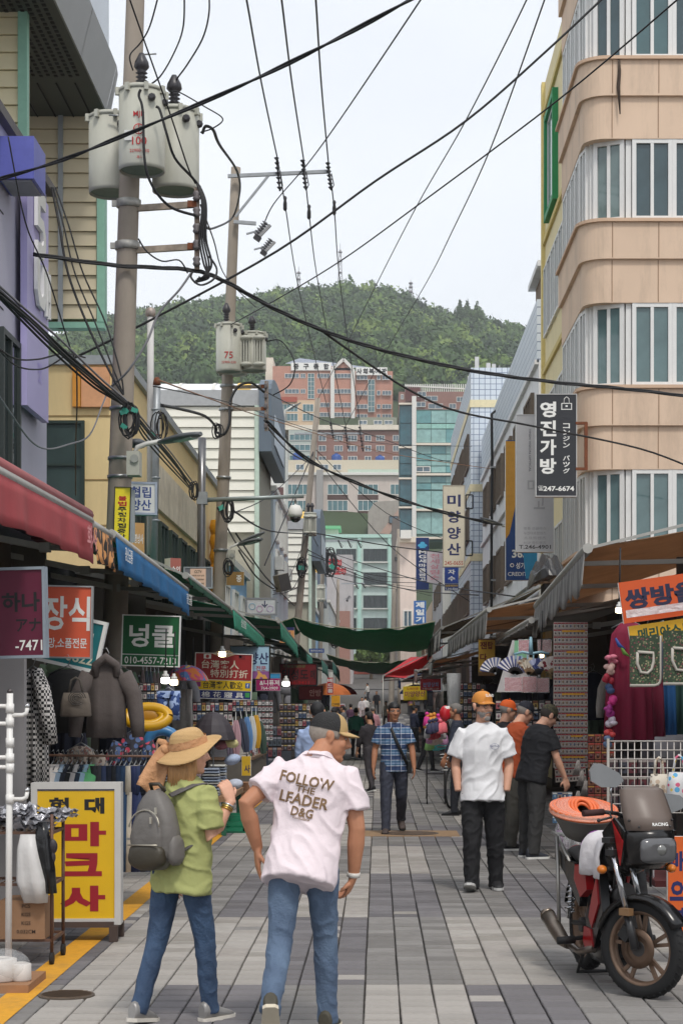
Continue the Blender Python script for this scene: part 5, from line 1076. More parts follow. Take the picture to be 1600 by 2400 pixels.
signpx('hanging_sign', 'teal hanging sign tilted behind the orange one', 92, 1445, 238, 1560, 15.6, [(0, 1, TEA)], [('246-0822', .5, .2, .2, .85, mat((214, 214, 190), .6), .02), ('전문점', .5, .6, .3, .7, WHITE, .02)], roll=-.22, frame=WHITE, fw=.03)
signpx('hanging_sign', 'green hanging sign with white brush lettering and phone number', 287, 1443, 421, 1561, 20.6, [(0, .215, GRN), (.23, 1, GRN)], [('넝쿨', .52, .60, .46, .8, WHITE, .025), ('010-4557-7213', .5, .11, .14, .9, WHITE, .012)], roll=-.03, frame=WHITE, fw=.012)
t, M_ = signpx('hanging_sign', 'red yellow and blue sign with Chinese lettering and small flags', 457, 1532, 590, 1638, 30.5, [(.42, 1, mat((150, 26, 30), .55)), (.19, .41, YEL), (0, .18, mat((26, 40, 104), .55))], [('台灣客人', .44, .76, .19, .66, mat((214, 206, 186), .6), .01), ('特別打折', .6, .56, .18, .66, mat((214, 206, 186), .6), .01), ('台灣客人歡迎', .5, .305, .17, .7, INK, .012), ('棉 花 寢 具', .5, .09, .13, .74, WHITE, .008)], roll=-.035, frame=WHITE, fw=.012)
w_, h_ = 133*30.5/F, 106*30.5/F
def patch(M, w, h, u, v, a, c, m, name='emblem', t=t, r=None):
 b = MB(); b.M = M @ T3((u-.5)*w, (v-.5)*h, .0); b.box((0, 0, .003), (a*w, c*h, .008)) if r is None else b.lathe((0, 0, 0), [(r, .0), (r, .009)], 16)
 b.build(name, m, t)
patch(M_, w_, h_, .21, .93, .13, .1, WHITE, 'flag'); patch(M_, w_, h_, .21, .93, 0, 0, RED, 'flag_mark', r=.03); patch(M_, w_, h_, .82, .93, .11, .09, mat((120, 20, 28), .6), 'flag'); patch(M_, w_, h_, .79, .945, .05, .05, NAVY, 'flag_canton')
patch(M_, w_, h_, .07, .31, .08, .11, mat((150, 60, 120), .5), 'badge'); patch(M_, w_, h_, .935, .31, .08, .11, mat((36, 90, 170), .5), 'badge'); patch(M_, w_, h_, .935, .10, .08, .10, mat((60, 150, 80), .5), 'badge'); text(t, 'f', M_ @ T3(.435*w_, -.19*h_, .015), .08*h_, None, WHITE, .03)
b = MB(); b.M = M_
for k in range(9): a_ = pi*.25+k*pi*.5/8; b.add([(0, .40*h_, .008), (cos(a_-.08)*.25, .30*h_+sin(a_-.08)*.22, .008), (cos(a_+.08)*.25, .30*h_+sin(a_+.08)*.22, .008)], [(0, 1, 2)])
b.build('fan_print', mat((220, 190, 150), .6), t)
signpx('hanging_sign', 'light blue umbrella shop sign partly behind the red Chinese one', 540, 1514, 632, 1592, 35.5, [(.25, 1, mat((166, 200, 222), .5)), (0, .24, pmat('swirl', [(226, 170, 90), (150, 90, 150), (240, 240, 240), (90, 120, 180)], 3))], [('양산', .72, .62, .36, .5, NAVY, .02), ('전문', .78, .33, .14, .26, RED, .015)], frame=BLACK, fw=.02)
signpx('hanging_sign', 'magenta sign with white lettering below the umbrella sign', 600, 1578, 657, 1619, 38, [(0, .7, mat((168, 30, 104), .5)), (.71, 1, mat((60, 150, 200), .5))], [('&니퓨져', .55, .46, .32, .8, WHITE, .02), ('764-0909', .55, .15, .18, .7, WHITE, .01)], frame=AL, fw=.01)
DRED = mat((112, 24, 30), .6, .1)
signpx('shop_sign', 'dark red shop sign with outlined lettering under the left awnings', 655, 1556, 742, 1606, 46, [(0, 1, DRED)], [('일성도', .42, .5, .5, .72, INK, .02), ('매', .9, .5, .45, .12, INK, .02), ('246-9411', .5, .12, .16, .6, RED, .01), ('아동도매전문', .4, .88, .14, .6, mat((90, 120, 70), .6), .01)], yaw=-.2, frame=BLACK)
signpx('shop_sign', 'second dark red shop sign lower behind the outlined one', 700, 1608, 755, 1640, 52, [(0, 1, DRED)], [('안방', .7, .5, .5, .5, mat((200, 150, 140), .6), .02)], yaw=-.2, frame=BLACK)
signpx('vertical_sign', 'small red vertical sign hanging farther along the left row', 766, 1588, 781, 1626, 60, [(0, 1, RED)], [('배', .5, .82, .25, .8, WHITE, .02), ('드', .5, .5, .25, .8, WHITE, .02), ('름', .5, .18, .25, .8, WHITE, .02)])
signpx('menu_board', 'yellow coffee board standing along the left row', 776, 1630, 797, 1656, 64, [(0, 1, mat((224, 160, 30), .6))], [('COFFEE', .5, .2, .2, .85, INK, .02)])
signpx('pole_banner', 'yellow no parking notice strapped to the first pole', 268, 1142, 305, 1272, 21.7, [(0, 1, mat((236, 214, 40), .5))], [(c_, .5, .80-i*.098, .085, .55, RED if i < 2 else INK, .03) for i, c_ in enumerate('불법주정차집중단')], roll=-.03, frame=INK, fw=.008)
b = MB(); b.bb((W(305, 0, 21.8).x+.01, 21.72, W(0, 1272, 21.8).z), (W(318, 0, 21.8).x, 21.76, W(0, 1150, 21.8).z)); one(b, 'sign_backing', GALV, 'grey metal backing strip beside the yellow no parking notice', 'bracket')
signpx('box_sign', 'white rounded box sign with blue umbrella shop lettering on the yellow facade', 303, 1132, 365, 1204, 24, [(0, 1, WHITE)], [('협립', .45, .7, .36, .74, mat((40, 70, 140), .5), .02), ('양산', .45, .28, .36, .74, mat((40, 70, 140), .5), .02)], yaw=.25, th=.12, frame=mat((170, 180, 196), .5), fw=.03)
signpx('shop_sign', 'orange tan shop sign seen edge on above the blue awning', 305, 1225, 338, 1300, 26, [(0, 1, mat((206, 158, 96), .6))], [('광명상사', .5, .5, .3, .8, WHITE, .02)], yaw=.6)
signpx('shop_sign', 'reddish shop sign edge on above the far end of the blue awning', 400, 1308, 424, 1362, 30, [(0, 1, mat((168, 96, 84), .6))], [('수입', .5, .5, .3, .8, WHITE, .02)], yaw=.6, back=WHITE, th=.2)
t, M_ = signpx('notice_cabinet', 'grey metal cabinet with a cream camera notice above the green awning', 432, 1330, 497, 1378, 30, [(0, 1, mat((108, 108, 112), .5))], [], frame=GALV)
b = MB(); b.M = M_; b.box((0, 0, .006), (.26, .30, .004)); b.build('notice', mat((216, 180, 156), .6), t)
for i, s_ in enumerate(('CCTV', '다목적 CCTV 설치', '설치목적 범죄예방', '24시간 촬영 녹화')): text(t, s_, M_ @ T3(0, .1-i*.065, .012), .045 if i == 0 else .028, .12 if i == 0 else .2, INK, .01)
signpx('blade_sign', 'brown wedge shaped sign with white lettering on the second pole', 531, 1340, 572, 1372, 42, [(0, 1, mat((150, 116, 60), .6))], [('종', .7, .5, .5, .3, WHITE, .02)], yaw=.3)
t, M_ = signpx('lightbox_sign', 'pale lightbox with pastel fish and an arrow above the green awnings', 577, 1403, 647, 1440, 47, [(0, 1, mat((206, 210, 216), .5))], [('↓', .62, .65, .45, None, NAVY, .02)], frame=mat((140, 144, 152), .5), fw=.05)
for u, v, m_ in ((.2, .5, (150, 190, 214)), (.45, .35, (206, 170, 206)), (.8, .35, (190, 170, 206))): b = MB(); b.M = M_ @ T3((u-.5)*.78, (v-.5)*.41, .006); b.lathe((0, 0, 0), [(.09, 0), (.09, .004), (.07, .004), (.07, 0)], 16, cap=False); b.build('print', mat(m_, .6), t)
signpx('shop_sign', 'orange and blue shop sign under the second green awning', 655, 1470, 690, 1508, 50, [(0, .8, mat((214, 150, 90), .6)), (.8, 1, NAVY)], [('대명', .5, .6, .28, .5, NAVY, .02), ('온수이불', .5, .25, .28, .85, NAVY, .02)])
signpx('street_name_sign', 'blue street name sign beyond the leaning pole', 724, 1520, 760, 1530, 72, [(0, 1, mat((30, 70, 140), .5))], [('중앙대로29번길', .5, .5, .5, .8, WHITE, .01)])
signpx('lantern_sign', 'dark square lantern sign on the blue building', 655, 1345, 680, 1385, 62, [(0, 1, mat((64, 60, 60), .5))], [], yaw=.5, roll=.25, back=mat((150, 140, 126), .6), th=.4)
NV = mat((38, 40, 46), .5, .05)
t, M_ = signpx('vertical_sign', 'dark vertical bag shop sign on brackets of the peach building', 1255, 924, 1350, 1163, 33, [(0, 1, NV)], [(c_, .30, .85-i*.185, .155, .4, WHITE, .035) for i, c_ in enumerate('영진가방')]+[(c_, .75, .69-i*.063, .05, .17, WHITE, .02) for i, c_ in enumerate('コンジン バッグ') if c_ != ' ']+[('247-6674', .56, .075, .05, .76, WHITE, .03), ('☎', .12, .08, .05, None, WHITE, .0)], th=.16, frame=mat((190, 190, 190), .5), fw=.014)
b = MB(); b.M = M_ @ T3(.19, .72, .006); b.box((0, -.06, 0), (.2, .015, .004)); b.box((0, .05, 0), (.17, .015, .004)); b.box((-.09, 0, 0), (.015, .11, .004)); b.box((.09, 0, 0), (.015, .11, .004)); b.tube([(-.05, .05, 0), (-.04, .14, 0), (0, .17, 0), (.04, .14, 0), (.05, .05, 0)], .008, 4); b.box((0, 0, 0), (.04, .03, .004)); b.build('bag_emblem', WHITE, t)
t = thing('sign_bracket', 'rusty bracket frame holding the dark bag shop sign', 'bracket', tuple(W(1372, 1100, 33))); b = MB()
for y in (992, 1099): b.bar(W(1348, y, 33), W(1374, y, 33), .05)
b.bar(W(1372, 990, 33), W(1372, 1102, 33), .06); b.build('frame', RUST, t)
t, M_ = signpx('vertical_sign', 'pale grey vertical optician sign with silver lettering', 1209, 972, 1296, 1293, 36, [(0, 1, mat((176, 178, 182), .45, .04))], [('T.246-4901', .5, .035, .03, .86, mat((60, 60, 64), .5), .02), ('미', .45, .48, .1, .3, mat((150, 152, 156), .5), .02), ('고', .62, .36, .1, .3, mat((150, 152, 156), .5), .02)]+[(s_, .5, .17-i*.035, .022, .6, mat((140, 142, 148), .5), .01) for i, s_ in enumerate(('명품 선글라스', '누진다초점렌즈', '소프트렌즈', 'RGP 하드렌즈'))], th=.2, frame=mat((196, 198, 200), .5), fw=.01)
text(t, 'HIGH VISION OPTICAL', M_ @ T3(-.1, .65, .007) @ RZ(-pi/2), .045, .85, mat((90, 92, 100), .5), .005)
CB = mat((24, 66, 130), .5)
t, M_ = signpx('vertical_sign', 'blue and orange credit union sign behind the optician sign', 1184, 1032, 1258, 1360, 42, [(0, 1, CB)], [('CREDITUN', .5, .045, .028, .86, WHITE, .01), ('성가신협', .62, .105, .045, .6, WHITE, .02), ('365', .45, .19, .06, .5, WHITE, .03), ('코너', .8, .195, .03, .26, WHITE, .01)], th=.2)
for pl, m_ in (([(-.37, 1.62), (-.14, 1.62), (-.1, .3), (-.28, -.55), (-.37, -.68)], mat((206, 150, 50), .5)), ([(-.14, 1.62), (.37, 1.62), (.37, -.1), (-.02, -.45), (-.1, .3)], mat((196, 198, 202), .5)), ([(-.02, -.42), (.37, -.1), (.37, -1.6), (.1, -1.6)], mat((40, 140, 190), .5))): b = MB(); b.prism(pl, M_ @ T3(0, 0, .002), .004); b.build('print', m_, t)
b = MB(); b.M = M_ @ T3(-.22, -1.29, .008); b.lathe((0, 0, 0), [(.05, 0), (.05, .004), (.03, .004), (.03, 0)], 8, cap=False); b.build('emblem', WHITE, t)
DB = mat((40, 44, 92), .6)
t, M_ = signpx('vertical_sign', 'cream vertical umbrella shop sign with navy lettering upside down', 1038, 1138, 1088, 1328, 62, [(0, 1, mat((216, 206, 184), .6, .05, dirt=.2))], [('245-0655', .5, .045, .05, .86, mat((180, 60, 50), .6), .01)], frame=mat((170, 160, 144), .6), fw=.03, th=.2)
for i, c_ in enumerate('미양양산'): text(t, c_, M_ @ T3(0, .88-i*.56, .006), .42, .46, DB, .03)
signpx('vertical_sign', 'blue vertical bank sign with white lettering and cloud emblem', 974, 1260, 1005, 1382, 84, [(0, 1, mat((34, 56, 110), .5))], [('♣', .5, .86, .12, .7, mat((80, 180, 220), .5), .02)]+[(c_, .5, .72-i*.085, .07, .55, WHITE, .03) for i, c_ in enumerate('MG새마을금고')], th=.2)
signpx('vertical_sign', 'white vertical sign with faded pink lettering beside the bank sign', 1000, 1292, 1036, 1366, 80, [(0, 1, mat((214, 206, 208), .6))], [(c_, .5, .85-i*.17, .14, .6, mat((214, 150, 160), .6), .02) for i, c_ in enumerate('천세살림손')][:5])
signpx('vertical_sign', 'blue vertical sign below the cream umbrella shop sign', 1041, 1328, 1074, 1384, 64, [(.3, 1, mat((40, 70, 150), .5)), (0, .29, mat((30, 52, 112), .5))], [('자', .5, .78, .2, .5, WHITE, .03), ('수', .5, .5, .2, .5, WHITE, .03), ('컴퓨터자수', .5, .2, .1, .9, YEL, .01), ('T.246-0266', .5, .07, .09, .9, WHITE, .01)])
signpx('vertical_sign', 'blue and white sign at the foot of the pink building', 969, 1408, 998, 1462, 110, [(0, 1, mat((60, 110, 176), .5))], [('제', .5, .82, .26, .7, WHITE, .04), ('일', .5, .5, .26, .7, WHITE, .04), ('기', .5, .18, .26, .7, WHITE, .04)])
for i, (x, y0, y1) in enumerate(((1099, 1160, 1192), (1098, 1268, 1302))):
 t = thing('empty_sign_frame', ('upper' if i == 0 else 'lower')+' empty black sign frame on the blue tiled building', 'sign frame', tuple(W(x, y1, 70))); b = MB(); a, c = W(x-8, y1, 70), W(x+8, y0, 70)
 b.bar(a, (c.x, 70, a.z), .05); b.bar((a.x, 70, c.z), c, .05); b.bar(a, (a.x, 70, c.z), .05); b.bar((c.x, 70, a.z), c, .05); b.build('frame', BLACK, t)
YS = mat((228, 196, 40), .55)
signpx('hanging_sign', 'yellow hanging umbrella shop sign far along the right row', 944, 1608, 1000, 1641, 58, [(0, 1, YS)], [('미양양산', .5, .45, .4, .85, mat((140, 40, 90), .6), .02), ('도매전문', .4, .82, .2, .5, RED, .01)], roll=.03)
signpx('hanging_sign', 'red hanging sign with pale blue lettering far along the right row', 984, 1591, 1033, 1618, 52, [(0, 1, mat((190, 28, 44), .55))], [('본땡상회', .5, .5, .4, .75, mat((150, 170, 220), .6), .02), ('T.051-245-1199', .5, .14, .16, .8, WHITE, .005)])
signpx('hanging_sign', 'yellow sign with dark red lettering above the orange cap man', 1120, 1497, 1160, 1584, 30, [(.1, .97, mat((206, 160, 50), .6))], [('잰', .3, .82, .2, .4, DRED, .03), ('탑', .7, .82, .2, .3, DRED, .03), ('다', .3, .5, .2, .4, DRED, .03), ('상', .3, .2, .2, .4, DRED, .03)], back=mat((120, 84, 40), .6))
signpx('hanging_sign', 'orange hanging sign with navy lettering at the right edge', 1452, 1352, 1640, 1450, 14, [(0, 1, mat((206, 84, 30), .5, .06, 4))], [('쌍방울', .52, .56, .5, .92, mat((36, 36, 66), .6), .045)], roll=.14, th=.02)
signpx('hanging_sign', 'yellow hanging sign with green lettering taped under the orange one', 1472, 1455, 1650, 1503, 13.97, [(0, 1, mat((216, 166, 30), .5, .06, 4))], [('메리야스도매', .55, .5, .6, .86, mat((24, 70, 50), .6), .03)], roll=.145, th=.02)
b = MB(); c_ = W(1550, 1428, 13.9); b.M = FACE(c_, 0, .14); b.box((0, 0, 0), (.56, .06, .006)); one(b, 'tape_strip', clear(alpha=.5), 'clear tape strip joining the orange and yellow hanging signs', 'tape')
signpx('standing_board', 'orange standing board with blue lettering behind the motorcycle', 1562, 1960, 1680, 2192, 11.6, [(0, 1, mat((214, 96, 30), .5))], [('마', .2, .75, .2, .3, NAVY, .05), ('으', .2, .45, .2, .3, NAVY, .05), ('영', .2, .18, .2, .3, NAVY, .05)], th=.04)
t, M_ = signpx('light_box_sign', 'yellow standing sign with black and red Korean lettering on the left', 82, 1842, 276, 2160, 12.75, [(.02, .965, mat((222, 178, 18), .45, .04)), (.965, .985, NAVY)], [('현', .30, .855, .12, .24, INK, .05), ('대', .72, .855, .12, .24, INK, .05), ('마', .60, .645, .18, .52, mat((150, 20, 36), .5), .05), ('크', .57, .42, .17, .48, mat((150, 20, 36), .5), .05), ('사', .58, .17, .19, .54, mat((150, 20, 36), .5), .05)], yaw=.05, th=.16, frame=mat((196, 194, 190), .45, .06, 6, dirt=.3), fw=.045)
b = MB(); zb = W(0, 2162, 12.75).z; xa, xb = W(92, 0, 12.75).x, W(268, 0, 12.75).x
b.bb((xa, 12.72, .1), (xb, 12.77, .14)); b.bb((xa, 12.98, .1), (xb, 13.03, .14))
for x in (xa, xb):
 for y in (12.7, 13.0): b.bb((x-.03, y, 0), (x+.03, y+.05, zb-.02))
 b.bb((x-.03, 12.75, .1), (x+.03, 13.0, .15))
b.build('stand', mat((74, 60, 54), .7, .2, 8), t)
b = MB(); b.bb((xb+.09, 12.74, .72), (xb+.13, 12.78, .735)); b.build('latch', STEEL, t)
def hung(b, rows, n=20, nf=6, amp=.012, ph=0.):         # cloth hanging in folds: rows (z, half width, half depth, x shift)
 rs = []
 for i, (z, w, d, *s) in enumerate(rows):
  f = i/(len(rows)-1); r = []
  for k in range(n):
   a = 2*pi*k/n; rad = 1+amp*f*6*sin(nf*a+ph)
   r.append(V(((s[0] if s else 0)+cos(a)*w*rad, sin(a)*d*(1+amp*f*22*sin(nf*a+ph)), z)))
  rs.append(r)
 b.rings(rs)
def hanger(t, w=.2):
 h = MB(); h.tube([(0, 0, .0), (.02, 0, .05), (0, 0, .09), (-.03, 0, .075)], .004, 4); h.tube([(-w, 0, -.07), (0, 0, 0), (w, 0, -.07)], .006, 4); h.build('hanger', STEEL, t, world=False)
GID = [0]
def garment(kind, label, loc, m, w=.24, h=.7, rz=0., group=None, d=.05, m2=None, hang=True, cat=None):
 GID[0] += 1; rr_ = random.Random(GID[0]); ph = rr_.uniform(0, 6)
 t = thing({'shirt': 'hanging_shirt', 'trousers': 'hanging_trousers', 'dress': 'hanging_dress', 'towel': 'hanging_cloth', 'bag': 'hanging_bag'}[kind], label, cat or {'shirt': 'shirt', 'trousers': 'trousers', 'dress': 'dress', 'towel': 'cloth', 'bag': 'bag'}[kind], loc, rz, group)
 b = MB()
 if kind == 'shirt':
  hung(b, [(-.03, .05, d*.6), (-.07, w*.75, d*.9), (-.14, w*.98, d), (-.3*h, w*.92, d*1.1), (-.6*h, w*.95, d*1.1), (-h, w, d*1.15)], ph=ph); b.build('body', m, t, world=False)
  for s in (-1, 1):
   q = MB(); q.tube([(s*w*.85, 0, -.12), (s*(w+.06), 0, -.28), (s*(w+.09), .01, -.34-h*.25), (s*(w+.1), .0, -.36-h*.42)], [.075, .07, .06, .05], 10); q.build('sleeve', m2 or m, t, world=False)
 elif kind == 'trousers':
  hung(b, [(-.04, w, d), (-.12, w, d*1.1), (-.3*h, w*1.02, d*1.2)], nf=3, ph=ph); b.build('waist', m, t, world=False)
  for s in (-1, 1): q = MB(); hung(q, [(-.28*h, w*.5, d*1.1, s*w*.5), (-.6*h, w*.44, d, s*w*.5), (-h, w*.42, d*.9, s*w*.52)], ph=ph, nf=3); q.build('leg', m, t, world=False)
 elif kind == 'dress':
  hung(b, [(-.03, w*.4, d*.6), (-.12, w*.8, d), (-.3*h, w*.9, d*1.1), (-.6*h, w, d*1.4), (-h, w*1.08, d*1.6)], nf=9, amp=.02, ph=ph, n=40); b.build('body', m, t, world=False)
 elif kind == 'towel':
  hung(b, [(0, w, d*.5), (-.2*h, w*.96, d*.7), (-.6*h, w, d*.8), (-h, w*.97, d*.8)], nf=7, ph=ph, n=28); b.build('cloth', m, t, world=False)
 elif kind == 'bag':
  hung(b, [(-.12, w*.85, d), (-.2, w, d*1.3), (-h, w*1.05, d*1.4), (-h-.01, w*.95, d*1.1)], nf=4, ph=ph); b.build('body', m, t, world=False); q = MB(); q.tube([(-w*.5, 0, -.13), (-w*.3, 0, -.02), (0, 0, 0), (w*.3, 0, -.02), (w*.5, 0, -.13)], .01, 5); q.build('strap', m2 or m, t, world=False); return t
 if hang: hanger(t, w*.8)
 return t
def cm(c, **k): return mat(c, .9, .12, 9, bump=.25, bs=24, **k)
HT = pmat('check', [(26, 26, 28), (206, 202, 198)], 46)
def gp(px, py, Y): return tuple(W(px, py, Y))
b = MB(); a, c = W(-60, 2080, 13.3), W(57, 1500, 13.3); b.bb((a.x, 13.3, 0), (c.x, 13.4, c.z+.3)); one(b, 'partition_screen', mat((150, 146, 146), .6, .06, 2), 'plain grey panel standing at the left edge behind the white rack', 'panel')
g_ = garment('dress', 'black and white houndstooth coat hanging beside the grey panel', gp(78, 1560, 13.9), HT, .11, .98, cat='coat', d=.07)
b = MB(); b.tube([W(86, 1572, 13.8), W(100, 1620, 13.75), W(112, 1680, 13.75), W(121, 1742, 13.8)], [.05, .065, .06, .05], 12); b.build('sleeve', HT, g_)
garment('shirt', 'black jacket hanging in shadow beside the houndstooth coat', gp(160, 1560, 14.6), cm((22, 22, 24)), .2, .55)
g_ = garment('bag', 'beige knit bag with a dark whorl print hanging on the left', gp(178, 1588, 14.2), cm((104, 95, 86)), .115, .30, m2=cm((80, 74, 68)), d=.04)
b = MB(); c_ = W(181, 1636, 14.13)
for k in range(4): b.tube([c_+V((cos(q*.5)*(.02+k*.016), -.0, sin(q*.5)*(.018+k*.013))) for q in range(12)], .0035, 4)
b.build('print', cm((62, 58, 56)), g_)
g_ = garment('shirt', 'taupe grey hooded sweatshirt hanging on the left stall', gp(250, 1545, 14.4), cm((88, 80, 77)), .155, .63, d=.07)
b = MB(); c_ = W(250, 1568, 14.35); b.tube([c_+V((-.08, 0, -.06)), c_+V((-.085, -.02, .03)), c_+V((0, -.04, .09)), c_+V((.085, -.02, .03)), c_+V((.08, 0, -.06))], [.03, .035, .04, .035, .03], 10); b.build('hood', cm((88, 80, 77)), g_)
garment('shirt', 'cream floral blouse hanging above the clothes rail', gp(190, 1740, 14.9), pmat('spots', [(196, 180, 164), (150, 110, 100), (120, 100, 90)], 26), .14, .34)
garment('shirt', 'dark floral top hanging behind the taupe sweatshirt', gp(312, 1710, 15.2), pmat('spots', [(34, 34, 44), (170, 60, 80), (70, 90, 130)], 18), .12, .4)
garment('trousers', 'blue tie dyed shorts hanging below the lamps', gp(395, 1610, 18.2), pmat('swirl', [(40, 66, 120), (150, 170, 206), (50, 80, 140)], 9), .12, .34)
t = thing('inflatable_boat', 'yellow inflatable boat propped up on the left stall', 'inflatable boat', gp(348, 1712, 16.5)); b = MB(); c_ = W(346, 1680, 16.5)
for rr_, q in ((1.0, .05), (.72, .035)):
 b.tube([c_+V((cos(2*pi*k/20)*.19*rr_, sin(2*pi*k/20)*.05, sin(2*pi*k/20)*.088*rr_)) for k in range(21)], q, 8, cap=False)
b.build('tube', mat((206, 156, 24), .35, .06), t); b = MB(); b.ell(c_+V((0, .03, 0)), (.17, .03, .075)); b.build('floor', mat((170, 120, 20), .4), t)
t = thing('inflatable_mat', 'blue inflatable ring below the yellow boat', 'inflatable ring', gp(390, 1770, 16.7)); b = MB(); c_ = W(380, 1742, 16.9)
b.tube([c_+V((cos(2*pi*k/20)*.14, .03, sin(2*pi*k/20)*.12)) for k in range(21)], .05, 8, cap=False); b.build('ring', mat((60, 120, 170), .35, .2), t)
t = thing('clothes_rail', 'brown metal clothes rail holding hangers on the left stall', 'clothes rail', gp(235, 2060, 14.6)); b = MB(); b.tube([W(96, 1770, 14.6), W(380, 1773, 14.9)], .011, 6); b.tube([W(102, 1740, 14.6), V((W(102, 0, 14.6).x, 14.6, .0))], .012, 6); b.tube([W(368, 1740, 14.9), V((W(368, 0, 14.9).x, 14.9, 0))], .012, 6); b.build('rail', mat((130, 100, 84), .5, .2, 9, metal=.4), t)
cols = [(200, 194, 190), (214, 208, 204), (150, 170, 190), (40, 44, 56), (34, 34, 36), (190, 184, 182), (30, 44, 62), (150, 180, 200), (110, 196, 130), (52, 56, 58), (70, 70, 74), (60, 72, 104), (34, 40, 56), (42, 44, 50), (44, 60, 84), (48, 74, 104), (206, 196, 178), (36, 46, 84), (40, 52, 86), (30, 34, 44), (58, 72, 100), (40, 40, 46)]
nm = ['off white', 'white', 'pale blue', 'dark slate', 'black', 'light grey', 'dark navy', 'sky blue', 'bright green', 'charcoal', 'mid grey', 'dusty blue', 'ink blue', 'dark grey', 'blue denim', 'washed denim', 'cream', 'royal blue', 'indigo', 'soot black', 'steel blue', 'graphite']
for i, c_ in enumerate(cols):
 x = 126+i*11.4; long_ = i > 8
 garment('trousers' if long_ else 'shirt', '%s %s on the brown clothes rail' % (nm[i], 'trousers' if long_ else 'top'), gp(x, 1783, 14.62+.001*x), cm(c_), .10 if long_ else .11, .92 if long_ else .5, 1.25, 'clothes on the brown clothes rail', .045)
t = thing('plastic_rack', 'white plastic pipe rack with curved hooks at the left edge', 'rack', (W(22, 0, 10.9).x, 10.9, 0)); PV = mat((226, 224, 220), .35, .04); X0 = W(24, 0, 10.9).x
b = MB(); b.tube([(X0-.01, 10.9, .02), (X0, 10.9, W(0, 1625, 10.9).z)], .02, 10); b.build('post', PV, t); b = MB(); b.ell((X0, 10.9, W(0, 1620, 10.9).z), (.018, .018, .015)); b.build('cap', mat((90, 84, 84), .3, metal=.6), t)
for y in (1660, 1693, 1740, 1777, 1800, 1873): b = MB(); z = W(0, y, 10.9).z; b.tube([(X0, 10.9, z-.028), (X0, 10.9, z+.028)], .026, 10); b.build('joint', PV, t)
for y, s in ((1676, 1), (1655, -1), (1696, -1), (1775, -1), (1873, 1), (1798, -1)):
 z = W(0, y, 10.9).z; b = MB(); b.tube([(X0, 10.9, z), (X0+s*.075, 10.9, z), (X0+s*.1, 10.9, z+.012), (X0+s*.105, 10.9, z+.045)], .013, 8); b.build('hook', PV, t); b = MB(); b.ell((X0+s*.105, 10.9, z+.055), .017); b.build('hook_tip', mat((190, 190, 190), .15, metal=.8), t)
t = thing('wooden_base', 'flat wooden board under the white rack', 'board', (X0, 10.7, 0)); b = MB(); b.bb((X0-.4, 10.45, 0), (X0+.2, 11.0, .05)); b.build('plank', mat((150, 110, 78), .8, .2, 9, stretch=(1, 6, 1)), t)
t = thing('tape_roll', 'two shrink wrapped white rolls at the foot of the rack', 'rolls', (X0+.05, 10.6, .05))
for x, r, h in ((X0-.0, .10, .13), (X0+.125, .06, .1)): b = MB(); b.lathe((x, 10.62, .05), [(r*.9, 0), (r, .01), (r*.98, h), (r*.5, h+.01), (r*.45, h-.03)], 16); b.build('roll', mat((206, 200, 194), .5, .08, 9), t)
b = MB(); b.ell((X0+.02, 10.63, .14), (.16, .12, .10), 14, 9); b.build('wrap', clear(alpha=.18), t)
t = thing('rolling_cart', 'rusty wire cart topped with shiny plastic packets', 'cart', (-2.22, 11.6, 0)); Yc = 11.6; xr = W(122, 0, Yc).x; xl = xr-.52; zt_ = W(0, 1952, Yc).z; RB_ = mat((104, 78, 66), .6, .25, 15, metal=.4)
for x in (xl, xr):
 for y in (Yc, Yc+.42): b = MB(); b.tube([(x, y, .07), (x, y, zt_+.12)], .012, 6); b.build('post', RB_, t)
for z in (.16, .52, zt_):
 b = MB(); b.bar((xl, Yc, z), (xr, Yc, z), .018); b.bar((xl, Yc+.42, z), (xr, Yc+.42, z), .018); b.bar((xl, Yc, z), (xl, Yc+.42, z), .018); b.bar((xr, Yc, z), (xr, Yc+.42, z), .018)
 for k in range(1, 9): b.bar((xl+(xr-xl)*k/9, Yc, z), (xl+(xr-xl)*k/9, Yc+.42, z), .006)
 b.build('shelf', RB_, t)
for x in (xl, xr):
 for y in (Yc, Yc+.42): b = MB(); b.lathe((x-.012, y, .042), [(.04, 0), (.042, .012), (.04, .024)], 14, 'X'); b.build('caster', DARK, t)
FOIL = mat((176, 176, 182), .2, .4, 12, metal=.35, bump=1.0, bs=22)
for i in range(9):
 p = thing('foil_packet', ['crumpled silver packet on top of the rolling cart'][0], 'packet', (xl+.06+.055*i, Yc+.1+.1*(i % 3), zt_+.02), R.uniform(0, 3), 'silver packets on the rolling cart')
 b = MB(); vs = [V((x, y, .02+.05*noise.noise((x*26+i, y*26, i)))) for x in [-.13+.026*k for k in range(11)] for y in [-.09+.026*k for k in range(8)]]
 b.add(vs, [(k*8+j, (k+1)*8+j, (k+1)*8+j+1, k*8+j+1) for k in range(10) for j in range(7)]); b.add([v-V((0, 0, .03)) for v in vs], [(k*8+j+1, (k+1)*8+j+1, (k+1)*8+j, k*8+j) for k in range(10) for j in range(7)]); b.v = [(v[0], v[1], v[2]+.03*(i % 5)) for v in b.v]; b.build('film', FOIL, p, world=False)
t = thing('cardboard_box', 'brown carton with printed weights at the bottom of the cart', 'carton', (xr-.28, Yc+.05, .17)); b = MB(); b.bb((xr-.33, Yc-.03, .17), (xr-.04, Yc+.3, .42)); b.build('carton', mat((142, 108, 80), .85, .08, 9), t)
for i, s_ in enumerate(('PCS', 'KGS', 'KGS', '0.032CM')): text(t, s_, FACE((xr-.16, Yc-.034, .385-i*.055)), .024, None, mat((60, 46, 38), .8), .01)
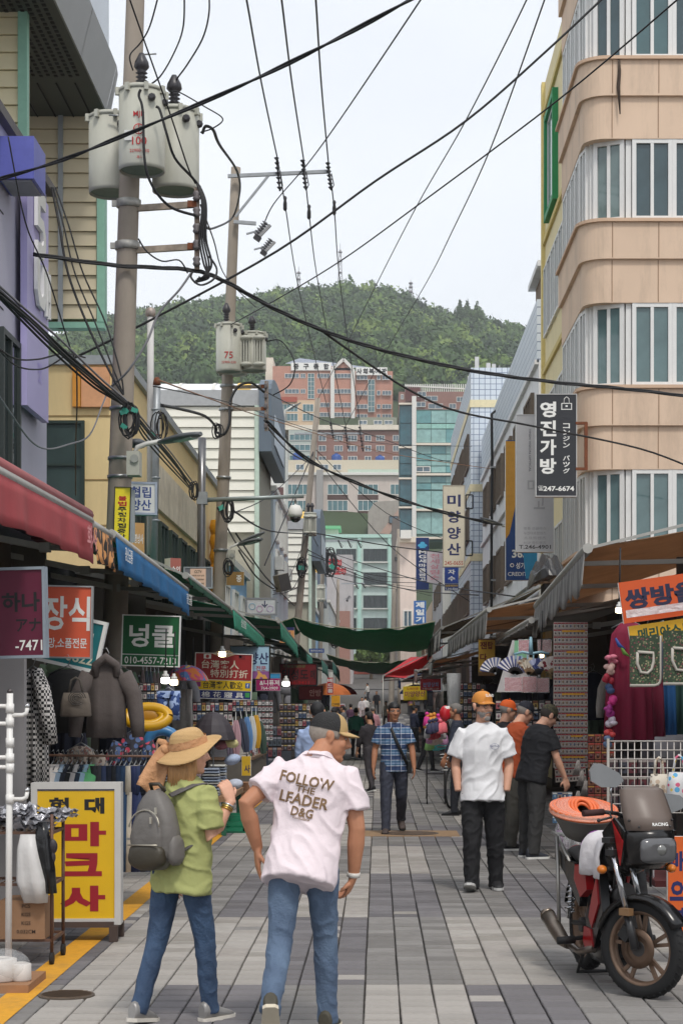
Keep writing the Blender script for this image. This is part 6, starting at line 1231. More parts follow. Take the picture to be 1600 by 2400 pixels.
t = thing('white_bag', 'white plastic bag hanging at the cart side', 'bag', (xr-.2, Yc-.1, .45)); b = MB(); b.M = T3(xr-.14, Yc-.07, .85); hung(b, [(0, .05, .02), (-.1, .07, .04), (-.3, .10, .06, .03), (-.44, .07, .03, .05)], nf=4, amp=.02); b.build('bag', mat((206, 204, 202), .4, .06, 9, bump=.5, bs=9), t)
t = thing('black_bag', 'black plastic bag hanging beside the white one on the cart', 'bag', (xr-.04, Yc-.09, .5)); b = MB(); b.M = T3(xr-.05, Yc-.06, .93); hung(b, [(0, .03, .02), (-.1, .05, .03), (-.3, .06, .04, .02), (-.46, .05, .03, .04)], nf=4, amp=.02); b.build('bag', mat((24, 24, 26), .25, .1, 9, bump=.5, bs=9), t)
t = thing('slippers', 'pair of dark slippers on the cart side', 'slippers', (xr-.02, Yc-.06, .62)); 
for k in (0, 1): b = MB(); b.ell((xr-.0+.012*k, Yc-.05, .70+.07*k), (.035, .02, .05)); b.build('slipper', mat((44, 40, 46), .5), t)
def bulb(label, px, py, Y, r, e, col=(255, 226, 176)):
 p = W(px, py, Y); t = thing('light_bulb', label, 'bulb', (p.x, p.y, p.z-r)); b = MB(); b.lathe(p, [(r*.4, -r), (r*.95, -r*.8), (r, 0), (r*.9, r*.35)], 14); b.build('bulb', mat(col, .4, 0, emit=e), t)
 b = MB(); b.lathe(p, [(r*.92, r*.36), (r*.75, r*1.1), (r*.4, r*1.3), (r*.4, r*1.9)], 12); b.build('socket', mat((200, 200, 196), .4), t); b = MB(); b.tube([p+V((0, 0, r*1.9)), p+V((.01, 0, .55))], .008, 4); b.build('cord', BK, t)
bulb('bright white lit bulb left of a pair under the left awning', 388, 1592, 19.5, .048, 9, (255, 250, 240)); bulb('warm lit bulb right of the pair under the left awning', 408, 1597, 19.8, .045, 7); bulb('large warm lit bulb hanging before the red Chinese sign', 521, 1531, 29.5, .062, 8); bulb('small lit bulb beside the colourful parasol', 452, 1577, 28, .045, 8, (255, 250, 240)); bulb('lit strip end bulb beyond the magenta sign', 670, 1600, 40, .08, 9, (255, 252, 246)); bulb('lit lamp inside the right shop by the orange sign', 1450, 1428, 16, .035, 6); bulb('small lit lamp among the fans on the right', 1268, 1536, 22, .03, 5)
def umbrella(label, px, py, Y, r, h, m, opened=True, tilt=0., grp=None, n=8):
 p = W(px, py, Y); t = thing('umbrella' if opened else 'closed_umbrella', label, 'umbrella', tuple(p), 0, grp); b = MB(); b.M = Matrix.Translation(p) @ RY(tilt); rs = []
 if opened:
  for i in range(7):
   f = i/6; a0 = f*1.25; rr_ = r*sin(a0)/sin(1.25); z = h*(cos(a0)-1)/(1-cos(1.25))
   rs.append([V((rr_*cos(2*pi*k/(n*2))*(1-.07*f*(k % 2)), rr_*sin(2*pi*k/(n*2))*(1-.07*f*(k % 2)), z+.0*f)) for k in range(n*2)])
  b.rings(rs, smooth=False); b.build('cover', m, t)
  for k in range(n): q = MB(); q.M = b.M; a = 2*pi*k/n; q.tube([(0, 0, -.02), (cos(a)*r*.6, sin(a)*r*.6, -h*.33), (cos(a)*r, sin(a)*r, -h)], .006, 4); q.build('rib', STEEL, t)
  q = MB(); q.M = b.M; q.tube([(0, 0, .05), (0, 0, -h-.45)], .008, 5); q.build('shaft', STEEL, t)
 else:
  for i in range(8):
   f = i/7; rr_ = r*(.15+sin(pi*min(1, f*.75+.1))*.85); rs.append([V((rr_*cos(2*pi*k/16)*(1-.3*(k % 2)), rr_*sin(2*pi*k/16)*(1-.3*(k % 2)), -h*f)) for k in range(16)])
  b.rings(rs, smooth=False); b.build('cover', m, t); q = MB(); q.M = b.M; q.tube([(0, 0, .12), (0, 0, -h-.06)], .008, 5); q.build('shaft', STEEL, t)
 return t
umbrella('large dark purple grey umbrella open on the left stall', 500, 1668, 23, .29, .36, mat((58, 52, 58), .6, .08, 5)); umbrella('rainbow parasol open under the left awning', 437, 1558, 27, .34, .24, pmat('swirl', [(214, 120, 60), (196, 80, 110), (90, 120, 170), (220, 180, 80), (150, 90, 150)], 5))
for i, (x, y, c_, l) in enumerate(((553, 1688, (176, 140, 148), 'dusty pink'), (566, 1684, (60, 66, 84), 'dark slate'), (578, 1680, (90, 130, 176), 'sky blue'), (590, 1678, (196, 196, 190), 'pale grey'), (600, 1676, (196, 150, 40), 'mustard'), (609, 1690, (60, 80, 70), 'dark green'), (545, 1700, (120, 110, 130), 'lilac'))): umbrella('%s closed umbrella hanging on the left stall' % l, x, y, 25+i*.25, .07, .48, mat(c_, .6, .1, 8), False, R.uniform(-.15, .1), 'closed umbrellas hanging on the left stall')
for i in range(5): umbrella('closed folded umbrella hanging in the dark behind the green sign', 335+i*9, 1570+i*2, 21.5+.2*i, .035, .5, mat(R.choice([(90, 84, 100), (110, 96, 96), (70, 80, 90)]), .6, .1, 8), False, 0, 'folded umbrellas hanging behind the green sign')
t = thing('stall_table', 'low wooden table edge carrying towel stacks on the left', 'table', (-2.25, 23.2, 0)); b = MB(); b.bb((-2.75, 22.8, .43), (-1.9, 25.4, .5)); b.build('top', mat((150, 116, 84), .8, .15, 9), t)
for x in (-2.7, -1.96):
 for y in (22.85, 25.3): b = MB(); b.bb((x-.03, y-.03, 0), (x+.03, y+.03, .43)); b.build('leg', mat((36, 96, 74), .7), t)
TW = [((170, 184, 204), 'pale blue'), ((206, 206, 204), 'white'), ((150, 160, 176), 'grey blue'), ((198, 176, 182), 'pale pink'), ((184, 184, 178), 'stone'), ((166, 178, 170), 'sage')]
for s_, (x0, y0, n_) in enumerate(((-2.62, 23.0, 8), (-2.36, 22.95, 15), (-2.13, 23.0, 10), (-2.5, 24.2, 10), (-2.15, 24.2, 10))):
 for k in range(n_):
  hh = .036 if s_ != 1 else .026; c_, l = TW[(k*2+s_) % 6]; tw = MB(); rs = []
  for i in range(7): f = i/6; rs.append([V((x0+(f-.5)*.21+R.uniform(-.004, .004), y0+cos(2*pi*q/8)*.14, .5+hh*(k+.5)+sin(2*pi*q/8)*hh*.52)) for q in range(8)])
  tw.rings(rs); one(tw, 'folded_towel', mat(c_, .95, .08, 20, bump=.4, bs=80), '%s folded towel in stack %s of the towel table' % (l, ['nearest the street sign', 'with the thinnest towels', 'at the table edge', 'behind, by the shop', 'behind, by the street'][s_]), 'towel', 'folded towels on the table')
for i, (x, y, c_, l) in enumerate(((500, 1738, (70, 66, 72), 'dark grey'), (522, 1744, (150, 96, 104), 'dull red'), (540, 1740, (206, 196, 140), 'pale yellow'), (528, 1726, (190, 200, 206), 'pale'), (545, 1780, (170, 184, 210), 'light blue'), (550, 1838, (190, 196, 210), 'white blue'))):
 p = W(x, y, 23.1); b = MB(); b.ell(p, (.11, .12, .07), 12, 8, RY(R.uniform(-.4, .4)).to_3x3()); one(b, 'cushion', mat(c_, .9, .1, 9, bump=.4, bs=18), '%s rolled cushion on the towel stacks' % l, 'cushion')
t = thing('cardboard_box', 'plain brown carton on the ground beyond the towel table', 'carton', (W(580, 0, 30).x, 30, 0)); b = MB(); b.bb((W(567, 0, 30).x, 29.8, 0), (W(592, 0, 30).x, 30.3, .36)); b.build('carton', mat((156, 116, 88), .85, .08, 9), t); b = MB(); b.bb((W(567, 0, 30).x, 29.79, .2), (W(592, 0, 30).x, 29.797, .23)); b.build('tape', mat((170, 140, 110), .4), t)
signpx('small_sign', 'small yellow sign with blue lettering beside the towel table', 566, 1772, 588, 1818, 29.5, [(0, 1, mat((216, 176, 40), .6))], [('사', .6, .35, .4, .6, NAVY, .03)], th=.05)
t = thing('plastic_crate', 'green plastic crate on the ground under the towel table', 'crate', (-1.86, 23.6, 0)); GC = mat((22, 120, 86), .5)
b = MB()
for z in (0.02, .1, .18): b.bb((-2.0, 23.3, z), (-1.72, 23.33, z+.05)); b.bb((-2.0, 23.8, z), (-1.72, 23.83, z+.05)); b.bb((-2.0, 23.3, z), (-1.97, 23.83, z+.05)); b.bb((-1.75, 23.3, z), (-1.72, 23.83, z+.05))
for x in (-2.0, -1.75): b.bb((x, 23.3, 0), (x+.03, 23.33, .23)); b.bb((x, 23.8, 0), (x+.03, 23.83, .23))
b.build('lattice', GC, t); b = MB(); b.bb((-1.99, 23.31, 0), (-1.73, 23.82, .015)); b.build('base', GC, t)
def packets(name, label, cat, px0, px1, py0, py1, Y, nc, nr, mats, back, gap=.82, tilt=0., yaw=0.):
 M = FACE(W((px0+px1)/2, (py0+py1)/2, Y), yaw, tilt); w, h = (px1-px0)*Y/F, (py1-py0)*Y/F
 t = thing(name, label, cat, tuple(M @ V((0, -h/2, 0)))); b = MB(); b.M = M; b.box((0, 0, -.01), (w, h, .012)); b.build('backing', back, t)
 pw, ph = w/nc*gap, h/nr*gap; ms = []
 for mm in mats:
  q = MB(); q.box((0, 0, .008), (pw, ph, .008)); q.cur = 1; q.box((0, ph*.36, .014), (pw, ph*.2, .003)); q.cur = 2; q.ell((0, -ph*.1, .014), (pw*.28, ph*.24, .006), 8, 5); ms.append(q.mesh('packet', list(mm)))
 for r in range(nr):
  for c in range(nc): link('packet', ms[(r*3+c*5+(r*c) % 2) % len(ms)] if len(ms) < 9 else ms[r % len(ms)], t, M @ T3(-w/2+(c+.5)*w/nc, h/2-(r+.5)*h/nr, .004*((r+c) % 2)))
 return t, M
CW, CR, CY_ = mat((186, 176, 168), .35, .05), mat((150, 40, 48), .5), mat((206, 150, 40), .5)
t, M_ = packets('souvenir_board', 'tall board of small nail clipper packets in rows inside the right shop', 'display board', 1296, 1376, 1458, 1800, 20.5, 9, 21, [(CW, CR, mat((104, 96, 94), .3, metal=.5)), (CW, CR, mat((140, 120, 90), .3, metal=.5)), (CW, CR, mat((90, 100, 120), .3))], mat((170, 160, 152), .6), .9)
for k in range(7): b = MB(); b.M = M_; b.box((.03+.02*(k % 3), .73-k*.24, .02), (.26-.06*(k % 3), .022, .004)); b.build('yellow_strip', CY_, t)
packets('souvenir_board', 'lower tilted sheet of nail clipper packets at the foot of the tall board', 'display board', 1300, 1372, 1798, 1832, 20.2, 9, 2, [(CW, CR, mat((60, 54, 54), .3))], mat((170, 160, 152), .6), .9, .06)
packets('accessory_rack', 'black rack of white carded accessories on the left stall', 'display rack', 604, 640, 1640, 1736, 28, 4, 7, [(mat((206, 202, 198), .4), BLACK, mat((190, 186, 190), .3)), (mat((190, 190, 190), .4), DRED, BLACK)], mat((30, 28, 28), .7), .8)
packets('accessory_rack', 'second rack of small dark hair goods beyond the umbrellas', 'display rack', 655, 692, 1648, 1760, 36, 4, 7, [(mat((120, 90, 90), .4), mat((190, 186, 180), .4), BLACK), (mat((60, 60, 70), .4), mat((170, 150, 90), .4), mat((110, 110, 120), .3))], mat((34, 30, 30), .7), .8)
packets('accessory_rack', 'rack of coloured purses below the magenta sign', 'display rack', 628, 660, 1700, 1800, 31, 3, 4, [(mat((110, 60, 70), .5), mat((150, 120, 100), .4), mat((80, 44, 54), .4)), (mat((70, 80, 90), .5), mat((130, 130, 140), .4), mat((50, 54, 60), .4))], mat((40, 36, 34), .7), .85)
PK = [(mat((170, 90, 100), .5), mat((200, 190, 180), .4), mat((90, 60, 70), .4)), (mat((90, 110, 140), .5), mat((206, 200, 190), .4), mat((50, 60, 90), .4)), (mat((190, 160, 90), .5), mat((120, 60, 50), .4), mat((110, 90, 60), .4)), (mat((200, 196, 192), .5), mat((60, 60, 66), .4), mat((150, 120, 130), .4))]
for nm_, l_, x0, x1, y0, y1, Y, nc, nr in (('sock_rack', 'rack of mixed coloured socks behind the large grey umbrella', 452, 545, 1645, 1735, 27, 9, 4), ('glove_rack', 'rack of small mixed goods above the towel stacks', 545, 604, 1640, 1668, 27.5, 7, 2), ('slipper_rack', 'rack of mixed slippers beyond the pale blue shirt man', 690, 755, 1648, 1740, 48, 7, 5), ('phone_case_rack', 'rack of mixed phone cases under the green sign', 300, 372, 1600, 1640, 20, 8, 2), ('purse_rack', 'rack of mixed purses beside the souvenir board', 1160, 1290, 1640, 1760, 24.5, 9, 5), ('toy_display', 'display of small mixed toys beyond the bald man', 1075, 1125, 1600, 1700, 36, 5, 6)):
 packets(nm_, l_, 'display rack', x0, x1, y0, y1, Y, nc, nr, PK, mat((34, 31, 30), .7), .78)
packets('postcard_rack', 'blue postcard rack low at the right shop entrance', 'card rack', 1293, 1340, 1856, 1930, 20, 4, 4, [(mat((90, 130, 170), .4), WHITE, mat((150, 176, 196), .4)), (mat((60, 90, 130), .4), mat((180, 170, 160), .5), mat((206, 200, 190), .4)), (mat((170, 170, 170), .4), CB, mat((120, 60, 50), .4))], mat((150, 148, 144), .5), .86)
packets('sock_display', 'dark packets hanging on the wire rack behind the motorcycle', 'display rack', 1425, 1560, 1775, 1895, 13.6, 6, 3, [(mat((70, 50, 56), .3), mat((150, 140, 136), .4), mat((40, 32, 36), .4)), (mat((96, 40, 48), .3), mat((170, 160, 150), .4), mat((56, 30, 36), .4)), (mat((60, 60, 72), .3), mat((140, 130, 130), .4), mat((30, 30, 36), .4))], mat((40, 34, 34), .6), .85)
packets('goods_wall', 'dim red and brown packets stacked deep in the right shop', 'display wall', 1376, 1440, 1720, 1880, 17.5, 4, 8, [(mat((90, 34, 36), .4), mat((150, 110, 50), .5), mat((60, 30, 30), .4)), (mat((110, 70, 50), .4), mat((140, 50, 40), .5), mat((70, 40, 34), .4))], mat((40, 30, 28), .7), .9)
t = thing('wire_rack', 'white wire mesh rack behind the motorcycle', 'wire rack', gp(1520, 1900, 13.5)); b = MB(); a, c = W(1424, 1905, 13.5), W(1640, 1737, 13.5)
for k in range(15): x = a.x+(c.x-a.x)*k/14; b.tube([(x, 13.5, a.z), (x, 13.5, c.z)], .004, 4)
for k in range(9): z = a.z+(c.z-a.z)*k/8; b.tube([(a.x, 13.495, z), (c.x, 13.495, z)], .004, 4)
b.build('mesh', mat((196, 190, 184), .4), t)
for x in (a.x, c.x): b = MB(); b.tube([(x, 13.5, 0), (x, 13.5, c.z+.02)], .012, 6); b.build('post', mat((150, 146, 140), .5), t)
g_ = garment('dress', 'long crimson dress with blue embroidery hanging at the right', gp(1472, 1452, 14.6), mat((118, 10, 48), .8, .08, 5), .175, .98, d=.05)
garment('dress', 'second crimson dress hanging just behind the first', gp(1512, 1470, 14.75), mat((100, 9, 42), .8, .08, 5), .14, .90, d=.05)
garment('dress', 'deep blue dress hanging beside the crimson ones', gp(1553, 1480, 14.9), mat((20, 76, 128), .8, .08, 5), .10, .86, d=.05)
garment('dress', 'dark green dress hanging at the right edge', gp(1595, 1480, 15), mat((34, 66, 60), .8, .08, 5), .10, .86, d=.05)
for k, (x, y) in enumerate(((1450, 1510), (1462, 1528))): b = MB(); c_ = W(x, y, 14.48); b.tube([c_+V((-.03, 0, .05)), c_+V((0, 0, -.01)), c_+V((.05, 0, -.04))], [.008, .018, .004], 6); b.build('embroidery', mat((40, 70, 140), .7) if k == 0 else mat((90, 130, 50), .7), g_)
FL = pmat('spots', [(50, 66, 48), (90, 110, 78), (150, 140, 110), (70, 84, 60), (120, 60, 70)], 60)
def apron(label, px0, px1, py0, py1, Y):
 a, c = W(px0, py1, Y), W(px1, py0, Y); t = thing('floral_shorts', label, 'shorts', ((a.x+c.x)/2, Y, a.z)); w, h = c.x-a.x, c.z-a.z; M = FACE(((a.x+c.x)/2, Y, (a.z+c.z)/2))
 pl = [(-w/2, h/2), (w/2, h/2), (w/2, -h*.36)]+[(w/2-w*.2*(1-cos(q)), -h*.36-h*.14*sin(q)) for q in (.5, 1, 1.57)]+[(-w/2, -h/2)]
 b = MB(); b.prism(pl, M, .03); b.build('panel', FL, t); TR = mat((186, 180, 170), .8, .05)
 b = MB(); ed = [V((p[0], p[1], .02)) for p in pl[1:]]; b.M = M; b.tube(ed, .014, 6); b.build('piping', TR, t)
 b = MB(); b.M = M; pk = [(-.26*w, .17*h, .036), (-.27*w, -.06*h, .036), (-.16*w, -.24*h, .036), (.06*w, -.26*h, .036), (.2*w, -.18*h, .036), (.26*w, -.02*h, .036), (.25*w, .15*h, .036), (-.26*w, .17*h, .036)]; b.tube(pk, .012, 6); b.build('pocket_trim', TR, t)
apron('dark floral shorts with pale piping hanging under the yellow sign', 1474, 1546, 1490, 1606, 13.9); apron('second dark floral shorts hanging at the right edge', 1552, 1640, 1478, 1602, 13.85)
garment('bag', 'bright floral shopping bag at the right edge behind the motorcycle', gp(1590, 1770, 12.6), pmat('spots', [(206, 206, 206), (206, 120, 60), (90, 160, 200), (200, 90, 120), (214, 190, 90)], 22), .085, .36, d=.05)
garment('bag', 'cream printed shopping bag hanging left of the floral one', gp(1543, 1775, 12.9), pmat('spots', [(206, 198, 184), (120, 110, 100), (180, 160, 140)], 26), .07, .30, d=.04)
for i in range(9):
 c_, l = [((200, 110, 130), 'pink'), ((206, 170, 160), 'peach'), ((170, 40, 60), 'red'), ((60, 80, 120), 'navy'), ((220, 60, 140), 'hot pink'), ((150, 40, 120), 'purple'), ((190, 180, 190), 'white'), ((190, 60, 60), 'coral'), ((90, 110, 140), 'blue')][i]
 p = W(1430-3*(i % 3), 1545+i*24, 14.5); b = MB()
 for k in range(4): b.ell(p+V((R.uniform(-.03, .03), R.uniform(-.03, .03), R.uniform(-.03, .03))), (R.uniform(.025, .04), .03, R.uniform(.02, .035)), 8, 6)
 one(b, 'hair_bow', mat(c_, .6, .1, 20), '%s fabric bow on the string beside the crimson dress' % l, 'bow', 'bows strung beside the crimson dress')
for i in range(5):
 p = W(1312+i*13, 1920+(i % 2)*22, 19.4); t = garment('bag', ['purple', 'dark plum', 'grey', 'pale grey', 'violet'][i]+' packed pouch in clear wrap by the shop entrance', tuple(p), mat([(110, 50, 110), (70, 40, 70), (110, 104, 110), (150, 146, 146), (130, 70, 140)][i], .4, .15, 9), .05, .30, .3, 'packed pouches by the right shop entrance', .05)
 b = MB(); b.ell(p+V((0, -.02, -.18)), (.07, .075, .17), 10, 7); b.build('wrap', clear(alpha=.28), t)
for i in range(7):
 p = W(1352+(i % 3)*9, 1800+i*24, 18.6); t = thing('brush_bundle', '%s bundle of thin grey brushes by the right shop entrance' % ['top', 'second', 'third', 'fourth', 'fifth', 'sixth', 'lowest'][i], 'brushes', tuple(p), 0, 'brush bundles by the right shop entrance'); b = MB()
 for k in range(9): b.tube([p+V((.01*(k % 3), .01*(k//3), .08)), p+V((-.05+.012*k, .01*(k % 3), -.08))], .005, 4)
 b.build('bristles', mat((136, 130, 126), .6), t)
def fan(label, px, py, Y, r, m, a0=.1, a1=pi-.1, n=16, base=(60, 54, 52), roll=0.):
 M = FACE(W(px, py, Y), 0, roll); t = thing('folding_fan', label, 'fan', tuple(W(px, py, Y)))
 for k in range(n):
  a = a0+(a1-a0)*k/n; e_ = a0+(a1-a0)*(k+1)/n; b = MB(); z0, z1 = (.008, 0) if k % 2 else (0, .008)
  b.M = M; b.add([(cos(a)*r*.42, sin(a)*r*.42, z0), (cos(a)*r, sin(a)*r, z0), (cos(e_)*r, sin(e_)*r, z1), (cos(e_)*r*.42, sin(e_)*r*.42, z1)], [(0, 1, 2, 3)]); b.build('leaf', m if not isinstance(m, list) else m[k % len(m)], t)
  b = MB(); b.M = M; am = (a+e_)/2; b.bar((0, 0, -.003), (cos(am)*r*.5, sin(am)*r*.5, -.003), .012, .004); b.build('stick', mat(base, .7), t)
 b = MB(); b.M = M; b.lathe((0, 0, -.006), [(.014, 0), (.014, .018)], 8); b.build('rivet', STEEL, t)
WF = mat((206, 204, 206), .7)
fan('blue and white striped folding fan hanging at the right stall', 1206, 1582, 21.5, .235, [WF, mat((90, 96, 150), .7)], .2, 2.75, 22); fan('cream folding fan with small prints beside the striped one', 1238, 1584, 21.4, .22, pmat('spots', [(196, 186, 170), (130, 100, 80), (150, 130, 110)], 24), .7, 2.3, 12, (150, 120, 90)); fan('dark blue and white folding fan in the middle of the fans', 1262, 1584, 21.3, .21, pmat('swirl', [(60, 70, 120), (170, 176, 206), (40, 46, 84)], 9), .9, 2.2, 10, (50, 50, 56)); fan('white folding fan with dark red blossoms at the right of the fans', 1298, 1584, 21.2, .235, pmat('spots', [(206, 196, 190), (120, 40, 50), (90, 60, 60)], 16), .25, 2.6, 18, (170, 140, 104)); fan('half hidden striped fan at the left of the stall', 1160, 1578, 22.5, .2, [WF, mat((100, 110, 150), .7)], 1.2, 3.0, 14)
t = thing('clip_hanger', 'pale blue plastic clip hanger holding the fans', 'hanger', gp(1245, 1530, 21.4)); PB = mat((140, 180, 196), .4); b = MB(); p = W(1243, 1532, 21.4); b.tube([p+V((-.2, 0, -.01)), p+V((-.1, 0, .02)), p, p+V((.12, 0, .02)), p+V((.22, 0, -.005))], .018, 6); b.tube([p, p+V((0, 0, .2))], [.03, .016], 8); b.build('arms', PB, t)
for k in range(6): b = MB(); b.box(p+V((-.18+.07*k, -.01, -.04)), (.016, .016, .05)); b.build('clip', PB, t)
t = thing('banner_cloth', 'white hanging banner cloth with a pale green top edge', 'banner', gp(1195, 1620, 22.6)); b = MB(); pl = [W(1163, 1622, 22.6), W(1238, 1622, 22.6), W(1240, 1510, 22.6), W(1200, 1500, 22.6)]; b.add(pl+[q+V((0, .01, 0)) for q in pl], [(0, 1, 2, 3), (7, 6, 5, 4), (0, 4, 5, 1), (1, 5, 6, 2), (2, 6, 7, 3), (3, 7, 4, 0)]); b.build('cloth', mat((196, 194, 194), .8, .05, 4), t); b = MB(); pl = [W(1203, 1560, 22.5), W(1232, 1545, 22.5), W(1236, 1498, 22.5), W(1205, 1502, 22.5)]; b.add(pl+[q+V((0, .01, 0)) for q in pl], [(0, 1, 2, 3), (7, 6, 5, 4), (0, 4, 5, 1), (1, 5, 6, 2), (2, 6, 7, 3), (3, 7, 4, 0)]); b.build('green_panel', mat((130, 190, 150), .7), t)
for i, (x0, x1, y0, y1, c_, l) in enumerate(((1182, 1222, 1588, 1620, (206, 120, 130), 'coral pink'), (1222, 1256, 1586, 1622, (196, 100, 110), 'rose'), (1256, 1285, 1590, 1622, (206, 130, 136), 'pale coral'), (1215, 1240, 1500, 1530, (190, 70, 90), 'crimson'), (1260, 1290, 1500, 1528, (176, 110, 110), 'dusty rose'))):
 a, c = W(x0, y1, 22.2+.03*i), W(x1, y0, 22.2+.03*i); t = thing('packed_apron', '%s packed garment in clear film under the fans' % l, 'packet', ((a.x+c.x)/2, a.y, a.z)); b = MB(); b.bb((a.x, a.y, a.z), (c.x, a.y+.03, c.z)); b.build('cloth', mat(c_, .6, .12, 9), t); b = MB(); b.bb((a.x-.01, a.y-.006, a.z-.01), (c.x+.01, a.y-.002, c.z+.01)); b.build('film', clear(alpha=.22), t)
t = thing('bicycle', 'pale green bicycle with a basket parked on the right beyond the walkers', 'bicycle', (1.25, 28, 0)); c_ = V((1.16, 28.6, .33)); Mx = RZ(1.25)
def wheelpts(c, r, M): return [c+(M @ V((cos(2*pi*k/24)*r, 0, sin(2*pi*k/24)*r))) for k in range(25)]
for dx in (0, .95):
 cc = c_+(Mx @ V((dx, 0, 0))); b = MB(); b.tube(wheelpts(cc, .31, Mx), .02, 6, cap=False); b.build('tyre', RUBBER, t); b = MB(); b.tube(wheelpts(cc, .29, Mx), .01, 5, cap=False); b.build('rim', STEEL, t); b = MB()
 for k in range(12): b.tube([cc, cc+(Mx @ V((cos(k*pi/6)*.29, 0, sin(k*pi/6)*.29)))], .002, 3)
 b.build('spokes', STEEL, t)
BG = mat((136, 196, 176), .4); b = MB(); L_ = lambda x, z: c_+(Mx @ V((x, 0, z-.33)))
b.tube([L_(0, .33), L_(.12, .75), L_(.15, .95)], .016, 6); b.tube([L_(.13, .72), L_(.5, .3), L_(.95, .33)], .018, 6); b.tube([L_(.14, .6), L_(.45, .42)], .014, 6); b.tube([L_(.5, .3), L_(.62, .8)], .015, 6); b.tube([L_(.95, .33), L_(.6, .72)], .01, 6); b.build('frame', BG, t)
b = MB(); b.ell(L_(.63, .84), (.06, .12, .03)); b.build('saddle', BLACK, t); b = MB(); q = Mx @ V((0, 1, 0)); b.tube([L_(.17, .98)+q*.27, L_(.12, 1.0), L_(.17, .98)-q*.27], .012, 6); b.build('handlebar', STEEL, t)
b = MB()
for k in range(6): z = .62+k*.05; hw = .12+.006*k; b.tube([L_(-.1, z)+q*hw, L_(.1, z)+q*hw, L_(.1, z)-q*hw, L_(-.1, z)-q*hw, L_(-.1, z)+q*hw], .004, 4)
b.build('basket', WHITE, t)
TOY = [((220, 60, 150), 'hot pink'), ((90, 190, 190), 'turquoise'), ((210, 190, 180), 'cream'), ((180, 60, 70), 'red'), ((60, 60, 90), 'navy'), ((220, 150, 60), 'orange'), ((150, 200, 120), 'light green'), ((200, 150, 190), 'lilac'), ((190, 190, 190), 'silver'), ((240, 120, 130), 'salmon')]
for i in range(26):
 c_, l = TOY[i % 10]; x = 1000+(i*37 % 42); y = 1690+(i*53 % 66); Y = 30-(i % 5)*.2; p = W(x, y, Y); b = MB(); b.lathe(p, [(.01, .1), (.05, .06), (.06, 0), (.075, -.07), (.05, -.09)], 8); b.ell(p+V((0, 0, .12)), .035, 8, 6)
 one(b, 'hanging_doll', mat(c_, .7, .1, 14), '%s little doll on the toy rack before the bicycle' % l, 'doll', 'dolls on the toy rack')
t = thing('toy_rack', 'wheeled rack of bright little toys along the right row', 'rack', (1.0, 30.2, 0)); b = MB()
for x in (.82, 1.12):
 b.tube([(x, 30.1, .08), (x, 30.1, 1.3)], .014, 6)
 b.tube([(x, 29.9, .08), (x, 30.4, .08)], .014, 6)
for z in (.5, .9, 1.3): b.tube([(.82, 30.1, z), (1.12, 30.1, z)], .012, 6)
b.build('frame', mat((60, 56, 54), .5), t)
for x in (.82, 1.12): b = MB(); b.lathe((x-.01, 29.9, .04), [(.04, 0), (.04, .02)], 10, 'X'); b.build('caster', BLACK, t)
p = W(1010, 1610, 34); t = thing('balloon_bag', 'red and white foil balloon bag beside the bald man', 'balloon', tuple(W(1045, 1680, 27))); b = MB(); b.ell(W(1043, 1672, 27), (.09, .06, .12), 12, 8); b.build('balloon', mat((200, 40, 50), .25, .1, 5), t); b = MB(); b.tube([W(1046, 1655, 27), W(1050, 1690, 27)], [.05, .02], 8); b.build('white_patch', WHITE, t)
t = thing('clear_garment_bag', 'tall clear plastic garment bag hanging over the right row', 'plastic bag', gp(1058, 1650, 34)); b = MB(); b.M = Matrix.Translation(W(1063, 1578, 34)); hung(b, [(0, .14, .1), (-.3, .13, .1), (-.9, .1, .08), (-1.1, .05, .04)], nf=5, amp=.03); b.build('film', clear(alpha=.35), t)
KC = [((40, 44, 60), 'navy'), ((150, 60, 60), 'brick red'), ((70, 90, 120), 'denim blue'), ((190, 186, 180), 'ivory'), ((34, 34, 36), 'black'), ((110, 96, 84), 'taupe'), ((90, 110, 90), 'olive'), ((170, 120, 140), 'rose'), ((200, 160, 70), 'mustard'), ((120, 120, 126), 'grey'), ((80, 50, 70), 'plum'), ((206, 200, 206), 'white')]
WH = [('left', 32, 'by the magenta sign'), ('left', 42, 'under the second green awning'), ('left', 54, 'under the third green awning'), ('left', 68, 'far down the left row'), ('right', 33, 'behind the bicycle'), ('right', 44, 'under the striped awning'), ('right', 58, 'by the yellow umbrella sign'), ('right', 70, 'under the red awning'), ('right', 25, 'inside the shop past the fans'), ('left', 24, 'over the towel table'), ('left', 17, 'in the dark behind the clothes rail'), ('right', 15, 'deep inside the crimson dress shop'), ('left', 82, 'by the far teal awning'), ('right', 86, 'by the far white awning')]
gk = 0
for side, Y0, wh in WH:
 for i in range(9):
  c_, l = KC[(gk*5+i) % 12]; gk += 1; Y = Y0+i*1.15; s = -1 if side == 'left' else 1; x = s*(2.55+.35*((i*7) % 3)) if Y0 > 25 else s*(3.0+.12*(i % 3)) if Y0 < 25 else 3.0+.12*(i % 3); k = ['shirt', 'dress', 'trousers', 'towel'][i % 4]
  garment(k, '%s %s%s hanging %s' % (l, ['', 'short ', 'faded '][(i//4) % 3], {'shirt': 'shirt', 'dress': 'dress', 'trousers': 'trousers', 'towel': 'scarf'}[k], wh), (x, Y, 2.15-.25*(i % 2)+gz(Y)), cm(c_), .2, .95 if k != 'shirt' else .7, s*.5, 'stock hanging '+wh, .06)
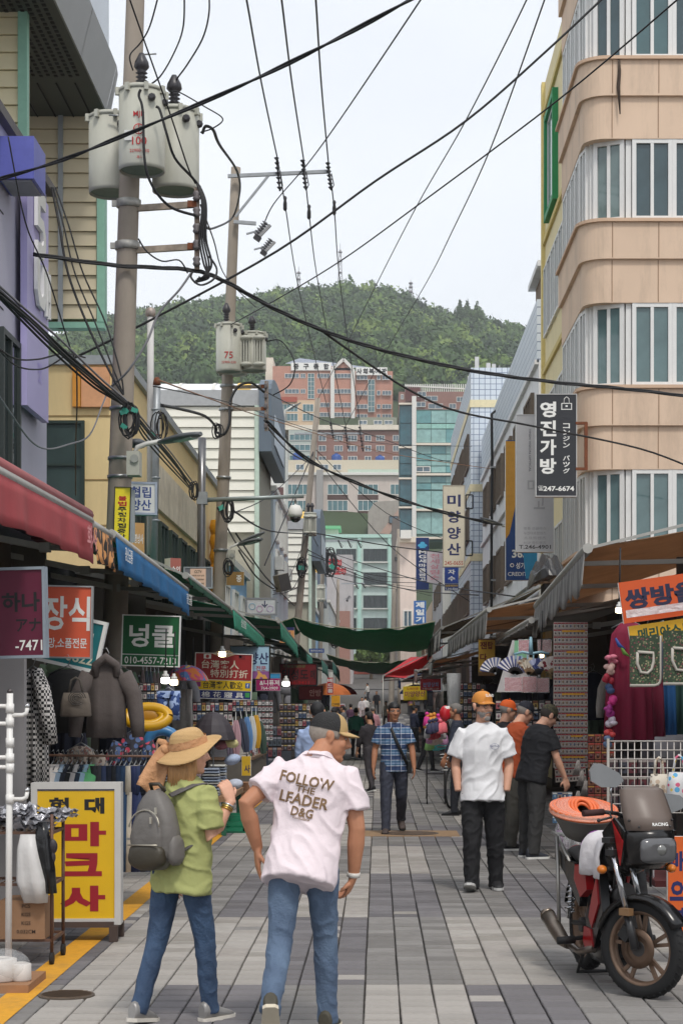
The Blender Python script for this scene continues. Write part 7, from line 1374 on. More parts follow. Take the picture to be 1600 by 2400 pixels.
def stall(label, s, Y, L, cols_, h=.75):
 x = s*2.55; g = gz(Y); t = thing('stall_table', label, 'stall', (x, Y, g)); b = MB(); b.bb((x-.4, Y, g+h-.05), (x+.4, Y+L, g+h)); b.build('top', mat((120, 96, 76), .8, .2, 5), t); b = MB(); b.bb((x-.38, Y+.02, g+.1), (x+.38, Y+L-.02, g+h-.06)); b.build('skirt', mat(R.choice([(70, 66, 70), (60, 70, 90), (90, 60, 56), (100, 96, 90)]), .9, .15, 4, bump=.3, bs=9), t)
 for sx in (-1, 1):
  for yy in (Y+.05, Y+L-.05): b = MB(); b.bb((x+sx*.36-.02, yy-.02, g), (x+sx*.36+.02, yy+.02, g+h-.05)); b.build('leg', DARK, t)
 st_ = .32 if Y < 60 else 1.0; n_ = int(L/st_)
 for i in range(n_):
  for j in range(2):
   c_, l = KC[R.randrange(12)]; hh = R.uniform(.06, .3); q = MB(); yy = Y+.16+i*st_; xx = x-s*.0+(j-.5)*.36
   for k in range(max(1, int(hh/.05))): q.box((xx+R.uniform(-.01, .01), yy, g+h+.026+k*.05), (.3, st_*.84, .046), RZ(R.uniform(-.08, .08)).to_3x3())
   one(q, 'folded_stock', cm(c_), '%s folded clothes on the %s' % (l, label.split(' stall')[0]+' stall'), 'folded clothes', 'folded clothes on the '+label.split(' stall')[0]+' stall')
for a_ in (('low denim stall past the umbrellas', -1, 31, 4, 0), ('black skirted stall under the second green awning', -1, 40, 5, 0), ('crowded stall under the third green awning', -1, 52, 6, 0), ('distant left stall near the camera mast', -1, 66, 8, 0), ('low stall behind the toy rack', 1, 33, 5, 0), ('long stall under the striped awning', 1, 43, 6, 0), ('stall by the yellow umbrella sign', 1, 56, 6, 0), ('distant right stall under the red awning', 1, 70, 8, 0), ('farthest left stall before the rise', -1, 92, 7, 0), ('farthest right stall before the rise', 1, 96, 7, 0), ('stall on the rise at the left', -1, 118, 7, 0), ('stall on the rise at the right', 1, 124, 7, 0)): stall(*a_)
for i, (x, Y, c_, l) in enumerate(((-2.0, 74, (214, 120, 60), 'orange'), (-1.9, 88, (200, 60, 70), 'red'), (2.0, 92, (60, 90, 160), 'blue'), (-2.3, 100, (120, 110, 130), 'grey'), (2.2, 108, (206, 190, 150), 'cream'))): umbrella('%s market parasol far down the street' % l, CX+x*F/Y, CY-(2.5+gz(Y)-EYE)*F/Y, Y, .9, .5, mat(c_, .8, .1, 3, trans=.2))
JOBS = []
def cloth_job(o, vox, sm, amp=0., stretch=(7, 7, 12), seed=0.): JOBS.append((o, vox, sm, amp, stretch, seed))
def finish_people():
 for o, vox, sm, *_ in JOBS:
  m = o.modifiers.new('remesh', 'REMESH'); m.mode = 'VOXEL'; m.voxel_size = vox
  if sm: q = o.modifiers.new('smooth', 'SMOOTH'); q.factor = .5; q.iterations = sm
 dg = bpy.context.evaluated_depsgraph_get()
 new = [bpy.data.meshes.new_from_object(o.evaluated_get(dg)) for o, *_ in JOBS]
 for (o, vox, sm, amp, st, seed), me in zip(JOBS, new):
  ms = list(o.data.materials); old = o.data; nm_ = old.name; o.modifiers.clear(); o.data = me; bpy.data.meshes.remove(old); me.name = nm_
  me.materials.clear()
  for m in ms: me.materials.append(m)
  me.polygons.foreach_set('use_smooth', [True]*len(me.polygons)); me.polygons.foreach_set('material_index', [0]*len(me.polygons))
  if amp:
   out = []
   for v in me.vertices:
    p = v.co; q = V((p.x*st[0]+seed, p.y*st[1], p.z*st[2]+p.x*st[0]*.6)); n1 = noise.noise(q); r = 1-abs(noise.noise(q*1.5+V((5, 2, 1))))*4.5
    out += list(p+v.normal*amp*(n1*.8+max(-.4, r)*.75))
   me.vertices.foreach_set('co', out); me.update()
def rings_along(b, pts, radii, ref=V((1, 0, 0)), n=14):  # elliptical loft, side axis kept near ref
 rs = []; N = len(pts)
 for i in range(N):
  d = (pts[min(i+1, N-1)]-pts[max(i-1, 0)]).normalized(); x = (ref-d*ref.dot(d)).normalized(); y = d.cross(x); rx, ry = radii[i] if isinstance(radii[i], tuple) else (radii[i],)*2
  rs.append([pts[i]+x*cos(2*pi*k/n)*rx+y*sin(2*pi*k/n)*ry for k in range(n)])
 b.rings(rs)
def nrm(v): return V(v).normalized()
def hand(b, w, d, nrml, sgn, s=1., curl=.35, spread=.0):
 d = nrm(d); n = V(nrml); n = (n-d*n.dot(d)).normalized(); x = d.cross(n)*sgn       # x: thumb side
 rings_along(b, [w-d*.02*s, w+d*.03*s, w+d*.065*s, w+d*.092*s], [(.026*s, .021*s), (.038*s, .019*s), (.043*s, .016*s), (.038*s, .012*s)], x)
 for k, (o_, L) in enumerate(((.034, .072), (.0115, .080), (-.0115, .074), (-.034, .058))):
  p = w+d*.082*s+x*o_*s*.95; a = spread*(1.5-k)*.3; c = curl*(1+.15*k); pts = [p-d*.02*s, p]; dd = d
  for q in range(3):
   ang = c*(q+.6)*.75; dd = (d*cos(ang)+n*sin(ang)+x*a).normalized(); p = p+dd*L*s/3; pts.append(p)
  b.tube(pts, [.0095*s, .0098*s, .009*s, .0083*s, .006*s], 8)
 p = w+d*.02*s+x*.026*s; t1 = (d*.65+x*.65+n*.35).normalized(); t2 = (d*.9+x*.2+n*.45).normalized()
 b.tube([p-x*.02*s, p+t1*.028*s, p+t1*.048*s, p+t1*.048*s+t2*.028*s], [.013*s, .0125*s, .010*s, .007*s], 8)
HS = 1.06
SK = {'tan': (178, 124, 94), 'fair': (214, 164, 138), 'mid': (196, 146, 114)}
EYE_M = mat((30, 24, 22), .25, 0); EYEW = mat((210, 206, 200), .3, 0)
def head_geo(b, M, s=1.):
 b.M = M
 E = lambda c, r, R_=None: b.ell([q*s for q in c], tuple(q*s for q in r), 18, 12, R_)
 E((0, -.012, .035), (.074, .094, .085)); E((0, .022, -.03), (.062, .068, .078)); E((0, .045, -.082), (.040, .040, .030)); E((0, .070, -.092), (.022, .020, .018))
 E((0, .066, .035), (.058, .024, .016)); E((0, .064, -.01), (.056, .026, .03)); E((.032, .058, -.022), (.026, .026, .022)); E((-.032, .058, -.022), (.026, .026, .022))
 b.tube([V((0, .078, .030))*s, V((0, .094, .006))*s, V((0, .108, -.018))*s, V((0, .088, -.030))*s], [.010*s, .011*s, .0165*s, .011*s], 8); E((.013, .09, -.022), (.010, .010, .008)); E((-.013, .09, -.022), (.010, .010, .008))
 E((0, .084, -.053), (.024, .011, .006)); E((0, .082, -.063), (.021, .011, .007))
 for x in (-1, 1): E((x*.077, -.008, .0), (.009, .022, .034), RZ(-x*.35).to_3x3()); E((x*.083, -.018, .012), (.008, .012, .022), RZ(-x*.5).to_3x3())
 b.M = None
def shell(b, c, r, keep, n=22, m=16, bump=0., M=None):   # part of an ellipsoid
 vs = []; fs = []
 for i in range(m+1):
  t = pi*min(max(i/m, .015), .985)
  for k in range(n):
   a = 2*pi*k/n; p = V((c[0]+r[0]*sin(t)*cos(a), c[1]+r[1]*sin(t)*sin(a), c[2]-r[2]*cos(t))); q = 1+bump*noise.noise(p*60); vs.append(V((c[0], c[1], c[2]))+(p-V(c))*q)
 for i in range(m):
  for k in range(n):
   f = (i*n+k, i*n+(k+1) % n, (i+1)*n+(k+1) % n, (i+1)*n+k); g = sum((vs[j] for j in f), V((0, 0, 0)))/4
   if keep(g): fs.append(f)
 b.add([M @ v for v in vs] if M is not None else vs, fs, True)
def person(label, loc, rz, H, P, C, vox=.008, group=None):
 """P: pose (degrees), C: clothes. Faces +Y before the turn rz."""
 s = H/1.75; t = thing('person', label, 'person', loc, rz, group); WM_ = WM[t]; WM[t] = I4   # build in local space
 fat = C.get('fat', 1.); sw = C.get('sw', 1.)
 legs = []; 
 for i, (a, k, sp, fp) in enumerate(P.get('legs', ((4, 4, 2, 0), (-4, 4, 2, 0)))):
  x = (-1, 1)[i]; hip = V((x*.088*s, 0, 0)); a, k, sp, fp = map(radians, (a, k, sp, fp))
  kn = hip+V((x*sin(sp), sin(a), -cos(a)))*.425*s; an = kn+V((x*sin(sp)*.5, sin(a-k), -cos(a-k)))*.42*s; legs.append([hip, kn, an, fp])
 low = min(l[2].z-.072*s-max(0, abs(sin(l[3]))*.02*s) for l in legs); up = V((0, 0, -low))
 for l in legs:
  for j in range(3): l[j] = l[j]+up
 pel = V((0, 0, .035*s))+up; lean, side, tw = (radians(q) for q in P.get('torso', (3, 0, 0)))
 TM = Matrix.Translation(pel) @ RY(side) @ RX(-lean) @ RZ(tw)
 def tp(x, y, z): return TM @ V((x*s, y*s, z*s))
 hy, hp, ht = (radians(q) for q in P.get('head', (0, 0, 0)))
 nb = tp(0, -.005, .515); hoff = P.get('hoff', (0, .035, .145)); hc = nb+(TM.to_3x3() @ V([q*s for q in hoff])); HM = Matrix.Translation(hc) @ RZ(hy) @ RX(-hp) @ RY(ht)
 skin = mat(SK[C.get('skin', 'mid')], .5, .10, 14, spec=.35)
 body = MB(); head_geo(body, HM, s*HS)
 rings_along(body, [nb-(hc-nb)*.35, nb+(hc-nb)*.3, nb+(hc-nb)*.85], [(.075*s, .065*s), (.056*s, .058*s), (.055*s, .06*s)])
 arms = []
 for i, A in enumerate(P['arms']):
  x = (-1, 1)[i]; sh = tp(x*.165*sw, 0, .44); el = sh+nrm(A[0])*.285*s; wr = el+nrm(A[1])*.255*s; arms.append((sh, el, wr, A))
  am = C.get('arm', 1.); rings_along(body, [tp(x*.08, 0, .41), sh-V((0, 0, .012*s)), sh.lerp(el, .5), el, el.lerp(wr, .3), el.lerp(wr, .75), wr], [.04*s, .046*s*am, .047*s*am, .041*s*am, .043*s*am, .033*s*am, (.029*s, .024*s)], V((1, .2, 0)), 12)
  if not (len(A) > 4 and A[4] == 'pocket'): hand(body, wr, A[2], A[3], A[5] if len(A) > 5 else -x, s*1.03, A[4] if len(A) > 4 and not isinstance(A[4], str) else .35)
 body.ell(tp(0, 0, .41), (.11*s, .06*s, .05*s)); o = body.build('body', skin, t); cloth_job(o, vox*.75, 2)
 T = C.get('torso') or [(-.13, .178, .122), (-.04, .176, .122), (.10, .17, .118), (.25, .182, .124), (.36, .192, .122), (.43, .18, .105), (.475, .145, .088), (.505, .095, .075), (.525, .066, .062)]
 b = MB(); pts = [tp(q[3] if len(q) > 3 else 0, q[4] if len(q) > 4 else (.01 if q[0] < .3 else 0), q[0]) for q in T]; rx = TM.to_3x3() @ V((1, 0, 0))
 rings_along(b, pts, [(q[1]*s*fat, q[2]*s*fat) for q in T], rx, 28)
 sl, sr = C.get('sleeve', .6), C.get('sr', .078)
 for i, (sh, el, wr, A) in enumerate(arms):
  x = (-1, 1)[i]; path = [tp(x*.08, 0, .435), sh+(el-sh)*.02, sh.lerp(el, min(1, sl)*.6), sh.lerp(el, min(sl, 1))]; rad = [.055*s, (.064*s), (sr*.92*s), (sr*s)]
  if sl > 1: path += [el.lerp(wr, (sl-1)*.5), el.lerp(wr, sl-1)]; rad[2:] = [.068*s, .062*s, .056*s, .05*s]
  rings_along(b, path, rad, V((1, .2, 0)), 16)
 o = b.build(C.get('top', 'shirt'), C['shirt'], t); cloth_job(o, vox, 6, C.get('wr', .006)*s, C.get('ws', (5, 5, 9)), len(JOBS)*1.7); shirt = o
 b = MB(); lw = C.get('legw', 1.); TH = .165*fat**.5
 rings_along(b, [tp(0, .0, .07), tp(0, 0, .0), tp(0, -.01, -.07), tp(0, -.005, -.11)], [(TH*.93*s, .105*s*fat**.5), (TH*s, .112*s*fat**.5), (TH*1.03*s, .118*s), (.11*s, .09*s)], rx, 24)
 for hip, kn, an, fp in legs:
  sh_ = (an-kn).normalized(); hem = an-sh_*.02*s+V((0, .0, .0)); m1 = hip.lerp(kn, .45); m2 = kn.lerp(an, .45)
  rings_along(b, [hip+V((0, 0, .03*s)), m1, kn, m2, an.lerp(kn, .12), an+sh_*C.get('cuff', .03)*s], [(.092*s, .105*s), (.082*s*lw, .088*s*lw), (.066*s*lw, .070*s*lw), (.060*s*lw, .066*s*lw), (.052*s*lw, .058*s*lw), (.054*s*lw, .062*s*lw)], V((1, 0, 0)), 16)
 o = b.build('trousers', C['trousers'], t); cloth_job(o, vox, 3, C.get('wrt', .006)*s, (9, 9, 8), len(JOBS)*2.3)
 for i, (hip, kn, an, fp) in enumerate(legs):
  x = (-1, 1)[i]; M = Matrix.Translation(an) @ RZ(-x*.12) @ RX(-fp); b = MB(); rs = []; f_ = s*1.02
  for y, w, h0, h1 in ((-.075, .026, -.066, .03), (-.06, .036, -.068, .045), (0, .038, -.068, .05), (.06, .042, -.068, .005), (.12, .046, -.068, -.015), (.16, .040, -.066, -.03), (.185, .022, -.062, -.042)):
   rs.append([M @ V((cos(2*pi*k/12)*w*f_, y*f_, (h0+(h1-h0)*(.5+.5*sin(2*pi*k/12)))*f_)) for k in range(12)])
  b.rings(rs); sh_o = b.build('shoe', C['shoe'], t); b = MB(); rs = []
  for y, w in ((-.082, .022), (-.07, .038), (0, .041), (.07, .046), (.13, .049), (.17, .042), (.195, .02)): rs.append([M @ V((q[0]*w*f_, y*f_, q[1]*f_)) for q in ((-1, -.052), (1, -.052), (1.02, -.074), (-1.02, -.074))])
  b.rings(rs, smooth=False); b.build('sole', C.get('sole', WHITE), sh_o)
 def hm(x, y, z): return HM @ V((x*s, y*s, z*s))
 if C.get('face', True):
  for x in (-1, 1):
   b = MB(); b.M = HM; b.ell((x*.030*s, .081*s, .012*s), (.013*s, .006*s, .0055*s), 10, 6); b.build('eye', EYEW, t); b = MB(); b.M = HM; b.ell((x*.030*s, .0855*s, .012*s), (.006*s, .003*s, .0055*s), 8, 6); b.tube([V((x*.045, .079, .013))*s, V((x*.03, .086, .019))*s, V((x*.015, .083, .014))*s], .0018*s, 4); b.build('pupil', EYE_M, t)
   b = MB(); b.M = HM; b.tube([V((x*.05, .076, .034))*s, V((x*.034, .088, .040))*s, V((x*.014, .091, .034))*s], [.002*s, .0036*s, .0032*s], 5); b.build('eyebrow', C.get('hairm') or mat((40, 34, 32), .8), t)
  b = MB(); b.M = HM; b.ell((0, .094*s, -.053*s), (.023*s, .004*s, .0045*s), 10, 5); b.ell((0, .092*s, -.061*s), (.019*s, .004*s, .005*s), 10, 5); b.build('lips', mat((158, 96, 86), .45), t)
 hair = C.get('hair')
 if hair:
  hmx = C['hairm']; b = MB()
  if hair == 'short': k_ = lambda g: g.z > (-.045 if g.y < -.02 else (.0 if g.y < .035 else .075-.02*abs(g.x)/.08)) or (g.z > .06 and g.y < .06)
  elif hair == 'fringe': k_ = lambda g: g.z > (-.06 if g.y < .0 else (.02 if g.y < .05 else .055))
  else: k_ = lambda g: g.z > (-.10 if g.y < .02 else .06)
  shell(b, (0, -.012*s, .036*s), (.083*s, .104*s, (.094 if hair != 'fringe' else .099)*s), lambda g: k_(g/s), bump=.03, M=HM)
  b.v = list(b.v); o = b.build('hair', hmx, t); m = o.modifiers.new('thick', 'SOLIDIFY'); m.thickness = .008
  if hair == 'long':
   b = MB()
   for q in range(26): a = pi*(.95+1.1*q/25); r0 = V((cos(a)*.078, sin(a)*.09-.01, -.02))*s; b.tube([HM @ r0, HM @ (r0+V((cos(a)*.012, sin(a)*.015, -.08))*s), HM @ (r0+V((cos(a)*.03+R.uniform(-.01, .01), sin(a)*.02+R.uniform(-.01, .01), -.16-.05*R.random()))*s)], [.018*s, .019*s, .006*s], 6)
   b.build('hair_strands', hmx, t)
 cap = C.get('cap')
 if cap:
  c1, c2, cb = cap[:3]; CMx = HM @ Matrix.Translation((0, -.012*s, .062*s)) @ RX(radians(-2)); b = MB(); rs = []
  for k in range(9): f = k/8; a = f*pi/2; rs.append([CMx @ V((cos(2*pi*q/26)*.086*s*cos(a)**.75, sin(2*pi*q/26)*.104*s*cos(a)**.75, -.022*s+.098*s*sin(a)*(1 if sin(2*pi*q/26) < 0 else 1.04))) for q in range(26)])
  vs = [p for r in rs for p in r]; fa, fb_ = [], []
  for k in range(8):
   for q in range(26):
    f = (k*26+q, k*26+(q+1) % 26, (k+1)*26+(q+1) % 26, (k+1)*26+q); (fa if sin(2*pi*(q+.5)/26) > .42 and c2 is not None else fb_).append(f)
  b.add(vs, fb_, True); b.build('cap_crown', c1, t)
  if fa: b = MB(); b.add(vs, fa, True); b.build('cap_front', c2, t)
  b = MB(); b.sheet(lambda u, v: CMx @ V(((u-.5)*2*.082*s*(1-.12*v*v), (.085+.03*0)*s*sqrt(max(0, 1-((u-.5)*2*.86)**2))*1.05+v*.082*s*sqrt(max(.05, 1-((u-.5)*1.9)**2)), (-.004-.022*((u-.5)*2)**2-.012*v)*s)), 16, 5, .005*s); b.build('cap_brim', cb, t); b = MB(); b.M = CMx; b.ell((0, 0, .087*s), (.01*s, .01*s, .006*s), 8, 5); b.build('button', c1, t)
  if len(cap) > 3: text(t, cap[3], WM_ @ CMx @ Matrix.Translation((0, .108*s, .048*s)) @ RZ(pi) @ RX(pi/2-.35), .026*s, .085*s, cap[4], .02)
 if C.get('glasses'):
  gm = C['glasses']
  for x in (-1, 1):
   b = MB(); b.M = HM; b.tube([V((x*.031+cos(2*pi*q/14)*.024, .093, .010+sin(2*pi*q/14)*.018))*s for q in range(15)], .0026*s if gm != 'thin' else .0014*s, 5); b.build('spectacle_rim', BLACK if gm != 'thin' else STEEL, t); b = MB(); b.M = HM; b.tube([V((x*.055, .092, .014))*s, V((x*.078, .07, .016))*s, V((x*.084, -.01, .012))*s], .0022*s, 5); b.build('spectacle_arm', BLACK if gm != 'thin' else STEEL, t)
  b = MB(); b.M = HM; b.tube([V((-.009, .095, .014))*s, V((.009, .095, .014))*s], .002*s, 5); b.build('bridge', BLACK if gm != 'thin' else STEEL, t)
 if C.get('beard'):
  b = MB(); shell(b, (0, .024*s, -.045*s), (.0645*s, .0705*s, .0735*s), lambda g: (g.y/s > .02-.6*(g.z/s+.05) and g.z/s < -.040 and not (abs(g.x/s) < .026 and -.07 < g.z/s < -.046) and g.y/s > -.01) or (abs(g.x/s) > .052 and -.06 < g.z/s < .02 and .0 < g.y/s < .04), 30, 24, .05, HM); b.ell(hm(0, .072, -.094), (.03*s, .025*s, .026*s), 12, 8, HM.to_3x3()); b.tube([hm(-.028, .083, -.056), hm(-.012, .099, -.043), hm(.012, .099, -.043), hm(.028, .083, -.056)], [.005*s, .006*s, .006*s, .005*s], 6); b.build('beard', C['beard'], t)
 WM[t] = WM_
 for k in t.children_recursive: WM[k] = WM_
 return dict(t=t, HM=WM_ @ HM, TM=WM_ @ TM, s=s, arms=[[WM_ @ a, WM_ @ c, WM_ @ d] for a, c, d, _ in arms], shirt=shirt, W=WM_, legs=legs)
def fit(px, Y): return (px-CX)*Y/F
LAST = []
JEANS = pmat('denim', [(40, 58, 84), (62, 86, 116)], 90); JEANS2 = pmat('denim', [(64, 80, 104), (96, 116, 140)], 90)
WY = 9.55
lime = mat((160, 164, 104), .85, .08, 5, bump=.7, bs=9)
w = person('woman in a straw hat, lime green shirt and jeans carrying a grey backpack', (fit(424, WY), WY, 0), -.55, 1.56,
           dict(legs=((-9, 12, 5, 8), (12, 6, 3, 0)), torso=(4, 1, -4), head=(-38, 4, 0), arms=(((-.18, .1, -1), (.1, .35, -1), (0, .2, -1), (1, 0, 0)), ((.2, -.02, -1), (.22, .42, .85), (-.35, -.05, .9), (-.8, .4, 0), .6))),
           dict(skin='fair', shirt=lime, trousers=JEANS, shoe=mat((140, 138, 136), .4, .1, 20, metal=.3), sole=mat((206, 200, 190), .6), sleeve=.80, sr=.088, hair='long', hairm=mat((176, 132, 84), .6, .2, 60, stretch=(1, 1, .2)), fat=1.08, sw=.95, wr=.011, legw=.95, arm=.95,
    torso=[(-.17, .188, .135), (-.06, .186, .132), (.08, .178, .126), (.25, .178, .124), (.36, .180, .116), (.43, .168, .10), (.475, .135, .085), (.505, .085, .07), (.525, .06, .06)]), .0075)
s = w['s']; HMx = w['HM'] @ RX(radians(20)) @ RY(.08); wt = w['t']; ST = pmat('straw', [(206, 170, 118), (178, 140, 92)], 46, .8)
b = MB(); rs = []
def brim(f, a): r = .105+.10*f; return V((cos(a)*r*.95*s, sin(a)*r*1.02*s, (.05-.055*f*(1-.9*max(0, sin(a)-.2))+.03*f*f*max(0, sin(a))+.012*sin(3*a)*f)*s))
for k in range(9): f = k/8; a_ = f*pi/2; rs.append([HMx @ V((cos(2*pi*q/30)*.102*s*(cos(a_)**.42), sin(2*pi*q/30)*.115*s*(cos(a_)**.42), (.05+.105*sin(a_)**1.2)*s)) for q in range(30)])
b.rings(rs); rs = [[HMx @ brim(f/6, 2*pi*q/30) for q in range(30)] for f in range(7)]; b.rings(rs, cap=False); hat = tag(b.build('straw_hat', ST), 'natural straw hat with a tan ribbon on the woman in lime', 'hat'); WM[hat] = I4
o = hat.modifiers.new('thick', 'SOLIDIFY'); o.thickness = .004
RIB = mat((190, 142, 102), .8, .12, 9, bump=.6, bs=40); b = MB(); rs = [[HMx @ V((cos(2*pi*q/30)*.108*s, sin(2*pi*q/30)*.121*s, z*s)) for q in range(30)] for z in (.052, .07, .092, .096)]; b.rings(rs, cap=False); b.build('ribbon', RIB, hat)
q0 = HMx @ V((-.055*s, -.105*s, .06*s)); c3 = w['W'].to_3x3(); b = MB(); b.sheet(lambda u, v: q0+V((-.125*u+.02*u*u+(v-.5)*(.05+.12*u**.6)*.75, -.03-.03*u+.014*sin(v*9+u*3)*u, .01-.25*u**1.1-(v-.5)*(.05+.12*u**.6)*.6+.012*sin(v*7)*u)), 14, 12, .006); b.sheet(lambda u, v: q0+V((-.10*u+(v-.5)*(.04+.09*u**.6)*.9, -.015+.012*sin(v*8)*u, -.01-.17*u-(v-.5)*.05)), 10, 10, .006); b.ell(q0+V((-.01, -.025, -.005)), (.032, .026, .026), 12, 8); rings_along(b, [q0, q0+V((-.03, .0, .03)), q0+V((-.06, -.01, .045))], [(.012, .015), (.022, .018), (.012, .01)]); b.build('bow', RIB, hat)
bpm = mat((104, 100, 96), .55, .1, 5, bump=.4, bs=14); bp2 = mat((58, 52, 40), .5, .1, 6, bump=.3, bs=14); TMx = w['TM']; bt = thing('backpack', 'grey nylon backpack with a dark olive lower pocket on the woman in lime', 'backpack', tuple(TMx @ V((0, -.2, 0)))); O = TMx @ Matrix.Translation((-.03*s, -.20*s, .20*s)) @ RX(.06) @ RY(-.05)
def bag(name, x, y, z, w_, d_, h_, m, top=.6):
 b = MB(); rs = []
 for k in range(12):
  f = k/11; z_ = -h_+2*h_*f; q_ = (1-abs(2*f-1)**3.2)**.5 if 0 < f < 1 else .35; wx = w_*(1-(1-top)*max(0, f-.45)*1.6)*max(.35, q_); r = []
  for j in range(20): a = 2*pi*j/20; ca, sa = cos(a), sin(a); r.append(O @ V((x+wx*(abs(ca)**.6)*(1 if ca > 0 else -1)*(1+.02*sin(j*5+k)), y+d_*max(.4, q_)*(abs(sa)**.7)*(1 if sa > 0 else -1), z+z_)))
  rs.append(r)
 b.rings(rs); return b.build(name, m, bt)
bag('main_pouch', 0, 0, 0, .158*s, .082*s, .235*s, bpm); bag('front_pocket', -.01, -.062*s, -.02*s, .125*s, .045*s, .15*s, bpm); bag('lower_pocket', -.01, -.07*s, -.15*s, .135*s, .05*s, .085*s, bp2, .95)
for x in (-1, 1): bag('side_pocket', x*.14*s, .01, -.12*s, .035*s, .06*s, .09*s, bpm, .9)
b = MB(); b.M = O; b.tube([V((cos(a)*.118*s, -.105*s+.01*sin(a), .02*s+sin(a)*.10*s)) for a in [k*pi/12 for k in range(13)]], .004, 5); b.build('zip', mat((176, 170, 156), .35, metal=.6), bt); b = MB(); b.M = O; b.tube([V((-.12*s, -.116*s, -.085*s)), V((.11*s, -.116*s, -.085*s))], .0045, 5); b.build('zip', mat((176, 170, 156), .35, metal=.6), bt)
for x, z in ((.06, .06), (.10, .115)): b = MB(); b.M = O; b.box((x*s, -.112*s, z*s), (.012, .006, .035)); b.build('zip_pull', mat((196, 190, 176), .3, metal=.7), bt)
b = MB(); b.M = O; b.tube([V((-.05, .03, .225))*s, V((-.04, .0, .27))*s, V((.03, .0, .27))*s, V((.05, .03, .225))*s], .012*s, 6); b.build('grab_handle', bp2, bt)
for x in (-1, 1): b = MB(); rings_along(b, [O @ (V((x*.07, .05, .20))*s), TMx @ (V((x*.10, -.05, .475))*s), TMx @ (V((x*.12, .03, .485))*s), TMx @ (V((x*.14, .10, .40))*s), TMx @ (V((x*.17, .10, .22))*s), O @ (V((x*.14, .04, -.14))*s)], [(.028, .007), (.03, .008), (.03, .008), (.03, .008), (.018, .006), (.012, .005)], TMx.to_3x3() @ V((1, 0, 0)), 10); b.build('shoulder_strap', mat((92, 88, 86), .7, .1, 9), bt)
e_, k_ = w['arms'][1][1], w['arms'][1][2]
for f, m_ in ((.88, mat((190, 192, 194), .2, metal=.9)), (.78, mat((196, 156, 84), .25, metal=.9)), (.83, mat((206, 180, 120), .25, metal=.9))):
 b = MB(); d = (k_-e_).normalized(); x = d.orthogonal().normalized(); y = d.cross(x); c_ = e_.lerp(k_, f); b.tube([c_+(x*cos(2*pi*q/14)+y*sin(2*pi*q/14))*.033*s for q in range(15)], .0055, 6); b.build('bracelet', m_, wt)
MY = 9.15
shirtM = mat((222, 208, 212), .85, .04, 4, bump=.7, bs=9)
m = person('stooping man in a pale pink printed polo, jeans and a black mesh cap', (fit(712, MY), MY, 0), -.06, 1.73,
           dict(legs=((-16, 32, 3, 52), (13, 8, 2, 0)), torso=(17, 7, -4), head=(-76, 12, -4), hoff=(.035, .055, .125), arms=(((-.85, -.55, -.85), (.22, .3, -1), (.0, .1, -1), (.9, .3, 0), .15), ((.16, -.12, -1), (-.08, .12, -1), (-.35, .3, -.9), (-1, .2, 0), .7))),
           dict(skin='tan', shirt=shirtM, trousers=JEANS2, shoe=mat((66, 62, 50), .7, .15, 30), sole=mat((196, 186, 166), .6), sleeve=.66, sr=.086, fat=1.06, sw=1.05, wr=.011, ws=(5, 5, 5), legw=.97, hair='short', hairm=mat((150, 140, 130), .8, .2, 60), cap=(mat((26, 25, 25), .7, .2, 140, bump=.4, bs=160), mat((176, 146, 98), .8, .06, 9), mat((184, 154, 106), .8, .06, 9)), arm=1.08,
    torso=[(-.17, .179, .150, 0, -.026), (-.06, .176, .144, 0, -.012), (.08, .172, .128), (.25, .186, .128), (.36, .203, .126), (.43, .195, .108), (.475, .155, .09), (.505, .10, .075), (.535, .066, .062)]), .0075)
TMx = m['TM']; s = m['s']; mt = m['t']; BRP = mat((116, 90, 62), .8, .08, 20)
def back_drape(p):
 bvh = m.get('bvh')
 if bvh is None: me = m['shirt'].data; Wm = m['W']; bvh = m['bvh'] = BVHTree.FromPolygons([Wm @ v.co for v in me.vertices], [tuple(f.vertices) for f in me.polygons])
 h, n_, i, d = bvh.ray_cast(p-V((0, .6, 0)), V((0, 1, 0))); return h+V((0, -.007, 0)) if h is not None else p
for s_, z, hh, ww, sk in (('FOLLOW', .345, .058, .285, .0), ('THE', .295, .034, .10, .0), ('LEADER', .24, .06, .26, 0), ('D&G', .175, .05, .115, 0), ('DOLCE&GABBANA', .142, .012, .09, 0)):
 text(mt, s_, TMx @ Matrix.Translation((-.015, -.16, z*s)) @ RX(pi/2) @ RZ(-.10), hh*s, ww*s, BRP, .022, name='shirt_print', drape=back_drape)
b = MB(); nb = TMx @ V((0, 0, .50*s)); rings_along(b, [TMx @ V((0, -.005, .485*s)), TMx @ V((0, .0, .53*s)), TMx @ V((0, -.004, .50*s))], [(.085*s, .08*s), (.07*s, .068*s), (.095*s, .09*s)], V((1, 0, 0)), 20); b.build('collar', shirtM, mt)
e_, k_ = m['arms'][1][1], m['arms'][1][2]; d = (k_-e_).normalized(); x = d.orthogonal().normalized(); y = d.cross(x); c_ = e_.lerp(k_, .95); b = MB(); rs = [[c_+d*o_+(x*cos(2*pi*q/16)+y*sin(2*pi*q/16))*.034 for q in range(16)] for o_ in (-.012, .012)]; b.rings(rs); b.build('watch', mat((206, 202, 194), .4), mt)
plaid = pmat('plaid', [(44, 66, 104), (80, 116, 148), (140, 160, 190), (206, 210, 222)], 7.2)
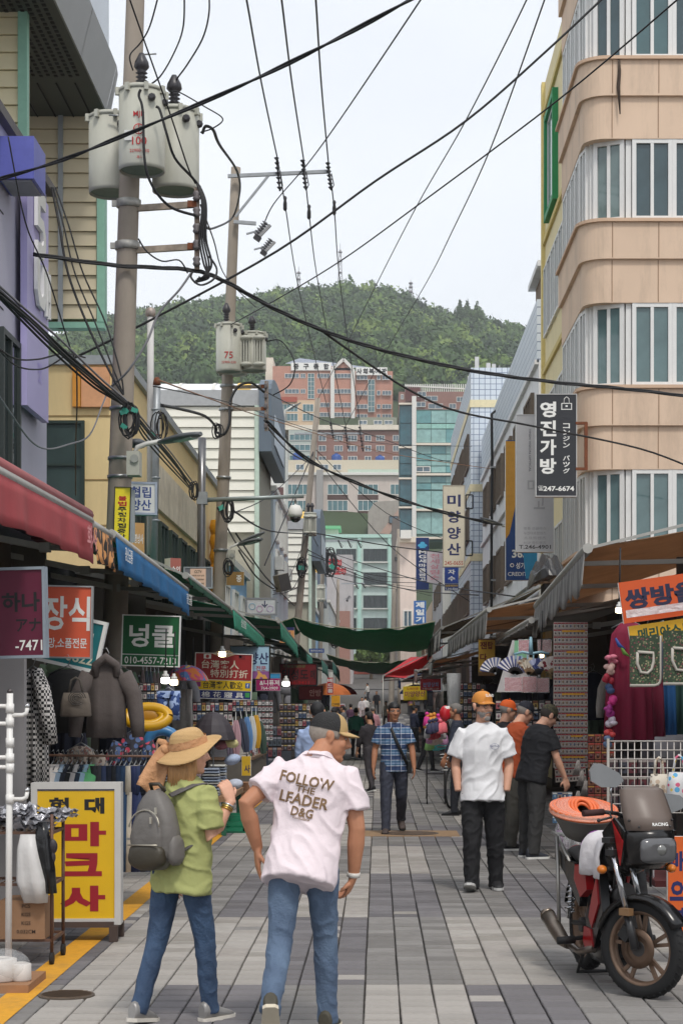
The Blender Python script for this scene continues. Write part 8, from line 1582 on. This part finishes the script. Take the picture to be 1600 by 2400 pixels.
p = person('man in a blue plaid short sleeved shirt with a black crossbody strap', (fit(922, 23.3), 23.3, 0), pi+.05, 1.72, dict(legs=((-14, 26, 3, 30), (9, 3, 2, 0)), torso=(1, 0, 4), head=(10, 6, 0), arms=(((-.28, .12, -1), (-.1, .22, -1), (0, .1, -1), (1, 0, 0)), ((.30, -.05, -1), (.1, .25, -1), (0, .1, -1), (-1, 0, 0)))),
           dict(skin='tan', shirt=plaid, trousers=mat((58, 62, 76), .85, .12, 9, bump=.3, bs=22), shoe=mat((78, 66, 62), .7, .2, 30), sole=mat((40, 36, 36), .8), hair='fringe', hairm=mat((24, 22, 22), .55, .2, 50), glasses='thin', sleeve=.74, sr=.084, legw=1.15, wr=.006, fat=1.0), .010)
TMx = p['TM']; b = MB(); s = p['s']; rings_along(b, [TMx @ V((.05, .02, .50)), TMx @ V((.04, .115, .42)), TMx @ V((-.03, .155, .24)), TMx @ V((-.13, .14, .03)), TMx @ V((-.185, .03, -.06)), TMx @ V((-.10, -.14, .15)), TMx @ V((.03, -.10, .45)), TMx @ V((.05, .02, .50))], [(.02, .005)]*8, V((1, 0, .4)), 8); b.build('bag_strap', BLACK, p['t'])
b = MB(); b.M = TMx @ Matrix.Translation((-.20, .02, -.07)); b.box((0, 0, 0), (.05, .14, .16)); b.build('bag', BLACK, p['t'])
for x in (-1, 1): b = MB(); b.add([TMx @ V(q) for q in ((x*.01, .09, .445), (x*.075, .055, .505), (x*.085, .085, .455), (x*.05, .118, .405))], [(0, 1, 2, 3)]); o = b.build('collar', plaid, p['t']); o.modifiers.new('thick', 'SOLIDIFY').thickness = .008
q = person('tall bearded man in a white T-shirt, black trousers and an orange cap', (fit(1130, 16.2), 16.2, 0), pi-.03, 1.80, dict(legs=((-6, 4, 3, 0), (10, 9, 1, -20)), torso=(0, 0, 2), head=(34, 3, 0), arms=(((-.26, -.12, -1), (.1, .32, -1), (0, 0, -1), (1, 0, 0), 'pocket'), ((.26, -.12, -1), (-.08, .32, -1), (0, 0, -1), (1, 0, 0), 'pocket'))),
           dict(skin='fair', shirt=mat((226, 226, 228), .85, .03, 4, bump=.4, bs=8), trousers=mat((31, 31, 34), .85, .15, 8, bump=.7, bs=9), shoe=mat((34, 34, 36), .6, .2, 30), sole=mat((190, 190, 188), .6), hair='short', hairm=mat((90, 80, 74), .8, .2, 60), cap=(mat((208, 138, 62), .85, .08, 12), None, mat((200, 132, 60), .85, .08, 12), 'ISLAND', WHITE), glasses='thick', beard=mat((150, 146, 142), .9, .3, 90, bump=.5, bs=120), sleeve=.78, sr=.092, fat=1.03, sw=1.0, legw=1.25, wr=.011, ws=(5, 5, 5), wrt=.007, cuff=.06,
    torso=[(-.17, .192, .166, 0, .03), (-.12, .188, .156, 0, .025), (.0, .176, .130), (.15, .172, .122), (.28, .184, .126), (.38, .194, .12), (.44, .18, .104), (.478, .14, .086), (.505, .09, .072), (.52, .07, .062)]), .009)
TMx = q['TM']; text(q['t'], 'Hard Rock', TMx @ Matrix.Translation((-.10, .150, .33)) @ RZ(pi) @ RX(pi/2), .022, .085, mat((60, 70, 110), .7), .02); b = MB(); b.M = TMx @ Matrix.Translation((-.10, .152, .325)) @ RX(pi/2); b.tube([(cos(a)*.035, sin(a)*.026, 0) for a in [k*pi/8 for k in range(17)]], .0015, 4); b.build('shirt_emblem', mat((90, 100, 140), .7), q['t'])
DKT = mat((40, 42, 44), .85, .15, 9, bump=.3, bs=20); BSH = mat((28, 28, 31), .6, .2, 20)
hang2 = (((-.22, .25, -1), (.05, .5, -1), (0, .3, -1), (1, 0, 0)), ((.22, .1, -1), (0, .4, -1), (0, .2, -1), (-1, 0, 0)))
person('man in a black T-shirt and camouflage cap bending over the right stall', (fit(1246, 19.6), 19.6, 0), -1.05, 1.74, dict(legs=((2, 3, 5, 0), (-4, 4, 5, 0)), torso=(14, 0, 0), head=(-6, 34, 0), hoff=(0, .07, .12), arms=(((-.2, -.05, -1), (.05, .28, -1), (.1, .35, -1), (1, .1, 0), .5), ((.2, .2, -1), (0, .5, -1), (0, .3, -1), (-1, 0, 0)))), dict(skin='fair', shirt=mat((24, 25, 30), .85, .12, 6, bump=.2, bs=20), trousers=mat((52, 52, 52), .85, .15, 9, bump=.3, bs=20), shoe=mat((54, 58, 68), .7, .2, 30), hair='short', hairm=mat((60, 54, 50), .8), cap=(pmat('swirl', [(60, 60, 46), (90, 84, 62), (50, 44, 36)], 30), None, pmat('swirl', [(60, 60, 46), (90, 84, 62), (50, 44, 36)], 30)), sleeve=.72, sr=.085, fat=1.22, sw=1.08, legw=1.25), .010)
person('man in a burnt orange T-shirt and navy cap at the right stall', (fit(1196, 20.7), 20.7, 0), -1.15, 1.76, dict(legs=((3, 3, 4, 0), (-3, 4, 4, 0)), torso=(12, 0, 0), head=(-5, 26, 0), hoff=(0, .06, .125), arms=hang2), dict(skin='fair', shirt=mat((168, 74, 36), .85, .1, 6), trousers=mat((74, 72, 66), .85, .12, 9), shoe=BSH, hair='short', hairm=mat((140, 134, 128), .8), cap=(mat((26, 28, 40), .8), None, mat((24, 26, 38), .8), 'SAMCRO', WHITE), glasses='thin', sleeve=.75, sr=.085, fat=1.12, legw=1.2), .011)
person('man in a bright orange cap hidden behind the white T-shirt man', (fit(1172, 22), 22, 0), -1.3, 1.74, dict(torso=(6, 0, 0), head=(-6, 12, 0), arms=hang2), dict(skin='fair', shirt=mat((40, 40, 44), .85), trousers=DKT, shoe=BSH, hair='short', hairm=mat((150, 146, 140), .8), cap=(mat((214, 92, 30), .8), None, mat((208, 86, 28), .8)), glasses='thin'), .012)
person('balding man in a dark navy vest facing left beyond the bicycle', (fit(1072, 27), 27, 0), pi/2-.1, 1.70, dict(legs=((5, 3, 2, 0), (-6, 4, 2, 0)), torso=(1, 0, 0), arms=hang2), dict(skin='tan', shirt=mat((44, 50, 66), .85, .1, 6), trousers=mat((34, 36, 44), .85), shoe=BSH, sole=BSH, hair='short', hairm=mat((120, 116, 112), .8, .2, 60), sleeve=1.7), .012)
person('man in a pale blue shirt walking ahead of the mesh cap man', (fit(742, 20.5), 20.5, 0), -.12, 1.74, dict(legs=((-8, 14, 2, 10), (14, 6, 2, 0)), arms=(((-.15, .15, -1), (0, .4, -1), (0, .2, -1), (1, 0, 0)), ((.15, -.2, -1), (0, .2, -1), (0, .1, -1), (-1, 0, 0)))), dict(skin='mid', shirt=mat((164, 184, 222), .85, .05, 6, bump=.2, bs=20), trousers=mat((120, 128, 150), .85), shoe=BSH, hair='short', hairm=mat((36, 36, 38), .7, .3, 70), sleeve=1.8, face=False), .011)
walk = dict(legs=((-9, 14, 2, 12), (12, 5, 2, 0)), arms=hang2)
DH = mat((30, 27, 27), .7, .2, 50)
for lb, px, Y, rz, H, sh, tr, hr, hm_ in (('woman in a teal green jacket walking away down the street', 834, 54, 0, 1.56, (34, 112, 92), (30, 30, 34), 'fringe', DH), ('woman in a dark floral jacket walking away beside a pink one', 860, 58, 0, 1.56, 'fl', (30, 30, 34), 'short', DH), ('woman in a pale pink top walking away at the right of the floral one', 873, 60, -.1, 1.58, (206, 150, 160), (40, 40, 44), 'short', mat((130, 126, 124), .8)), ('dark haired person in an olive top beyond the pale blue shirt', 784, 42, .2, 1.6, (84, 100, 50), (40, 40, 46), 'fringe', DH), ('man dressed in black walking towards the camera far away', 882, 127, pi, 1.7, (26, 26, 30), (26, 26, 30), 'short', DH), ('distant woman in a white top at the far left side', 848, 112, pi, 1.6, (206, 196, 196), (190, 170, 170), 'fringe', DH), ('second distant woman in white beside the first', 856, 114, 0, 1.6, (214, 210, 206), (90, 90, 110), 'fringe', DH), ('woman in a dark top half hidden behind the plaid man', 868, 34, .6, 1.55, (50, 46, 50), (60, 56, 60), 'fringe', DH), ('shopper in black bending at the right row beyond the plaid man', 1000, 44, -1.2, 1.55, (34, 34, 38), (34, 34, 38), 'fringe', DH), ('shopper in a navy top near the yellow hanging sign', 968, 60, -1.0, 1.6, (40, 46, 70), (40, 40, 44), 'short', DH), ('shopper in a grey top at the left row near the coffee board', 806, 66, 1.2, 1.6, (110, 108, 112), (50, 50, 56), 'fringe', DH), ('man in a white shirt crossing near the far pavilion', 862, 150, 1.2, 1.7, (206, 204, 200), (50, 52, 60), 'short', DH), ('shopper in a red top under the far awnings', 914, 76, -1, 1.58, (150, 50, 56), (40, 40, 46), 'fringe', DH), ('shopper in a beige top by the far right stalls', 905, 98, 2.6, 1.6, (180, 160, 136), (60, 56, 54), 'fringe', DH), ('shopper in a plum top at the far left stalls', 822, 84, .3, 1.6, (90, 60, 84), (40, 40, 44), 'fringe', DH)):
 person(lb, (fit(px, Y), Y, gz(Y)), rz, H, walk, dict(skin='mid', shirt=pmat('spots', [(56, 50, 60), (150, 80, 90), (180, 170, 160)], 22) if sh == 'fl' else mat(sh, .85, .1, 6), trousers=mat(tr, .85), shoe=BSH, hair=hr, hairm=hm_, sleeve=1.6, face=Y < 50), .016 if Y < 90 else .022)
RC, FC = V((1.335, 11.42, .285)), V((1.525, 10.32, .285)); ax = (FC-RC).normalized(); UPV = V((0, 0, 1)); sd_ = ax.cross(UPV)   # sd_: picture left
BM = Matrix(((ax.x, -sd_.x, 0, RC.x), (ax.y, -sd_.y, 0, RC.y), (0, 0, 1, 0), (0, 0, 0, 1)))  # x forward, y picture right, z up
mt = thing('motorcycle', 'black and red motorcycle with a tinted windscreen and a rear tub parked at right', 'motorcycle', (RC.x, RC.y, 0)); MBK = mat((18, 18, 20), .25, .06, 3, dirt=.2); MRD = mat((150, 16, 22), .3, .06, 3, dirt=.2); ALM = mat((120, 98, 82), .45, .2, 9, metal=.5); CHR = mat((190, 192, 196), .15, .05, metal=.95); ENG = mat((70, 68, 68), .45, .2, 14, metal=.6); MDK = mat((30, 30, 31), .6, .2, 9)
def L(x, y, z): return BM @ V((x, y, z))
def wheel(c, M, r, w, front):
 b = MB(); b.M = Matrix.Translation(c) @ M; pr = [(r-.075, -w*.42), (r-.05, -w*.52), (r-.02, -w*.46), (r-.004, -w*.25), (r, 0), (r-.004, w*.25), (r-.02, w*.46), (r-.05, w*.52), (r-.075, w*.42)]; n = 48
 rs = [[V((cos(2*pi*k/n)*q[0], q[1], sin(2*pi*k/n)*q[0])) for q in pr] for k in range(n)]; vs = [p for g in rs for p in g]; m = len(pr); b.add(vs, [(i*m+j, ((i+1) % n)*m+j, ((i+1) % n)*m+j+1, i*m+j+1) for i in range(n) for j in range(m-1)], True); o = b.build('tyre', RUBBER, mt)
 b = MB(); b.M = Matrix.Translation(c) @ M
 for k in range(40):
  a = 2*pi*k/40
  for s_ in (-1, 1): b.bar((cos(a)*(r-.001), s_*.008, sin(a)*(r-.001)), (cos(a+.07)*(r-.014), s_*w*.42, sin(a+.07)*(r-.014)), .009, .007)
 k_ = b.build('tread', RUBBER, o); k_['kind'] = 'stuff'
 b = MB(); b.M = Matrix.Translation(c) @ M; pr = [(r-.07, -w*.36), (r-.075, -w*.40), (r-.09, -w*.34), (r-.098, -w*.1), (r-.098, w*.1), (r-.09, w*.34), (r-.075, w*.40), (r-.07, w*.36)]; m = len(pr); rs = [V((cos(2*pi*k/n)*q[0], q[1], sin(2*pi*k/n)*q[0])) for k in range(n) for q in pr]; b.add(rs, [(i*m+j, ((i+1) % n)*m+j, ((i+1) % n)*m+j+1, i*m+j+1) for i in range(n) for j in range(m-1)], True); b.build('rim', ALM, mt)
 for k in range(5):
  a = 2*pi*k/5+.35; b = MB(); b.M = Matrix.Translation(c) @ M
  for da in (-.16, .16): b.bar((cos(a)*.04, 0, sin(a)*.04), (cos(a+da)*(r-.09), 0, sin(a+da)*(r-.09)), .022, .018, (0, 1, 0))
  b.build('spoke', ALM, mt)
 b = MB(); b.M = Matrix.Translation(c) @ M; b.lathe((0, 0, 0), [(.045, -.05), (.05, -.03), (.05, .03), (.045, .05)], 16, 'Y'); b.build('hub', ENG, mt)
 if front:
  b = MB(); b.M = Matrix.Translation(c) @ M; b.lathe((0, -.052, 0), [(.075, -.002), (.115, -.002), (.115, .002), (.075, .002)], 28, 'Y', cap=False); b.lathe((0, -.052, 0), [(.045, -.004), (.08, -.003)], 20, 'Y', cap=False); b.build('brake_disc', mat((104, 84, 70), .4, .2, 14, metal=.7), mt)
  b = MB(); b.M = Matrix.Translation(c) @ M; b.box((-.07, -.06, .085), (.07, .05, .08), RY(.6).to_3x3()); b.build('caliper', MDK, mt)
st = radians(36); Mr = BM.to_3x3().to_4x4(); Mf = RZ(st) @ Mr
FC2 = FC+V((.0, 0, 0)); wheel(RC, Mr, .285, .10, False); wheel(FC2, Mf, .290, .085, True)
def Fp(x, y, z): return Matrix.Translation(FC2) @ Mf @ V((x, y, z-.285))        # front assembly, steered
for y in (-1, 1):
 b = MB(); b.tube([Fp(.0, y*.075, .285), Fp(-.06, y*.075, .50)], .026, 10); b.build('fork_slider', mat((44, 44, 46), .35, .1, 6), mt); b = MB(); b.tube([Fp(-.06, y*.075, .50), Fp(-.17, y*.075, .86)], .017, 10); b.build('fork_tube', CHR, mt)
b = MB(); rs = []
for k in range(15): a = radians(28+k*9.5); r = .315; rs.append([Fp(cos(a)*(r-d), w_, .285+sin(a)*(r-d)) for w_, d in ((-.065, .045), (-.055, .008), (0, 0), (.055, .008), (.065, .045), (.05, .02), (0, .008), (-.05, .02))])
b.rings(rs); b.build('front_fender', MBK, mt)
b = MB(); b.box(Fp(-.035, -.115, .50), (.07, .045, .04), (Mf.to_3x3())); b.build('reflector', mat((126, 96, 66), .4), mt)
b = MB(); b.box(Fp(-.165, 0, .83), (.06, .2, .035), Mf.to_3x3()); b.box(Fp(-.19, 0, .90), (.06, .2, .03), Mf.to_3x3()); b.build('triple_clamp', MDK, mt)
Mh = RZ(radians(10)) @ Mr; HCc = L(1.06, .045, .0)
def Hp(x, y, z): return Matrix.Translation((HCc.x, HCc.y, 0)) @ Mh @ V((x, y, z))
def skin_(name, rows, m, th=.006, sm=True):
 b = MB(); nu, nv = len(rows)-1, len(rows[0])-1
 def fn(u, v):
  i, j = min(int(u*nu+1e-6), nu), min(int(v*nv+1e-6), nv); return rows[i][j]
 b.sheet(fn, nu, nv, th); return b.build(name, m, mt)
def arcrow(x, z, w, dp, n=10, dz=0.): return [Hp(x-dp*(abs(k/n*2-1)**2.2), (k/n*2-1)*w, z+dz*abs(k/n*2-1)) for k in range(n+1)]
skin_('windscreen', [arcrow(.12, .962, .150, .09), arcrow(.09, 1.04, .156, .09), arcrow(.04, 1.12, .15, .085), arcrow(-.005, 1.185, .14, .075), arcrow(-.035, 1.205, .10, .06)], mat((104, 92, 85), .4, .08, 3, spec=.4))
skin_('cowl', [arcrow(.06, .745, .118, .08), arcrow(.105, .78, .142, .10), arcrow(.12, .86, .16, .12), arcrow(.128, .93, .165, .13), arcrow(.12, .968, .16, .13)], MBK)
b = MB(); rs = []
for f, w_, h_ in ((0, 1, 1), (.35, .97, .97), (.8, .8, .8), (1, .5, .5)): rs.append([Hp(.125+.035*f, (abs(cos(a))**.45)*(1 if cos(a) > 0 else -1)*.118*w_, .855+(abs(sin(a))**.45)*(1 if sin(a) > 0 else -1)*(.070 if sin(a) > 0 else .078)*h_) for a in [2*pi*k/28 for k in range(28)]])
b.rings(rs); b.build('headlight', mat((92, 92, 94), .12, .2, 9, metal=.2, spec=.8), mt); b = MB(); b.ell(Hp(.15, .0, .855), (.04, .02, .035)); b.build('headlight_bulb', mat((120, 120, 118), .15, metal=.4), mt)
for y, z in ((-.10, .985), (.10, .985), (-.14, 1.02), (.13, 1.02)): b = MB(); b.ell(Hp(.128-.09*abs(y/.142)**2.2, y, z), .008, 8, 6); b.build('screen_screw', ENG, mt)
text(mt, 'RACING', Hp(.0, 0, 0).xyz and (Matrix.Translation(Hp(.116, .02, 1.0)) @ Mh @ RZ(pi/2) @ RX(pi/2-.32)), .020, .10, WHITE, .02)
for y in (-1, 1):
 b = MB(); w_ = .012; P_ = [Hp(.03, y*.163, .955), Hp(.0, y*.17, .78), Hp(-.06, y*.165, .74), Hp(-.22, y*.15, .80), Hp(-.30, y*.14, .93), Hp(-.12, y*.155, 1.03)]; b.add(P_+[p-(Mh @ V((0, y*w_, 0))) for p in P_], [tuple(range(6)), tuple(range(11, 5, -1))]+[(i, i+6, (i+1) % 6+6, (i+1) % 6) for i in range(6)]); b.build('side_cowl', MBK, mt)
 b = MB(); P_ = [Hp(.02, y*.172, .90), Hp(-.005, y*.178, .76), Hp(-.10, y*.172, .99), Hp(-.14, y*.165, 1.02)]; b.add(P_+[p-(Mh @ V((0, y*.006, 0))) for p in P_], [(0, 1, 2, 3), (7, 6, 5, 4), (0, 4, 5, 1), (1, 5, 6, 2), (2, 6, 7, 3), (3, 7, 4, 0)]); b.build('red_flash', MRD, mt)
 b = MB(); b.ell(L(1.0, y*.21, .73), (.03, .045, .026), 10, 8); b.build('turn_signal', mat((196, 110, 30), .3), mt); b = MB(); b.tube([L(.96, y*.1, .73), L(1.0, y*.18, .73)], .012, 6); b.build('signal_stalk', MDK, mt)
hb = L(.86, 0, 1.0); Hd = Mf.to_3x3() @ V((0, 1, 0)); Hf = Mf.to_3x3() @ V((1, 0, 0))
for y in (-1, 1):
 b = MB(); b.tube([hb, hb+Hd*y*.12+Hf*.0+UPV*.05, hb+Hd*y*.20-Hf*.04+UPV*.06], .012, 8); b.build('handlebar', MDK, mt); b = MB(); b.tube([hb+Hd*y*.20-Hf*.04+UPV*.06, hb+Hd*y*.325-Hf*.09+UPV*.055], .020, 10); b.build('grip', mat((60, 32, 30), .8, .2, 30), mt)
 b = MB(); b.tube([hb+Hd*y*.19+UPV*.05, hb+Hd*y*.24+Hf*.05+UPV*.035, hb+Hd*y*.33+Hf*.03+UPV*.02], .007, 6); b.ell(hb+Hd*y*.335+Hf*.03+UPV*.02, .012, 8, 6); b.build('lever', MDK, mt)
 b = MB(); mz = .24 if y < 0 else .07; mo = .17 if y < 0 else .36; b.tube([hb+Hd*y*.17+UPV*.06, hb+Hd*y*(mo+.01)+UPV*(mz-.05), hb+Hd*y*mo+UPV*mz], .007, 6); b.build('mirror_stem', CHR, mt)
 c_ = hb+Hd*y*mo+UPV*(mz+.01)+V((-.03*(-y), 0, .01)); Mm = RZ(.15) @ RX(pi/2) @ RZ(y*.18); b = MB(); pl = [(-.115, .02), (-.095, -.035), (-.03, -.06), (.06, -.045), (.095, .0), (.06, .04), (-.05, .075), (-.095, .07)]; b.prism(pl, Matrix.Translation(c_) @ Mm, .03); b.build('mirror', mat((128, 130, 132), .35, .08, 6, metal=.2), mt)
b = MB(); b.tube([L(.9, -.05, .97), L(.98, -.12, .88), L(1.0, -.13, .72), L(.95, -.12, .62)], .008, 6); b.tube([L(.9, .05, .97), L(.96, .1, .8), L(.95, .1, .62)], .008, 6); b.build('brake_hose', BLACK, mt)
def bodyloft(name, rows, m): b = MB(); rs = [[L(x, cos(a)*w_, z+sin(a)*h) for a in [2*pi*k/16 for k in range(16)]] for x, z, w_, h in rows]; b.rings(rs); return b.build(name, m, mt)
bodyloft('fuel_tank', [(.50, .72, .07, .05), (.56, .76, .13, .09), (.70, .79, .155, .12), (.84, .79, .14, .12), (.93, .77, .07, .07)], MBK)
bodyloft('seat', [(-.16, .74, .07, .03), (-.10, .74, .11, .045), (.2, .715, .12, .05), (.45, .72, .10, .05), (.52, .73, .06, .03)], mat((34, 33, 33), .6, .15, 9, bump=.2))
bodyloft('engine', [(.36, .40, .10, .10), (.46, .38, .15, .15), (.62, .37, .15, .16), (.74, .40, .11, .13)], ENG); bodyloft('cylinder', [(.64, .50, .07, .08), (.74, .54, .075, .09), (.80, .56, .06, .07)], ENG)
for y in (-1, 1):
 for nm_, P_, m_ in (('side_panel', [(.72, .70), (.80, .46), (.62, .22), (.5, .2), (.46, .34), (.58, .5)], MBK), ('red_panel', [(.70, .66), (.74, .50), (.60, .34), (.54, .40), (.60, .52)], MRD), ('red_panel', [(.46, .69), (.50, .56), (.36, .50), (.22, .60), (.24, .69)], MRD), ('rear_panel', [(.24, .70), (.22, .60), (.36, .5), (.34, .44), (.0, .62), (.04, .70)], MBK), ('lower_red_panel', [(.58, .33), (.62, .23), (.50, .18), (.42, .24), (.44, .33)], MRD), ('tail_panel', [(.04, .72), (.0, .62), (-.22, .70), (-.2, .77)], MBK)):
  w_ = .155 if nm_ != 'side_panel' else .145; b = MB(); A = [L(x, y*w_, z) for x, z in P_]; B_ = [L(x, y*(w_-.05), z) for x, z in P_]; n = len(P_); b.add(A+B_, [tuple(range(n)), tuple(range(2*n-1, n-1, -1))]+[(i, i+n, (i+1) % n+n, (i+1) % n) for i in range(n)]); b.build(nm_, m_, mt)
bodyloft('belly_cowl', [(.36, .17, .06, .05), (.48, .17, .13, .07), (.68, .2, .14, .09), (.84, .28, .10, .10)], MBK)
b = MB()
for a, c in (((.0, .30), (.42, .34)), ((.42, .34), (.48, .70)), ((-.15, .72), (.46, .60)), ((.80, .86), (.62, .6))):
 for y in (-.09, .09): b.tube([L(a[0], y, a[1]), L(c[0], y, c[1])], .016, 8)
b.build('frame', MDK, mt)
for y in (-.12, .12):
 b = MB(); b.tube([L(.0, y, .33), L(.08, y, .62)], .018, 8); b.build('shock_absorber', CHR, mt); b = MB(); b.tube([L(.01+.055*k/40+cos(k*1.3)*.0, y+sin(k*.9)*.03, .37+.2*k/40)+ax*cos(k*.9)*.03 for k in range(41)], .006, 5); b.build('spring', CHR, mt)
b = MB(); b.tube([L(.62, -.14, .22), L(.4, -.17, .17), L(.15, -.19, .20)], .022, 8); b.build('exhaust_pipe', mat((110, 100, 92), .3, .2, 9, metal=.8), mt); b = MB(); b.tube([L(.22, -.19, .19), L(.12, -.20, .21), L(-.02, -.21, .27), L(-.13, -.225, .33)], [.03, .044, .048, .047], 14); b.build('muffler', mat((120, 110, 100), .35, .2, 9, metal=.75), mt); b = MB(); b.tube([L(-.125, -.224, .327), L(-.155, -.228, .343)], [.05, .044], 14); b.build('muffler_tip', mat((140, 128, 116), .3, .2, 9, metal=.8), mt)
for y in (-1, 1): b = MB(); b.tube([L(.4, y*.12, .26), L(.4, y*.30, .24)], .014, 6); b.tube([L(.4, y*.2, .245), L(.4, y*.31, .24)], .024, 8); b.build('footpeg', RUBBER, mt)
b = MB(); b.tube([L(.3, -.1, .2), L(.22, -.13, .02), L(.22, .13, .02), L(.3, .1, .2)], .013, 6); b.build('centre_stand', MDK, mt)
b = MB(); rs = []
for k in range(9): a = radians(20+k*16); r = .33; rs.append([RC+(Mr @ V((-cos(a)*r+.02, w_, sin(a)*r))) for w_ in (-.07, .07)]+[RC+(Mr @ V((-cos(a)*(r+.01)+.02, w_, sin(a)*(r+.01)))) for w_ in (.07, -.07)])
b.rings(rs, smooth=False); b.build('rear_fender', MBK, mt)
b = MB(); b.ell(L(-.24, 0, .74), (.05, .03, .035)); b.build('tail_light', MRD, mt)
b = MB()
for y in (-.14, .14): b.tube([L(.10, y, .68), L(-.20, y, .84), L(-.34, y, .85)], .011, 6); b.tube([L(-.02, y*1.3, .30), L(-.12, y*1.2, .84)], .013, 6)
for x in (-.1, -.2, -.3): b.tube([L(x, -.14, .845), L(x, .14, .845)], .009, 6)
b.build('rear_rack', mat((150, 148, 144), .35, .1, 6, metal=.6), mt)
def ov(c, rx, ry, z, n=28): return [c+ax*(cos(2*pi*k/n)*rx)+sd_*(sin(2*pi*k/n)*ry)+UPV*(z-ax.x*0+.05*cos(2*pi*k/n)*-1) for k in range(n)]
tc_ = L(-.02, -.02, .0); t = thing('rubber_tub', 'grey oval rubber tub strapped on the motorcycle rack', 'tub', tuple(L(-.02, 0, .86))); b = MB(); b.rings([ov(tc_, .14, .13, .86), ov(tc_, .19, .17, .93), ov(tc_, .225, .205, .985), ov(tc_, .235, .215, .99), ov(tc_, .215, .195, .975)]); b.build('tub', mat((92, 90, 86), .7, .12, 7), t)
t = thing('hose_coil', 'coil of bright orange hose wrapped in clear film lying in the tub', 'hose', tuple(L(-.02, 0, 1.0))); HO = mat((218, 106, 56), .4, .08, 9)
for lay in range(2):
 for k in range(8): b = MB(); r = .225-.024*k; b.tube([p for p in ov(tc_, r, r*.92, 1.0+.024*lay+.004*R.random(), 30)]+[ov(tc_, r, r*.92, 1.0+.024*lay, 30)[0]], .0125, 7, cap=False); b.build('hose_turn', HO, t)
b = MB(); b.rings([ov(tc_, .245, .225, 1.0), ov(tc_, .235, .215, 1.035), ov(tc_, .11, .10, 1.045)], cap=False); b.build('film', clear((240, 214, 196), alpha=.25), t)
t = thing('cloth_cover', 'white crumpled cloth with a purple edge thrown over the motorcycle tank', 'cloth', tuple(L(.5, 0, .7))); b = MB()
def cf(u, v): a = (v-.5)*3.9; x = .38+.42*u; w_ = .165+.02*sin(u*9); z = .78+.115*cos(a)*1.15-(max(0, abs(a)-1.3))*.12; return L(x+.02*sin(a*3), sin(max(-1.5, min(1.5, a)))*w_+(.015*noise.noise((u*6, v*9, 1))), z+.02*noise.noise((u*7, v*7, 3)))
b.sheet(cf, 16, 22, .005); b.build('cloth', mat((206, 202, 204), .7, .05, 9, bump=.8, bs=12), t); b = MB(); b.sheet(lambda u, v: cf(-.06+u*.07, v)+V((0, 0, .004)), 3, 22, .005); b.build('purple_edge', mat((130, 60, 140), .7), t)
finish_people()
finish_text()
b = MB(); b.bb((-600, -100, -1.3), (600, 1100, 260)); hm_, n_, p_ = nmat('haze'); n_.nodes.remove(p_)
pv = n_.nodes.new('ShaderNodeVolumePrincipled'); pv.inputs['Color'].default_value = (.93, .96, 1, 1); pv.inputs['Density'].default_value = .00029
n_.links.new(pv.outputs[0], n_.nodes['Material Output'].inputs['Volume']); o = b.build('haze', hm_); o['kind'] = 'stuff'
